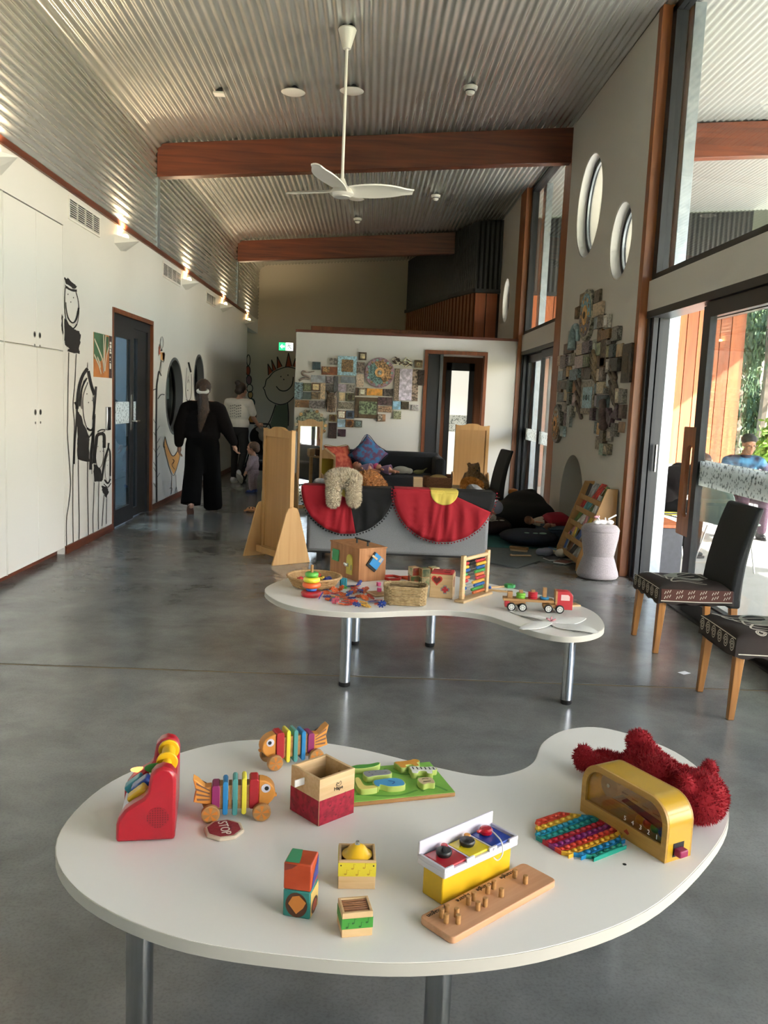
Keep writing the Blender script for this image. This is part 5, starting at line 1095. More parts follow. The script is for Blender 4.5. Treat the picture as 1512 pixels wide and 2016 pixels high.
def die(t_): B().box((0, 0, .0115), (.023, .023, .023)).done('cube', mat('pink_die', '#d9588c', .4), t_, bevel=.004); B().cyl((0, 0, .0225), (0, 0, .0238), .006).done('pip', M_ws, t_)
small('pink_die', 'pink dice behind the seagrass basket', 'die', az(970, 537), die, .4)
plt_ = small('ply_plate', 'thin square ply plate under the pink dice beside the seagrass basket', 'plate', az(965, 615), lambda t_: (B().box((0, 0, .004), (.1, .12, .008)).done('plate', M_lwood, t_, bevel=.002), B().box((0, 0, .0085), (.07, .09, .001)).done('inlay', M_mwood, t_)), .5)
p = az(975, 605); t_ = thing('pink_die', 'pink dice standing on the ply plate', 'die', (p.x, p.y, ZT + .009), .2); die(t_)
# rectangular seagrass basket
wb = thing('seagrass_basket', 'empty rectangular woven seagrass basket at the table edge', 'basket', (.232, 4.49, ZT), R(-1))
def rr(s, k, n): o = rrect(.225 * s, .15 * s, .05, n); return o
base = rrect(.225, .15, .045, 7); nb = len(base)
B().prism([(p[0] * .93, p[1] * .93) for p in base], .002, .008).done('basket_floor', M_wick, wb)
b = B()
per = []
dens = spline(base, 2, True); nd = len(dens)
for k in range(11):
    z = .006 + .0082 * k; s = .95 + .055 * k / 10
    b.tube([(x * s * (1 + .022 * sin(i * pi + k * pi) * 1), y * s * (1 + .03 * (1 if (i // 2 + k) % 2 else -1)), z + .001 * sin(i)) for i, (x, y) in enumerate(dens)], .0048, 6, True)
stuff(b.done('woven_rows', M_wick, wb, ang=80))
B().prism([(p[0] * .975, p[1] * .975) for p in base], .004, .088, None, [[(p[0] * .95, p[1] * .94) for p in base]]).done('basket_wall', mat('dark_seagrass', '#7d6645', .85), wb)
b = B(); b.tube([(x * 1.005, y * 1.005, .096 + .0025 * sin(i * 2.2)) for i, (x, y) in enumerate(dens)], .0065, 6, True); b.done('braided_rim', M_wick, wb)
# red shape frames
def frame(pts, name, label, loc, rz, m, tl):
    t_ = thing(name, label, 'shape frame', loc, rz); n = len(pts)
    for i in range(n):
        a, c = Vector(pts[i] + (0,)), Vector(pts[(i + 1) % n] + (0,)); d = c - a
        B().box((a + c) / 2 + Vector((0, 0, .007)), (d.length, .011, .014), rz=0).done('side', m, t_) if False else B().bb(0, d.length, -.0055, .0055, 0, .014).done('side', m, t_, loc=a, rot=math.atan2(d.y, d.x), bevel=.001)
    return t_
p = az(1090, 470); frame(circ(0, 0, .06, 6), 'hexagon_frame', 'red wooden hexagon frame lying beside the activity box', (p.x, p.y, ZT), .3, mat('frame_red', '#c9352c', .45), 0)
p = az(1185, 472); frame(circ(0, 0, .045, 3), 'triangle_frame', 'orange-red wooden triangle frame beside the hexagon frame', (p.x + .035, p.y + .01, ZT), .8, mat('frame_orange', '#da5a33', .45), 0)
# picture cubes in a small stack
PCs = [mat('cube_print_a', '#b5503a', .5, noise=(30, '#5f7a4a', .1)), mat('cube_print_b', '#6f8a5a', .5, noise=(34, '#c9b48a', .1)), mat('cube_print_c', '#c0472f', .5, noise=(26, '#7a3a2a', .12)), mat('cube_print_d', '#8d8a62', .5, noise=(30, '#4d5a3d', .1)), mat('cube_print_e', '#9aa37d', .5, noise=(30, '#d9cfb2', .1)), mat('cube_print_f', '#7b5a44', .5, noise=(30, '#b98a5a', .1))]
for k, (x, y, z, w_) in enumerate(((.3, 4.985, 0, 'lower left'), (.362, 4.96, 0, 'lower right'), (.302, 4.985, 1, 'upper left'), (.362, 4.958, 1, 'upper middle'), (.42, 5.0, 1, 'upper far right'), (.42, 5.0, 0, 'lower far right'))):
    t_ = thing('picture_cube', 'printed picture cube, %s of the small stack behind the seagrass basket' % w_, 'block', (x, y, ZT + .0515 * z), R(12 + 9 * k % 20), group='stacked picture cubes'); B().box((0, 0, .0255), (.051, .051, .051)).done('cube', M_lwood, t_, bevel=.002)
    for q, (dx, dy, sx, sy, sz) in enumerate(((0, -.0258, .045, .0008, .045), (.0258, 0, .0008, .045, .045), (-.0258, 0, .0008, .045, .045))): B().box((dx, dy, .0255), (sx, sy, sz)).done('print', PCs[(k + q) % 6], t_)
    B().box((0, 0, .0512), (.045, .045, .0008)).done('print', PCs[(k + 3) % 6], t_)
# shape sorter cube
ss = thing('shape_sorter', 'beech shape sorter cube with red lid and heart hole', 'shape sorter', (.372, 4.645, ZT), R(-12)); S5 = .126; H5 = .14
B().bb(0, S5, 0, S5, 0, H5 - .008).done('case', M_lwood, ss, bevel=.002); B().bb(.004, S5 - .004, .004, S5 - .004, H5 - .008, H5).done('lid', mat('lid_red', '#cf3b3f', .4), ss, bevel=.002)
M_hole = mat('sorter_hole', '#6d2b20', .6)
ht = [(16 * sin(t / 20 * 2 * pi) ** 3 * .0016, (13 * cos(t / 10 * pi) - 5 * cos(t / 5 * pi) - 2 * cos(t / 10 * 3 * pi) - cos(t / 5 * 2 * pi)) * .0016) for t in range(20)]
h_ = B().prism([(x * 1.2 + .038, y * 1.2 + .1) for x, y in ht], 0, .0012, MX_XZ).done('heart_rim', mat('heart_red', '#c8372f', .45), ss); B().prism([(x * .85 + .038, y * .85 + .1) for x, y in ht], .001, .0022, MX_XZ).done('heart_hole', M_hole, h_)
cx5 = lambda s: [(s * x + .085, s * y + .05) for x, y in ((-.4, 1), (.4, 1), (.4, .4), (1, .4), (1, -.4), (.4, -.4), (.4, -1), (-.4, -1), (-.4, -.4), (-1, -.4), (-1, .4), (-.4, .4))]
c_ = B().prism(cx5(.024), 0, .0012, MX_XZ).done('cross_rim', mat('cross_grey', '#8e8a86', .5), ss); B().prism(cx5(.017), .001, .0022, MX_XZ).done('cross_hole', mat('cross_red', '#b82f33', .45), c_)
B().prism(circ(.06, .085, .02, 20, .03), S5, S5 + .0012, MX_YZ).done('oval_hole', M_hole, ss)
for x, y, w_ in ((.04, .09, .036), (.09, .035, .034), (.09, .09, .03)): B().box((x, y, H5 + .0004), (w_, .02, .0012)).done('lid_hole', mat('lid_hole_dark', '#8a1c24', .5), ss)
# abacus
ab = thing('abacus', 'wooden abacus with ten rows of coloured beads', 'abacus', (.53, 4.545, ZT), R(54)); AL, AH = .31, .255
B().bb(-.01, AL + .012, -.03, .03, 0, .014).done('base', M_lwood, ab, bevel=.003)
for x in (.018, AL - .02): B().bb(x - .014, x + .014, -.011, .011, .014, AH).done('upright', M_lwood, ab, bevel=.004)
B().cyl((.018, 0, AH - .022), (AL - .02, 0, AH - .022), .0105).done('top_bar', M_lwood, ab)
ac = ['#c62f35', '#e8b93a', '#2a5fa8', '#3f9a45', '#e2773f', '#c0303a', '#e8b345', '#2a62a8', '#4a9f45', '#e0763f']
for i, hx in enumerate(ac):
    z = AH - .048 - i * .0195; B().cyl((.018, 0, z), (AL - .02, 0, z), .0013, seg=6).done('wire', M_chrome, ab); b = B(); rn = random.Random(i + 3); left = rn.choice((2, 3, 4, 1)); x = .038
    for k in range(10):
        if k == left: x = AL - .041 - .0145 * (10 - left - 1) - rn.uniform(0, .03)
        b.sph((x, 0, z), (.0068, .009, .009), seg=10, ring=6); x += .0145
    stuff(b.done('bead_row', mat('bead_' + hx[1:], hx, .35), ab))
# stacking truck
tk_ = thing('toy_truck', 'wooden stacking truck with red cab and coloured rings', 'toy truck', (.75, 4.43, ZT), R(-4)); M_tw = wood('truck_wood', '#b98d5e', '#9d7142', 'X', 12, .5); M_tr = mat('truck_red', '#c2323c', .4)
B().bb(-.008, .255, -.03, .03, .052, .066).done('trailer_deck', M_tw, tk_, bevel=.002); B().bb(.002, .026, -.026, .026, .018, .052).done('rear_block', M_tr, tk_, bevel=.003); B().bb(.026, .11, -.022, .022, .03, .052).done('bogie', M_tw, tk_, bevel=.003)
B().bb(.2, .3, -.024, .024, .022, .045).done('chassis', M_tw, tk_, bevel=.006); B().bb(.235, .262, -.02, .02, .045, .056).done('hitch', M_tw, tk_)
cab = B().prism([(.268, .02), (.352, .02), (.352, .09), (.344, .108), (.325, .116), (.268, .116)], -.03, .03, MX_XZ).done('cab', M_tr, tk_, bevel=.003); B().bb(.262, .272, -.031, .031, .045, .117).done('cab_back', M_tw, tk_); B().prism([(.29, .07), (.335, .07), (.335, .092), (.326, .1), (.29, .1)], .03, .0312, MX_XZ).done('cab_window', mat('window_pink', '#e6c3c0', .5), cab); B().bb(.3515, .3525, -.022, .022, .072, .098).done('windscreen', mat('window_pink', '#e6c3c0', .5), cab)
for x in (.036, .094, .228, .287):
    for s in (-1, 1):
        wv = B().cyl((x, s * .026, .0225), (x, s * .037, .0225), .0225, seg=24).done('wheel', M_bk, tk_, bevel=.003); b = B(); b.cyl((x, s * .037, .0225), (x, s * .0378, .0225), .0155, seg=20); b.done('hub', mat('hub_white', '#dcdcd8', .5), wv); b = B()
        for k in range(6): a = k * pi / 3; b.box((x + .009 * cos(a), s * .0382, .0225 + .009 * sin(a)), (.004, .0012, .004))
        stuff(b.done('hub_holes', M_bk, wv))
B().box((.028, 0, .082), (.026, .026, .034)).done('peg', M_tw, tk_, bevel=.001)
for x, zt_, rings, r in ((.085, .108, ('green', 2), .0255), (.147, .112, ('red', 4), .026), (.208, .128, ('blue', 1), .0255)):
    B().box((x, 0, (.066 + zt_) / 2), (.02, .02, zt_ - .066)).done('peg', M_tw, tk_, bevel=.001)
    nm, n = rings; h = .036 / n if n > 1 else .013; h = min(h, .014)
    for k in range(n): B().lathe([(.0135, .066 + k * h), (r - .003, .066 + k * h), (r, .066 + (k + .5) * h), (r - .003, .066 + (k + 1) * h - .0006), (.0135, .066 + (k + 1) * h - .0006)], (x, 0, 0)).done('ring', mat('tring_' + nm, {'green': '#79b93c', 'red': '#b92736', 'blue': '#2f83b5'}[nm], .4), tk_)
# white cloth flower
fw = thing('cloth_flower', 'white four-petal cloth flower lying at the table end', 'flower', (.944, 4.17, ZT)); M_pt = mat('white_felt', '#eceae6', .9)
for k, (tx, ty_, wd) in enumerate(((.778, 4.39, .05), (.767, 4.02, .08), (1.137, 4.276, .12), (1.13, 4.0, .12))):
    d = Vector((tx - .944, ty_ - 4.18)); L = d.length; n = 10; b = B(); rows = []
    for i in range(n + 1):
        s = i / n; wq = wd * (sin(pi * min(1, s ** .8 * .98)) ** .8) * .5 + .006; rows.append([(L * s, q * wq, .004 + .010 * sin(pi * s) * (1 - abs(q) * .6) + .004 * sin(6 * s + k)) for q in (-1, -.5, 0, .5, 1)])
    tv = [[b.bm.verts.new((x, y, z + .0022)) for x, y, z in r_] for r_ in rows]; bv = [[b.bm.verts.new(v) for v in r_] for r_ in rows]
    for i in range(n):
        for j in range(4): b.bm.faces.new((tv[i][j], tv[i + 1][j], tv[i + 1][j + 1], tv[i][j + 1])); b.bm.faces.new((bv[i][j], bv[i][j + 1], bv[i + 1][j + 1], bv[i + 1][j]))
        b.bm.faces.new((tv[i][0], bv[i][0], bv[i + 1][0], tv[i + 1][0])); b.bm.faces.new((tv[i][4], tv[i + 1][4], bv[i + 1][4], bv[i][4]))
    b.done('petal', M_pt, fw, rot=math.atan2(d.y, d.x), ang=70)
b = B()
for k in range(5): b.cap((0, 0, .012), (.022 * cos(k * 1.25), .022 * sin(k * 1.25), .02 + .004 * (k % 2)), .0045)
b.done('pink_centre', mat('pink_thread', '#c98a93', .8), fw)
small('hex_nut', 'green hexagonal ring behind the truck', 'ring', bz(750, 318), lambda t_: (B().prism(circ(0, 0, .034, 6), 0, .018, None, [circ(0, 0, .018, 16)]).done('nut', mat('nut_green', '#3f9a5a', .4), t_, bevel=.002), B().prism(circ(0, 0, .0185, 16), .016, .019, None, [circ(0, 0, .015, 16)]).done('inner_rim', M_grn, t_)))
small('blue_bead', 'single blue bead beside the abacus foot', 'bead', bz(605, 332), lambda t_: (B().sph((0, 0, .01), .01).done('bead', M_blu, t_), B().cyl((0, 0, .0), (0, 0, .0204), .003).done('bore', M_bk, t_)))
for k, (u, v, r, w_) in enumerate(((640, 322, .4, 'back'), (655, 348, -.3, 'front'))): small('wooden_stick', 'light wooden building stick behind the abacus, %s one' % w_, 'stick', bz(u, v), lambda t_: (B().box((0, 0, .005), (.13, .016, .01)).done('stick', M_lwood, t_, bevel=.002), B().cyl((.05, 0, .0095), (.05, 0, .0106), .004).done('hole', M_bk, t_)), r)
small('ply_tile', 'thin light ply tile behind the truck cab', 'tile', bz(1200, 450), lambda t_: (B().box((0, 0, .004), (.08, .06, .008)).done('tile', M_lwood, t_, bevel=.001), B().box((0, 0, .0083), (.06, .04, .001)).done('inlay', M_mwood, t_)), .3)
# ================================================================== CERAMIC TILE MURALS
def shade(h, k): h = h.lstrip('#'); return '#' + ''.join('%02x' % max(0, min(255, int(int(h[i:i + 2], 16) * k))) for i in (0, 2, 4))
def tmat(h, i): return mat('glaze_%s_%d' % (h.lstrip('#'), i % 4), h, .4, noise=((18, 30, 46, 70)[i % 4], shade(h, .55 if i % 2 else 1.35), (.12, .06, .1, .05)[i % 4]), bump=(50, .5))
def mural(label, f, rects, thick, name='tile_mural'):
    """f maps a zoom-frame point to (a,b) on the wall; every tile is a part"""
    m_ = thing(name, label, 'tile mural'); return m_
tm = thing('tile_mural', 'mural of square ceramic tiles and a round disc on the white partition', 'tile mural', (0, PYF - .003, 0))
def f7(u, v): p = PY(570 + u / 5.4, 680 + v / 5.4, PYF); return p.x, p.z
R7 = '''243,172,330,262,2c3f45;425,132,508,205,a9a39a;515,110,712,325,8fb0bf,557,150,675,285,a5855c;735,70,818,160,5d4a33,752,90,802,142,b9ac8c;342,222,515,318,7a4a30,358,228,425,290,d0a873;712,175,797,300,9a8a80;712,303,788,445,b3a292;1120,245,1168,590,b3a08e;1172,245,1295,590,b5b0c4;1300,250,1362,595,b29d8c;1328,155,1413,242,5a4a35,1350,180,1395,220,a09470;1365,258,1430,428,3a2c26;230,313,385,398,8a8f96;390,325,468,408,a49aa0;472,325,515,500,4a4a4d;390,412,466,500,6e6a66;548,328,700,405,6f7680;55,390,140,575,8fa9b3;143,398,230,488,4c5238,158,410,216,478,9aa37c;233,398,328,488,7b5a3c,250,412,312,474,c3b08a;143,491,230,575,3f4a48;234,491,326,575,a58f70;330,400,378,575,b39f86;60,579,108,660,b0906a;110,579,207,663,6a4e35;210,583,380,675,98908f;518,408,602,496,9d93a0;608,412,690,498,b8b2ab;527,500,592,592,b7a688;598,503,690,595,8d8a66,620,522,668,578,3f3526;700,448,730,535,4a3c30;735,450,816,537,b3a48c,755,468,797,520,cfc6b0;820,455,986,538,b98845;990,460,1083,543,6f6560;1086,460,1108,543,3f3a36;518,600,690,680,a8a08f;695,547,935,780,4b3d2c,742,592,924,738,93a582;940,547,1033,638,6d5458;1036,550,1090,638,504342;940,641,1088,715,c4a183;1095,590,1181,685,7fa3b8;1185,595,1268,682,544732;1297,627,1370,695,8f8a8c,1312,640,1355,682,c9c8c4;1105,695,1185,785,b3b796,1128,718,1164,760,8a8a72;935,728,1020,810,8a6b52,940,735,985,800,d5c6b2;512,690,597,780,8a5f47,520,700,585,770,cdbfae;600,690,685,780,3f4a5a,620,710,665,760,24262c;422,732,502,812,8a7448,440,750,484,795,3a2416;510,783,594,872,8fa6b5;598,785,683,872,9a6a3c,618,805,662,850,3a2114;690,793,772,873,4c4a40,702,805,760,862,8fa3a0;415,818,500,990,4a332e;515,887,598,970,3a2630'''
for i, s in enumerate(R7.split(';')):
    q = s.split(','); u0, v0, u1, v1 = map(float, q[:4]); x0, z1 = f7(u0, v0); x1, z0 = f7(u1, v1); th = .022 + .012 * ((i * 7) % 3) / 2
    o = B().bb(x0 + .002, x1 - .002, -th, 0, z0 + .002, z1 - .002).done('tile', tmat(q[4], i), tm, bevel=.003)
    if len(q) > 5:
        a0, b0, a1, b1 = map(float, q[5:9]); x0, z1 = f7(a0, b0); x1, z0 = f7(a1, b1); B().bb(x0, x1, -th - .004, -th, z0, z1).done('inset', tmat(q[9], i + 1), o, bevel=.002)
def round_tile(cu, cv, ru, f, parent, cols, mk, name='disc'):
    pass
cx7, cz7 = f7(958, 290); r7 = f7(1116, 290)[0] - cx7
dk = B().prism(circ(cx7, cz7, r7, 40), 0, .03, MX_XZ).done('round_disc', tmat('8d7480', 2), tm, bevel=.004)
B().prism([(cx7, cz7)] + [(cx7 + r7 * .78 * cos(a), cz7 + r7 * .78 * sin(a)) for a in [R(-70) + R(190) * k / 16 for k in range(17)]], .03, .035, MX_XZ).done('sun_half', tmat('d3a878', 1), dk)
B().prism([(cx7, cz7)] + [(cx7 + r7 * .78 * cos(a), cz7 + r7 * .78 * sin(a)) for a in [R(120) + R(170) * k / 16 for k in range(17)]], .03, .035, MX_XZ).done('moon_half', tmat('8db5b5', 3), dk)
B().prism(circ(cx7, cz7, r7 * .32, 24), .034, .04, MX_XZ, [circ(cx7, cz7, r7 * .15, 20)]).done('inner_ring', tmat('c79a6a', 0), dk); B().sph((cx7, -.038, cz7), (r7 * .15, .012, r7 * .15)).done('centre_boss', tmat('cfd6cf', 1), dk)
for k in range(14):
    a = 2 * pi * k / 14; B().prism(circ(cx7 + r7 * .83 * cos(a), cz7 + r7 * .83 * sin(a), r7 * .09, 8), .03, .037, MX_XZ).done('bead', tmat('c9a27a' if k % 2 else '7a9a98', k), dk)
cx8, cz8 = f7(230, 845); r8 = r7 * 1.0
dk2 = B().prism(circ(cx8, cz8, r8, 36), 0, .03, MX_XZ).done('round_disc', tmat('9ea487', 1), tm, bevel=.004)
for k in range(16): a = 2 * pi * k / 16; B().prism(circ(cx8 + r8 * .98 * cos(a), cz8 + r8 * .98 * sin(a), r8 * .12, 8), .0, .036, MX_XZ).done('bead', tmat(('c99f6a', '8a9a90', 'b5a58a')[k % 3], k), dk2)
# clay snake, owl and shell cluster
sn = [f7(u, v) for u, v in ((265, 275), (200, 285), (145, 275), (140, 310), (200, 330), (215, 355), (150, 350), (100, 375))]
B().tube([(x, -.019, z) for x, z in spline(sn, 5)], [.006 + .012 * min(1, i / 10) for i in range(36)], 8).done('clay_snake', tmat('857a72', 0), tm)
ox, oz = f7(448, 615); b = B(); b.sph((ox, -.036, oz), (.1, .035, .15)).sph((ox, -.038, oz + .1), (.085, .035, .07)); owl = organic(b, 'clay_owl', tmat('7a6654', 3), tm, .012, 4)
for s in (-1, 1): B().sph((ox + s * .035, -.062, oz + .11), (.022, .01, .022)).done('eye', tmat('b3a48c', 1), owl); B().cyl((ox + s * .05, -.03, oz + .15), (ox + s * .085, -.03, oz + .2), .03, .005, 8).done('ear', tmat('6a5746', 1), owl)
for k in range(6): B().cap((ox - .05 + .02 * k, -.055, oz + .02), (ox - .06 + .024 * k, -.05, oz - .13), .011).done('feather', tmat('8f7a66', k), owl)
sx_, sz_ = f7(1195, 175); rn = random.Random(5)
for k in range(22):
    a = rn.uniform(-.9, .9); x = sx_ + rn.uniform(-.13, .13); z = sz_ + rn.uniform(-.05, .05); B().cap((x - .045 * cos(a), -.015 - rn.uniform(0, .02), z - .045 * sin(a)), (x + .045 * cos(a), -.02, z + .045 * sin(a)), .009).done('clay_twig', tmat(('c9bda8', '6a5444')[k % 2], k), tm)

tr_ = thing('tile_mural', 'diamond-shaped mural of small ceramic tiles on the right wall', 'tile mural', (WR - .003, 0, 0))
def f8(u, v): p = PX(1080 + u / 5.927, 560 + v / 5.927, WR); return p.y, p.z
R8 = '''385,105,440,245,6b5c40;565,65,628,215,7a7064;548,215,660,375,a09078;355,262,405,400,7a5a3c;550,380,600,520,7d8a92;602,355,680,515,9a9080;682,352,742,515,a8a49c;795,490,862,660,8f8d85;250,535,285,665,8c8984;205,685,302,810,6f5644;365,690,430,830,ab9c88;440,665,525,810,8d8088;530,640,583,830,7d8378;600,520,655,670,8a6840;658,525,755,640,6d5538;725,645,790,705,807a72;585,680,630,830,7f8768;635,640,715,960,6a563f;717,715,757,855,7b7a58;760,700,813,855,55666a;815,690,885,850,9a8666;890,690,995,1150,4a3d30;140,830,178,950,a08a74;180,830,245,980,998c8c;250,815,285,950,7a7674;288,800,345,945,8a8262;345,830,447,980,9a8a86;450,815,525,970,77805f;532,840,600,1110,6b5a40;602,850,690,980,6b513c;710,865,758,1030,888680;762,860,860,1020,3d3a38;130,1010,188,1120,86929a;192,985,240,1110,5d544e;245,955,275,1080,a08458;290,990,395,1120,8da5ab;400,940,443,1110,4d4238;447,960,525,1110,75685a;602,985,640,1130,a2957e;642,965,693,1130,8a7c74;697,1040,745,1195,9a9c9c;130,1130,178,1260,7a5a40;182,1125,255,1225,4a4238;260,1100,290,1260,687868;300,1130,345,1270,855c3c;130,1260,213,1375,737a7a;217,1230,255,1365,9c8e72;260,1268,288,1400,7d8378;291,1280,345,1415,8d7f80;562,1140,600,1280,6f8a90;603,1135,690,1280,a2957a;692,1205,730,1280,918c84;545,1290,588,1430,857c86;592,1290,720,1440,5f6f78;820,1210,868,1390,a39a86;875,1220,920,1390,97948a;175,1378,213,1490,94908a;216,1370,245,1490,7a7a70;248,1412,285,1670,8b9290;287,1415,318,1550,a8a89c;321,1415,350,1490,9c9888;200,1495,235,1650,8f8188;170,1650,210,1780,84979a;530,1440,573,1590,6d5d66;577,1450,610,1590,6f706c;613,1460,655,1600,94785a;862,1400,920,1570,54463c;780,1615,835,1780,8a8a84;838,1600,900,1735,88705a;565,1600,603,1750,74888c;606,1610,640,1760,a4814a;643,1700,693,1860,70634c;697,1680,765,1835,837d74;580,1770,628,1930,96886f;632,1850,685,2000,6f8274;690,1855,750,1990,94866f'''
for i, s in enumerate(R8.split(';')):
    q = s.split(','); u0, v0, u1, v1 = map(float, q[:4]); uc, vc = (u0 + u1) / 2, (v0 + v1) / 2
    y0 = f8(u1, vc)[0]; y1 = f8(u0, vc)[0]; z1 = f8(uc, v0)[1]; z0 = f8(uc, v1)[1]; th = .02 + .028 * ((i * 5) % 4) / 3
    o = B().bb(-th, 0, y0 + .003, y1 - .003, z0 + .003, z1 - .003).done('tile', tmat(q[4], i), tr_, bevel=.004)
    if i % 3 == 0: w_, h_ = (y1 - y0), (z1 - z0); B().bb(-th - .003, -th, y0 + w_ * .25, y1 - w_ * .25, z0 + h_ * .25, z1 - h_ * .25).done('inset', tmat(shade(q[4], 1.3), i + 2), o, bevel=.002)
def disc8(u, v, dv, cols, nb):
    y, z = f8(u, v); r = (f8(u, v - dv)[1] - f8(u, v + dv)[1]) / 2
    d = B().prism(circ(y, z, r, 40), -.045, 0, MX_YZ).done('round_disc', tmat(cols[0], 1), tr_, bevel=.006)
    B().prism([(y, z)] + [(y + r * .82 * cos(a), z + r * .82 * sin(a)) for a in [R(20) + R(170) * k / 16 for k in range(17)]], -.052, -.045, MX_YZ).done('upper_half', tmat(cols[1], 2), d)
    B().prism([(y, z)] + [(y + r * .82 * cos(a), z + r * .82 * sin(a)) for a in [R(190) + R(190) * k / 16 for k in range(17)]], -.052, -.045, MX_YZ).done('lower_half', tmat(cols[2], 3), d)
    B().prism(circ(y, z, r * .38, 24), -.058, -.05, MX_YZ).done('sun_face', tmat(cols[3], 0), d); B().prism(circ(y, z, r * .14, 14), -.064, -.056, MX_YZ).done('centre_boss', tmat('5a4030', 1), d)
    for k in range(nb): a = 2 * pi * k / nb; B().prism(circ(y + r * .62 * cos(a), z + r * .62 * sin(a), r * .08, 8), -.056, -.05, MX_YZ).done('bead', tmat(cols[3], k), d)
disc8(480, 362, 298, ('b7b5a0', '6f93a0', '9d8d90', 'c79a5c'), 12); disc8(128, 1625, 228, ('8a8880', '9a9488', 'b08a5a', 'c08d4c'), 10)
o = None
b = B()
ar = [f8(u, v) for u, v in ((320, 760), (325, 650), (345, 540), (375, 490), (400, 560), (390, 660))]
B().tube([(-.05, y, z) for y, z in spline(ar, 5)], [.05 - .001 * i for i in range(26)], 10).done('clay_hook', tmat('7d9294', 0), tr_)
py_ = [f8(u, v) for u, v in ((720, 1440), (725, 1600), (760, 1670), (785, 1560), (855, 1590), (850, 1405), (805, 1480), (765, 1540), (745, 1440))]
b = B(); b.prism(py_, -.045, 0, MX_YZ); b.done('clay_letter', tmat('6d5a64', 1), tr_, bevel=.004)
sk = [f8(u, v) for u, v in ((690, 1372), (700, 1450), (685, 1540), (700, 1620), (690, 1680))]; B().tube([(-.045, y, z) for y, z in spline(sk, 5)], .045, 10).done('clay_serpent', tmat('453632', 2), tr_)
for (u0, v0, u1, v1, h) in ((780, 1030, 800, 1390, '5a5148'), (380, 1140, 385, 1500, '564c42'), (560, 850, 565, 1090, '6f6048')):
    a = f8(u0, v0); c = f8(u1, v1)
    for k in range(7):
        t_ = k / 6; y = a[0] + (c[0] - a[0]) * t_ + (.04 if k % 2 else -.04); z = a[1] + (c[1] - a[1]) * t_; B().cap((-.02, y - .05, z - .05), (-.035, y + .05, z + .06), .022).done('clay_leaf', tmat(h, k), tr_)
y0, z1 = f8(405, 1325)[0], f8(480, 1130)[1]; y1, z0 = f8(560, 1325)[0], f8(480, 1515)[1]
pl8 = B().bb(-.03, 0, y1, y0, z0, z1).done('large_plaque', tmat('b0a490', 1), tr_, bevel=.004); B().bb(-.036, -.03, y1 + (y0 - y1) * .12, y0 - (y0 - y1) * .2, z0 + (z1 - z0) * .18, z1 - (z1 - z0) * .18).done('blue_inset', tmat('86a3ab', 2), pl8)
for k in range(3): B().prism(circ(y1 + (y0 - y1) * (.3 + .18 * k), (z0 + z1) / 2, .03, 12), -.042, -.036, MX_YZ, [circ(y1 + (y0 - y1) * (.3 + .18 * k), (z0 + z1) / 2, .018, 12)]).done('ring', tmat('6f8488', k), pl8)

# ================================================================== LOUNGE CORNER
M_gsofa = mat('grey_felt', '#8a8c90', .95, noise=(120, '#7c7e82', .2), sheen=.3); M_dsofa = mat('charcoal_felt', '#2c2e33', .95, noise=(100, '#25272b', .2))
gs = thing('grey_sofa', 'light grey felt sofa seen from behind with flag cloths over it', 'sofa', (.31, 7.88, 0))
B().bb(-.84, .84, 0, .16, .095, .68).done('back', M_gsofa, gs, bevel=.03, seg=3); B().bb(-.82, .82, .16, .8, .16, .43).done('seat', M_gsofa, gs, bevel=.03, seg=3)
for s in (-1, 1): B().bb(s * .84 - (.14 if s > 0 else 0), s * .84 + (.14 if s < 0 else 0), .03, .82, .095, .705).done('arm', M_gsofa, gs, bevel=.05, seg=4)
B().bb(-.83, .83, -.004, .003, .085, .1).done('base_trim', M_blk, gs)
for x in (-.72, .72):
    for y in (.08, .72): B().bb(x - .025, x + .025, y - .025, y + .025, 0, .1).done('leg', M_blk, gs)
M_fr = mat('red_cotton', '#a01224', .85); M_fb = mat('black_cotton', '#090a0d', .9); M_fy = mat('yellow_cotton', '#d9c25a', .85)
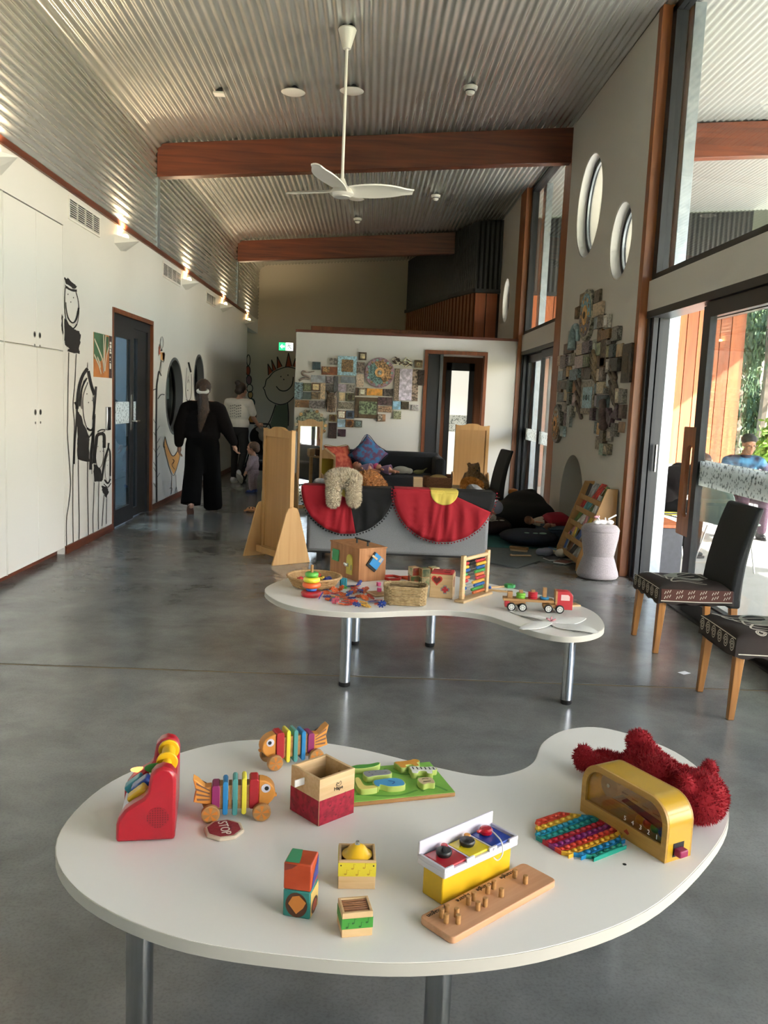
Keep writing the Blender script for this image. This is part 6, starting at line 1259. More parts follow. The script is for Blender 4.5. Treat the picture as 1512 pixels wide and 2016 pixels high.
def flag(label, cx, rad, ya, sectors, yr, zt, pom):
    """half-round cloth hanging over the sofa back: polar grid with soft folds"""
    t_ = thing('flag_cloth', label, 'cloth', (cx, ya, zt), group='flag coloured cloths on the sofa')
    def P_(r, a):
        x = r * cos(a); z = -r * sin(a); fo = .02 * min(1, -z / rad * 2.2) * (sin(x * 46 + 5 * z) * .5 + sin(x * 87 + 2 - 9 * z) * .35 + .5)
        y = -.006 - abs(fo) - .004 if z < -.02 else -.004 + .0 * r
        return (x, y, z)
    def sector(a0, a1, r0, r1, m, nm, par, off=0.):
        b = B(); na, nr = max(6, int((a1 - a0) / .045)), 12; g = [[None] * (nr + 1) for _ in range(na + 1)]
        for i in range(na + 1):
            for j in range(nr + 1):
                x, y, z = P_(r0 + (r1 - r0) * j / nr, a0 + (a1 - a0) * i / na); g[i][j] = b.bm.verts.new((x, y - off, z))
        for i in range(na):
            for j in range(nr): b.bm.faces.new((g[i][j], g[i][j + 1], g[i + 1][j + 1], g[i + 1][j]))
        o_ = b.done(nm, m, par, ang=80); s_ = o_.modifiers.new('cloth', 'SOLIDIFY'); s_.thickness = .004; s_.offset = 0; return o_
    for a0, a1, m, nm in sectors: sector(a0, a1, .002, rad, m, nm, t_)
    if yr: sector(0, pi, .002, yr, M_fy, 'yellow_panel', t_, .006)
    # the part folded over the top of the sofa back
    for x0, x1, m in ((-rad * .97, -yr, M_fr), (-yr, yr, M_fy), (yr, rad * .97, M_fb)): B().bb(x0, x1, -.004, .2, -.002, .008).done('fold_over', m, t_, bevel=.003)
    b = B(); n = int(pi * rad / .028)
    for k in range(n + 1):
        a = pi * k / n; x, y, z = P_(rad + .012, a); b.sph((x, y - .004, z), .0075, seg=8, ring=6)
    stuff(b.done('pompom_trim', pom, t_)); return t_
flag('red and black half-round cloth with black pompoms under the plush legs', -.165, .425, 7.865, ((R(78), pi, M_fr, 'red_panel'), (0, R(78), M_fb, 'black_panel')), .09, .7, M_fb)
flag('red half-round cloth with yellow half sun and red pompoms', .72, .47, 7.855, ((R(22), pi, M_fr, 'red_panel'), (0, R(22), M_fb, 'black_panel')), .128, .705, mat('dark_red_pompom', '#8f1a2b', .9))
def plush(name, label, loc, rz, prims, m, m2, n=2500, ln=.018, voxel=.014, eyes=None, wd=.003):
    t_ = thing(name, label, 'plush toy', loc, rz); b = B()
    for p in prims:
        if p[0] == 'c': b.cap(*p[1:])
        else: b.sph(p[1], p[2])
    bd_ = organic(b, 'plush_body', m, t_, voxel, 5)
    if n: fur(bd_, n, ln, wd, m2)
    for e in (eyes or []): B().sph(e[0], e[1]).done(e[2], e[3], bd_)
    return t_
M_bg = mat('cream_plush', '#cdbda2', .95, sheen=.4); M_bg2 = mat('cream_plush_tufts', '#d9cab0', .95, sheen=.4); M_br = mat('brown_plush', '#8a6a45', .95, sheen=.4); M_br2 = mat('brown_plush_tufts', '#977550', .95, sheen=.4); M_tan = mat('ginger_plush', '#a86d35', .95, sheen=.4); M_tan2 = mat('ginger_tufts', '#b97b3d', .95, sheen=.4)
plush('plush_bear', 'big cream shaggy plush lying over the sofa back with legs hanging', (-.19, 7.9, .7), 0, [('e', (-.02, .03, .075), (.17, .15, .09)), ('c', (-.1, -.06, .07), (-.1, -.1, -.1), .07, .06), ('c', (.07, -.06, .07), (.085, -.1, -.1), .07, .06), ('e', (-.1, -.11, -.12), (.055, .055, .06)), ('e', (.09, -.11, -.11), (.055, .055, .06))], M_bg, M_bg2, 8000, .024, .014, wd=.004)
plush('plush_lion', 'ginger brown shaggy plush beside the cream plush on the sofa', (.02, 8.12, .7), 0, [('e', (0, 0, .04), (.14, .12, .1)), ('e', (.08, .05, .0), (.1, .1, .07))], M_tan, M_tan2, 4000, .02, wd=.004)
# low table behind the sofa with basket and orange plush
lt = thing('low_table', 'low wooden table behind the grey sofa', 'table', (1.0, 9.45, 0)); B().bb(-.42, .3, -.28, .28, .56, .59).done('top', M_lwood, lt, bevel=.004)
for x in (-.38, .26):
    for y in (-.24, .24): B().bb(x - .02, x + .02, y - .02, y + .02, 0, .56).done('leg', M_lwood, lt)
wk = thing('wicker_basket', 'brown wicker basket behind the grey sofa', 'basket', (.62, 9.4, .5905)); M_bw = mat('brown_wicker', '#6d4428', .7, noise=(80, '#4d2d1a', .2))
wk.location = (.78, 9.4, .5905); bo = rrect(.3, .22, .05, 5); B().prism(bo, 0, .012).done('basket_floor', M_bw, wk); B().prism(bo, .012, .1, None, [[(p[0] * .94, p[1] * .92) for p in bo]]).done('basket_wall', M_bw, wk); b = B()
for k in range(8): b.tube([(x * 1.01 * (1 + .012 * (-1) ** (i + k)), y * 1.01 * (1 + .016 * (-1) ** (i + k)), .012 + .0125 * k) for i, (x, y) in enumerate(spline(bo, 2, True))], .006, 5, True)
stuff(b.done('woven_rows', M_bw, wk)); B().tube([(x, y, .105) for x, y in bo], .009, 6, True).done('rim', M_bw, wk)
o = B().sph((0, 0, .03), (.11, .08, .06)).done('bread_cushion', mat('olive_tan_cloth', '#9a7f4e', .9), loc=(.79, 9.4, .64)); tag(o, 'tan cloth bundle heaped in the brown wicker basket', 'cloth')
o = B().bb(-.05, .05, -.04, .04, 0, .11).done('ply_box', M_lwood, loc=(.6195 - .06, 9.3, .5905), bevel=.004); o.name = 'toy_crate'; tag(o, 'small light wooden toy box left of the wicker basket', 'box')
plush('plush_pony', 'orange shaggy plush lying right of the wicker basket', (1.13, 9.32, .5905), 0, [('e', (0, 0, .06), (.1, .08, .06)), ('e', (.09, -.02, .05), (.05, .05, .045)), ('c', (-.06, -.05, .05), (-.1, -.08, .03), .025, .02)], mat('orange_plush', '#b5732f', .95), mat('orange_tufts', '#c4833a', .95), 3500, .022, wd=.004)
# mirrors / play boards
def mirror(loc, rz, label, refl):
    t_ = thing('floor_mirror', label, 'mirror', loc, rz, group='ply framed floor mirrors'); W, Hm = .25, 1.2
    top = [(-W, Hm - .02), (-W, Hm + .005), (-W + .05, Hm - .005), (-W * .5, Hm + .0), (-.06, Hm + .022), (.06, Hm + .022), (W * .5, Hm), (W - .05, Hm - .005), (W, Hm + .005), (W, Hm - .02)]
    out = [(W, .05), (W, Hm - .02)] + spline(top[::-1], 3)[1:-1] + [(-W, Hm - .02), (-W, .05)]
    B().prism(out, -.02, .02, MX_XZ, [[(-W + .045, .1), (W - .045, .1), (W - .045, Hm - .07), (-W + .045, Hm - .07)]]).done('frame', M_fply, t_, bevel=.003)
    B().bb(-W + .045, W - .045, -.006, .004, .1, Hm - .07).done('back_panel', M_fply2, t_)
    B().bb(-W + .045, W - .045, .0045, .008, .1, Hm - .07).done('mirror_glass', mat('mirror_silver', '#e6e9ea', .02, 1.), t_)
    for s in (-1, 1):
        ft = [(-.2, 0), (.2, 0), (.07, .46), (.045, .505), (0, .52), (-.045, .505), (-.07, .46)]
        B().prism(ft, s * (W + .003) - (.018 if s < 0 else 0), s * (W + .003) + (.018 if s > 0 else 0), MX_YZ).done('foot', M_fply, t_, bevel=.002)
    B().bb(-W, W, -.07, -.05, .04, .1).done('cross_bar', M_fply, t_); return t_
M_fply = wood('birch_ply', '#c99e66', '#b98c54', 'Z', 3, .5, .1); M_fply2 = wood('birch_ply_panel', '#c0925a', '#b28650', 'Z', 3, .5, .1)
mirror((-.81, 7.93, 0), R(-53), 'ply floor mirror seen from behind at the left end of the grey sofa', 0)
mirror((-.755, 11.35, 0), R(198), 'ply floor mirror with its glass towards us beside the dark sofa', 1).scale = (.66, 1, 1)
mirror((1.52, 12.62, 0), R(4), 'ply floor mirror seen from behind in front of the partition door', 0)
# dark sofa
ds = thing('dark_sofa', 'charcoal felt sofa against the white partition', 'sofa', (.27, 12.75, 0))
B().bb(-.87, .87, .62, .85, .12, .73).done('back', M_dsofa, ds, bevel=.07, seg=4); B().bb(-.74, .74, 0, .64, .14, .42).done('seat', M_dsofa, ds, bevel=.04, seg=3)
for s in (-1, 1): B().bb(min(s * .74, s * .9), max(s * .74, s * .9), -.02, .85, .12, .69).done('arm', M_dsofa, ds, bevel=.06, seg=4)
for x in (-.7, .7):
    for y in (.08, .75): B().cyl((x, y, 0), (x, y, .14), .02).done('leg', M_blk, ds)
def cushion(label, loc, rot, m, m2, s=.22, name='cushion'):
    t_ = thing(name, label, 'cushion', loc, rot); b = B(); n = 12; g = {}
    for sd in (1, -1):
        for i in range(n + 1):
            for j in range(n + 1):
                u, v = i / n * 2 - 1, j / n * 2 - 1; e = (1 - u ** 4) * (1 - v ** 4); k = 1 - .08 * (1 - abs(v) ** 2) * abs(u) ** 3; k2 = 1 - .08 * (1 - abs(u) ** 2) * abs(v) ** 3
                if sd < 0 and (i in (0, n) or j in (0, n)): g[(sd, i, j)] = g[(1, i, j)]; continue
                g[(sd, i, j)] = b.bm.verts.new((u * s * k, v * s * k2, sd * .075 * e ** .6))
        for i in range(n):
            for j in range(n):
                q = [g[(sd, i, j)], g[(sd, i + 1, j)], g[(sd, i + 1, j + 1)], g[(sd, i, j + 1)]]; b.bm.faces.new(q if sd > 0 else q[::-1])
    b.done('cushion_body', m, t_, ang=80); rim = [(s * .995 * x, s * .995 * y, 0) for x, y in ((-1, -1), (1, -1), (1, 1), (-1, 1))]
    B().tube(spline([(-s, -s, 0), (0, -s * .92, 0), (s, -s, 0), (s * .92, 0, 0), (s, s, 0), (0, s * .92, 0), (-s, s, 0), (-s * .92, 0, 0)], 4, True), .005, 6, True).done('piping', m2, t_); return t_
cushion('red patterned cushion with gold edging at the left end of the dark sofa', (-.42, 13.12, .6), (R(62), 0, R(35)), mat('red_batik', '#b3402f', .8, noise=(16, '#d0674a', .1)), mat('gold_batik', '#a08a4a', .8))
cushion('blue and purple patterned cushion standing on its corner on the dark sofa', (.02, 13.2, .68), (R(70), R(0), R(-8)), mat('blue_batik', '#3f79a8', .8, noise=(14, '#6d4a68', .06)), mat('indigo_batik', '#343a5a', .8)).rotation_euler = (R(72), R(40), 0)
def doll(label, loc, rz, dress, hair, s=1., lie=True):
    t_ = thing('doll', label, 'doll', loc, rz); b = B(); k = s
    b.sph((0, 0, .06 * k), (.04 * k, .045 * k, .042 * k)).cap((.04 * k, 0, .05 * k), (.12 * k, 0, .045 * k), .025 * k, .038 * k).cap((.12 * k, .02 * k, .04 * k), (.22 * k, .045 * k, .025 * k), .018 * k, .014 * k).cap((.12 * k, -.02 * k, .04 * k), (.22 * k, -.05 * k, .03 * k), .018 * k, .014 * k).cap((.06 * k, .03 * k, .05 * k), (.1 * k, .09 * k, .04 * k), .013 * k, .011 * k).cap((.06 * k, -.03 * k, .05 * k), (.1 * k, -.09 * k, .05 * k), .013 * k, .011 * k)
    bd_ = organic(b, 'doll_body', mat('doll_skin', '#c98f72', .55), t_, .008, 4)
    B().lathe([(.03 * k, 0), (.045 * k, .05 * k), (.055 * k, .1 * k), (.05 * k, .1 * k), (.03 * k, .02 * k)], seg=16, M=Matrix.Translation((.045 * k, 0, .048 * k)) @ Matrix.Rotation(R(90), 4, 'Y')).done('dress', dress, t_); B().sph((-.018 * k, 0, .066 * k), (.036 * k, .046 * k, .042 * k)).done('hair', hair, t_)
    for s_ in (-1, 1): B().sph((.018 * k, s_ * .016 * k, .098 * k), .005 * k).done('eye', M_bk, t_)
    return t_
doll('doll in a lilac dress lying on the dark sofa below the patterned cushions', (-.13, 12.85, .425), R(-30), mat('lilac_dress', '#b59ac0', .8), mat('doll_skin2', '#b8785a', .6), 1.5)
doll('doll with bright pink hat lying left of the grey soft animals', (.17, 12.85, .425), R(-25), mat('mauve_dress', '#9a7fa6', .8), mat('hot_pink', '#d9588c', .7), 1.4)
plush('soft_seal', 'grey and white soft animal lying on the dark sofa seat', (.52, 12.9, .425), 0, [('e', (0, 0, .06), (.13, .07, .06)), ('e', (.12, .0, .05), (.06, .05, .045)), ('c', (-.1, 0, .05), (-.2, .03, .05), .03, .015)], mat('pale_grey_plush', '#a5a397', .95), M_bg2, 0)
plush('soft_lizard', 'small green and white soft toy at the right of the dark sofa seat', (.78, 12.92, .425), .3, [('e', (0, 0, .04), (.09, .04, .035)), ('c', (.06, 0, .05), (.15, .03, .1), .02, .012)], mat('olive_plush', '#7d7d55', .95), M_bg2, 0)
# bear on the back chair
plush('teddy_bear', 'brown teddy bear sitting on the back dining chair', (1.36, 11.0, .447), R(-70), [('e', (0, 0, .1), (.1, .11, .1)), ('e', (.03, 0, .235), (.075, .08, .07)), ('e', (.09, 0, .22), (.03, .035, .028)), ('e', (.0, .06, .295), (.02, .028, .028)), ('e', (.0, -.06, .295), (.02, .028, .028)), ('c', (.04, .07, .04), (.17, .11, .045), .048, .045), ('c', (.04, -.07, .04), (.17, -.11, .045), .048, .045), ('c', (.02, .09, .16), (.08, .16, .07), .04, .036), ('c', (.02, -.09, .16), (.08, -.16, .07), .04, .036)], M_br, M_br2, 4000, .014, .012, [((.118, 0, .228), .011, 'nose', M_bk), ((.09, .03, .255), .008, 'eye', M_bk), ((.09, -.03, .255), .008, 'eye', M_bk)])
# doll house
dh = thing('doll_house', 'small wooden doll house with yellow room beside the floor mirror', 'doll house', (-.57, 11.75, 0)); B().prism([(-.14, .3), (.14, .3), (.14, .72), (0, .83), (-.14, .72)], -.16, .16, MX_XZ, [[(-.12, .32), (.12, .32), (.12, .44), (-.12, .44)], [(-.12, .46), (.12, .46), (.12, .7), (-.12, .7)]]).done('shell', M_fply, dh); B().bb(-.12, .12, .1, .11, .46, .7).done('yellow_wall', mat('house_yellow', '#d2b52c', .6), dh); B().bb(-.12, .12, .1, .11, .32, .44).done('red_wall', mat('house_red', '#b0342c', .6), dh); B().bb(-.16, .16, -.14, .14, 0, .3).done('stand', M_fply, dh)
# bean bag, floor cushions, rug
b = B(); b.sph((0, 0, .2), (.4, .36, .21)).sph((.02, .05, .32), (.27, .26, .17)).cap((.05, .05, .42), (.1, .05, .47), .09, .05); bb2 = thing('bean_bag', 'large black bean bag by the far glass door', 'bean bag', (1.93, 10.42, 0)); organic(b, 'bag', mat('black_bag_cotton', '#060607', .9, bump=(8, .6)), bb2, .02, 8); B().tube([(.1 + .05 * cos(a), .05 + .05 * sin(a), .49) for a in [2 * pi * k / 12 for k in range(12)]], .008, 6, True).done('handle_loop', M_fb, bb2)
def pouf(label, loc, rz, r, m, m2):
    t_ = thing('floor_cushion', label, 'cushion', loc, rz); b = B(); b.sph((0, 0, r[2]), r).sph((r[0] * .3, r[1] * .1, r[2] * 1.05), (r[0] * .65, r[1] * .7, r[2] * .95)); organic(b, 'cushion_body', m, t_, .018, 6); b = B()
    for k in range(3): b.sph((r[0] * (-.1 + .25 * k), -r[1] * .45, r[2] * 1.75), (r[0] * .14, r[1] * .2, .006))
    b.done('printed_patch', m2, t_); return t_
pouf('navy printed floor cushion in front of the bean bag', (1.8, 9.3, .012), R(-6), (.33, .3, .085), mat('navy_print', '#161c2e', .85, noise=(10, '#0d1120', .2)), mat('mint_patch', '#8fae96', .8))
pouf('brown and cream floor cushion at the end of the grey sofa', (1.45, 9.98, .012), R(10), (.28, .26, .1), mat('brown_cloth', '#3f2e2b', .9, noise=(8, '#2c1f1d', .2)), mat('cream_cow_patch', '#c9beae', .9))
rg2 = B().prism([(1.0, 8.2), (1.172, 8.143), (1.453, 7.9), (1.73, 8.31), (1.919, 8.19), (2.05, 8.4), (2.05, 9.9), (1.0, 9.9)], .0005, .008).done('play_mat', mat('grey_carpet_mat', '#6f7675', .95, noise=(40, '#656c6b', .2))); tag(rg2, 'grey hexagon-edged carpet mat under the floor toys', 'mat')
tl2 = B().bb(1.1, 2.3, 9.02, 10.9, .0085, .0115).done('teal_rug', mat('teal_carpet', '#2f6a66', .95, noise=(30, '#27595a', .2))); tag(tl2, 'teal rug under the floor cushions and bean bag', 'rug')
b = B(); ribbon(b, [(1.0, 8.2), (1.172, 8.143), (1.453, 7.9), (1.73, 8.31), (1.919, 8.19), (2.05, 8.4)], .018, lambda u, v: (u, v, .0086)); o = b.done('edge_binding', mat('dark_binding', '#23282a', .9), rg2, smooth=False)
doll('doll with arms up lying on the navy cushion', (1.86, 9.62, .165), R(20), mat('cream_dress', '#c9b7a0', .8), mat('doll_brown_hair', '#6d4a35', .7), 1.1); doll('second small doll at the right on the navy cushion', (2.02, 9.36, .15), R(60), mat('peach_dress', '#c99a80', .8), mat('doll_brown_hair', '#6d4a35', .7), .9)
doll('doll in a pale pink dress on the brown cushion', (1.5, 9.9, .215), R(150), mat('pale_pink_dress', '#cfa5a2', .85), mat('doll_grey_hair', '#9a9aa8', .7), 1.8)
plush('soft_dog', 'cream and brown soft dog spread on the brown cushion', (1.33, 9.72, .18), .4, [('e', (0, 0, .04), (.13, .06, .04)), ('e', (.14, 0, .045), (.05, .045, .04)), ('c', (-.05, .05, .03), (-.13, .12, .0), .022, .018)], mat('cream_dog', '#b9aa96', .95), M_bg2, 1500, .012)
br_ = thing('toy_brush', 'wooden toy brush lying on the grey mat', 'brush', (1.62, 8.85, .0085), R(-25)); B().prism(rrect(.2, .075, .03, 4), .02, .045).done('block', M_mwood, br_, bevel=.004); B().prism(rrect(.18, .06, .02, 4), 0, .02).done('bristles', M_lwood, br_); B().prism(rrect(.15, .03, .012, 4), .045, .047).done('groove', mat('groove_brown', '#7d5530', .6), br_)
o = B().cap((-.1, 0, .012), (.1, .02, .012), .009).sph((-.1, 0, .014), .014).done('drum_stick', M_lwood, loc=(1.58, 8.5, .008)); tag(o, 'pale wooden drum stick lying in front of the toy brush', 'stick')
plush('soft_mouse', 'grey and cream soft toy lying on the mat near the book', (1.86, 8.6, .009), .2, [('e', (0, 0, .045), (.07, .06, .045)), ('e', (-.07, .02, .04), (.045, .045, .04))], mat('slate_plush', '#8a8c9a', .95), M_bg2, 0); plush('soft_rabbit', 'cream soft toy beside the grey one on the mat', (1.99, 8.55, .009), .2, [('e', (0, 0, .045), (.065, .055, .045)), ('c', (.03, 0, .08), (.09, .02, .09), .02, .015)], mat('cream_soft', '#cfc5b0', .95), M_bg2, 0)
ob = thing('open_book', 'open picture book with blue, red and yellow pages on the floor', 'book', (2.07, 8.72, .009), R(-25))
for s, m in ((-1, mat('page_blue', '#2f7fb0', .6, noise=(9, '#e6d9b0', .05))), (1, mat('page_red', '#c2452f', .6, noise=(9, '#e0b93a', .06)))):
    B().box((s * .1, 0, .02), (.2, .26, .008)).done('page', m, ob, rot=(0, R(-6 * s), 0)); B().box((s * .1, 0, .01), (.2, .26, .006)).done('pages', mat('page_paper', '#d9dcd8', .8), ob, rot=(0, R(-4 * s), 0))
for k, (x, y, r_, c) in enumerate(((1.9, 8.42, .3, '#3c3f44'), (2.02, 8.36, -.4, '#b9bcb8'), (1.96, 8.28, .9, '#6a2f2c'))):
    o = thing('flat_book', 'closed picture book on the floor, %s' % ('dark cover, left one', 'pale cover under the open book', 'maroon cover nearest the stool')[k], 'book', (x, y, .0085), r_, group='books on the floor'); B().box((0, 0, .006), (.18, .13, .012)).done('pages', mat('page_paper', '#d9dcd8', .8), o); B().box((0, 0, .0125), (.184, .134, .002)).done('cover', mat('cover_' + c[1:], c, .6), o)
o = thing('orange_shaker', 'orange plastic toy shaker standing behind the bean bag', 'toy', (1.9, 11.05, 0)); B().lathe([(0, 0), (.1, 0), (.1, .03), (.03, .06), (.028, .33), (.05, .36), (.065, .4), (.055, .44), (0, .455)]).done('body', mat('orange_plastic', '#e0862c', .4), o); B().lathe([(.05, .36), (.056, .365), (.05, .37)]).done('ring', M_org, o)
o = thing('yellow_ball', 'yellow soft ball beside the back chair leg', 'ball', (1.24, 9.72, .012)); B().sph((0, 0, .09), .09).done('ball', mat('yellow_soft', '#c99a2c', .8), o); B().tube([(.0905 * cos(a), .0905 * sin(a), .09) for a in [2 * pi * k / 24 for k in range(24)]], .003, 5, True).done('seam', M_org, o)
nb_ = thing('navy_ottoman', 'navy floor box between bean bag and bookshelf', 'ottoman', (2.16, 9.55, 0.012), R(4)); B().bb(-.17, .17, -.3, .3, 0, .17).done('body', mat('navy_felt', '#2b3e50', .9, noise=(40, '#243444', .2)), nb_, bevel=.02); B().bb(-.17, .17, -.3, .3, .172, .19).done('lid', mat('navy_felt2', '#2f4456', .9), nb_, bevel=.006)
cushion('crimson cushion on the navy box', (2.16, 9.6, .255), (R(6), R(-4), .2), mat('crimson_cloth', '#8d1226', .85), mat('crimson_piping', '#6f0d1c', .85), .14)
# book display shelf
bs = thing('book_shelf', 'tiered ply book display shelf against the right wall', 'bookshelf', (2.33, 7.9, 0)); SW = .85; prof_ = [(0, 0), (-.34, 0), (-.34, .1), (-.1, .78), (0, .78)]
for y in (0, SW - .018): B().prism(prof_, 0, .018, Matrix.Translation((0, y + .018, 0)) @ MX_XZ).done('side_panel', M_fply2, bs, bevel=.002)
B().bb(-.012, 0, .018, SW - .018, .02, .76).done('back_panel', M_fply2, bs)
tiers = [(.06, -.32), (.2, -.27), (.34, -.22), (.48, -.17), (.6, -.13)]
for z, x in tiers: B().bb(x, -.012, .018, SW - .018, z, z + .012).done('shelf', M_fply, bs); B().bb(x - .006, x + .006, .018, SW - .018, z, z + .05).done('front_lip', M_fply, bs)
bc = [('red', '#a8322e'), ('white', '#d5d2c9'), ('blue', '#2f4f8f'), ('grey', '#8a8d8c'), ('green', '#5d7a4a'), ('yellow', '#c9a43c'), ('black', '#2a2a2c'), ('teal', '#3f7f86'), ('pink', '#b98088'), ('brown', '#6a4a33')]
k = 0
for ti, (z, x) in enumerate(tiers):
    for j in range(5):
        nm, hx = bc[(k * 3 + ti) % 10]; y = .06 + j * .158 + .02 * ((k * 7) % 3); hgt_ = .15 + .05 * ((k * 5) % 3) / 2; wd_ = .13; lean = R(18 + 8 * ((k * 3) % 4))
        t_ = thing('picture_book', '%s picture book on the %s tier of the book shelf, %s from the near end' % (nm, ('bottom', 'second', 'middle', 'fourth', 'top')[ti], ('first', 'second', 'third', 'fourth', 'last')[j]), 'book', (2.33 + x + .028, 7.9 + y, z + .0135), (0, lean, R((k * 13) % 17 - 8)), group='books on the display shelf')
        B().bb(0, .012, 0, wd_, 0, hgt_).done('pages', mat('page_paper', '#d9dcd8', .8), t_); B().bb(-.0025, 0, -.002, wd_ + .002, 0, hgt_ + .002).done('cover', mat('book_' + nm, hx, .5, noise=(20, shade(hx, 1.4), .08)), t_); k += 1
o = thing('toy_crab', 'small orange soft crab toy on the corridor floor', 'soft toy', (-1.47, 11.13, 0)); b = B(); b.sph((0, 0, .035), (.07, .05, .035)); [b.cap((.05 * cos(a), .04 * sin(a), .03), (.1 * cos(a), .08 * sin(a), .012), .012) for a in (.3, .9, 2.3, 2.9, 3.7, 5.6)]; organic(b, 'crab_body', mat('crab_orange', '#c98a5a', .9), o, .01, 3); [B().sph((s * .02, -.045, .06), .009).done('eye', M_bk, o) for s in (-1, 1)]
gc = thing('green_armchair', 'pale olive soft chair half hidden behind the floor mirror', 'chair', (-1.22, 11.9, 0)); B().bb(-.2, .2, -.2, .2, .0, .24).done('seat', mat('olive_vinyl', '#9a9c6a', .7), gc, bevel=.04, seg=3); B().bb(-.2, .2, .1, .22, .2, .52).done('backrest', mat('olive_vinyl', '#9a9c6a', .7), gc, bevel=.04, seg=3)
# ================================================================== PEOPLE
M_skin = mat('skin_light', '#c99a82', .55); M_skin2 = mat('skin_tan', '#a8765a', .55)
M_blackk = mat('black_knit', '#0a0809', .95, noise=(40, '#100c0e', .2), spec=.2); M_blackt = mat('black_trousers', '#050506', .95, spec=.15); M_wtee = mat('white_tee', '#d9d7d0', .85)
def hand(b, p, d, side, s=1., curl=.5):
    """palm, four unequal bent fingers and a thumb leaving the side of the palm"""
    p = Vector(p); d = Vector(d).normalized(); u = Vector(side).normalized(); u = (u - d * u.dot(d)).normalized(); n = d.cross(u)
    b.cap(p, p + d * .05 * s, .022 * s, .028 * s); b.sph(p + d * .045 * s, (.03 * s, .03 * s, .03 * s))
    for k, (o, L) in enumerate(((-.024, .062), (-.008, .075), (.008, .07), (.023, .055))):
        a = p + d * .07 * s + u * o * s; m = a + (d * (1 - curl * .3) + n * curl * .5) * L * .55 * s; e = m + (d * (.6 - curl * .4) + n * curl) .normalized() * L * .5 * s; b.cap(p + d * .04 * s + u * o * s * .8, a, .0105 * s).cap(a, m, .0098 * s, .0092 * s).cap(m, e, .0092 * s, .008 * s)
    a = p + d * .025 * s - u * .026 * s; m = a + (d * .6 - u * .7 + n * .3).normalized() * .04 * s; b.cap(p + d * .01 * s, a, .013 * s).cap(a, m, .012 * s, .011 * s).cap(m, m + (d * .9 + n * .3).normalized() * .03 * s, .0105 * s, .009 * s)
def head(b, c, s=1., face=(0, 1, 0)):
    c = Vector(c); f = Vector(face).normalized(); r = f.cross(Vector((0, 0, 1))).normalized(); F = Matrix((r, f, Vector((0, 0, 1)))).transposed()
    def E(p, q): b.sph(c + F @ (Vector(p) * s), [x * s for x in q], F)
    E((0, 0, .03), (.074, .094, .095)); E((0, .022, -.04), (.058, .066, .072)); E((0, .062, -.085), (.03, .028, .028)); E((0, .098, -.015), (.012, .018, .022)); E((0, .096, -.03), (.016, .014, .011))
    for q in (-1, 1): E((q * .074, -.01, -.01), (.012, .02, .03)); E((q * .03, .083, .028), (.022, .012, .008)); E((q * .035, .065, -.03), (.022, .025, .025))
    E((0, .084, -.057), (.022, .012, .009)); return F
def facebits(parent, c, F, s=1.):
    c = Vector(c)
    for q in (-1, 1): B().sph(c + F @ (Vector((q * .03, .086, .008)) * s), (.011 * s, .008 * s, .007 * s), F).done('eye', mat('eye_dark', '#2a2220', .4), parent)
    B().sph(c + F @ (Vector((0, .0925, -.058)) * s), (.02 * s, .006 * s, .006 * s), F).done('mouth', mat('lip_tone', '#9a5a50', .5), parent)
def shoe_part(parent, p, rz, m, sole, s=1., pitch=0):
    e = B(); e.sph((0, .06 * s, .035 * s), (.042 * s, .085 * s, .035 * s)).sph((0, -.035 * s, .045 * s), (.038 * s, .055 * s, .045 * s)).cyl((0, -.03 * s, .04 * s), (0, -.03 * s, .09 * s), .036 * s, .036 * s)
    o = organic(e, 'shoe', m, parent, .009 * s, 4, loc=p, rot=(pitch, 0, rz)); B().prism([(.042 * s * cos(a), .045 * s + (.105 if sin(a) > 0 else .1) * s * sin(a) * 1.12) for a in [2 * pi * k / 20 for k in range(20)]], -.004 * s, .018 * s).done('sole', sole, o); return o

# woman in black walking away
w1 = thing('person', 'woman in black jumper and wide trousers with long ponytail walking away', 'person', (-2.06, 10.85, 0), R(4))
b = B(); F = head(b, (.0, .03, 1.545)); b.cap((0, 0, 1.38), (0, .02, 1.47), .052, .05).cap((-.13, 0, 1.34), (.13, 0, 1.34), .07, .07).sph((0, .01, 1.2), (.17, .11, .22)).sph((0, 0, .98), (.17, .12, .16))
b.cap((-.19, 0, 1.33), (-.26, -.02, 1.06), .048, .042).cap((-.26, -.02, 1.06), (-.29, .03, .84), .04, .03); hand(b, (-.29, .035, .83), (-.05, .1, -1), (0, 1, 0), 1., .6)
b.cap((.19, 0, 1.33), (.28, -.06, 1.08), .048, .042).cap((.28, -.06, 1.08), (.385, -.02, .88), .04, .03); hand(b, (.39, -.02, .87), (.35, .12, -1), (0, 1, 0), 1., .6)
b.cap((-.09, 0, .92), (-.1, -.02, .5), .085, .06).cap((-.1, -.02, .5), (-.105, -.22, .12), .055, .04).cap((.09, 0, .92), (.1, .12, .5), .085, .06).cap((.1, .12, .5), (.1, .27, .08), .055, .04)
bd = organic(b, 'body', M_skin, w1, .009, 4); facebits(bd, (0, .03, 1.545), F)
b = B(); b.cap((-.15, 0, 1.31), (.15, 0, 1.31), .1, .1).sph((0, .0, 1.36), (.12, .085, .06)).sph((0, -.005, 1.12), (.235, .155, .25)).sph((0, -.005, .99), (.225, .15, .13)).cap((-.2, 0, 1.3), (-.275, -.02, 1.06), .09, .088).cap((-.275, -.02, 1.06), (-.295, .03, .87), .085, .058).cap((.2, 0, 1.3), (.295, -.06, 1.08), .09, .088).cap((.295, -.06, 1.08), (.385, -.02, .91), .083, .056)
organic(b, 'jumper', M_blackk, w1, .014, 5)
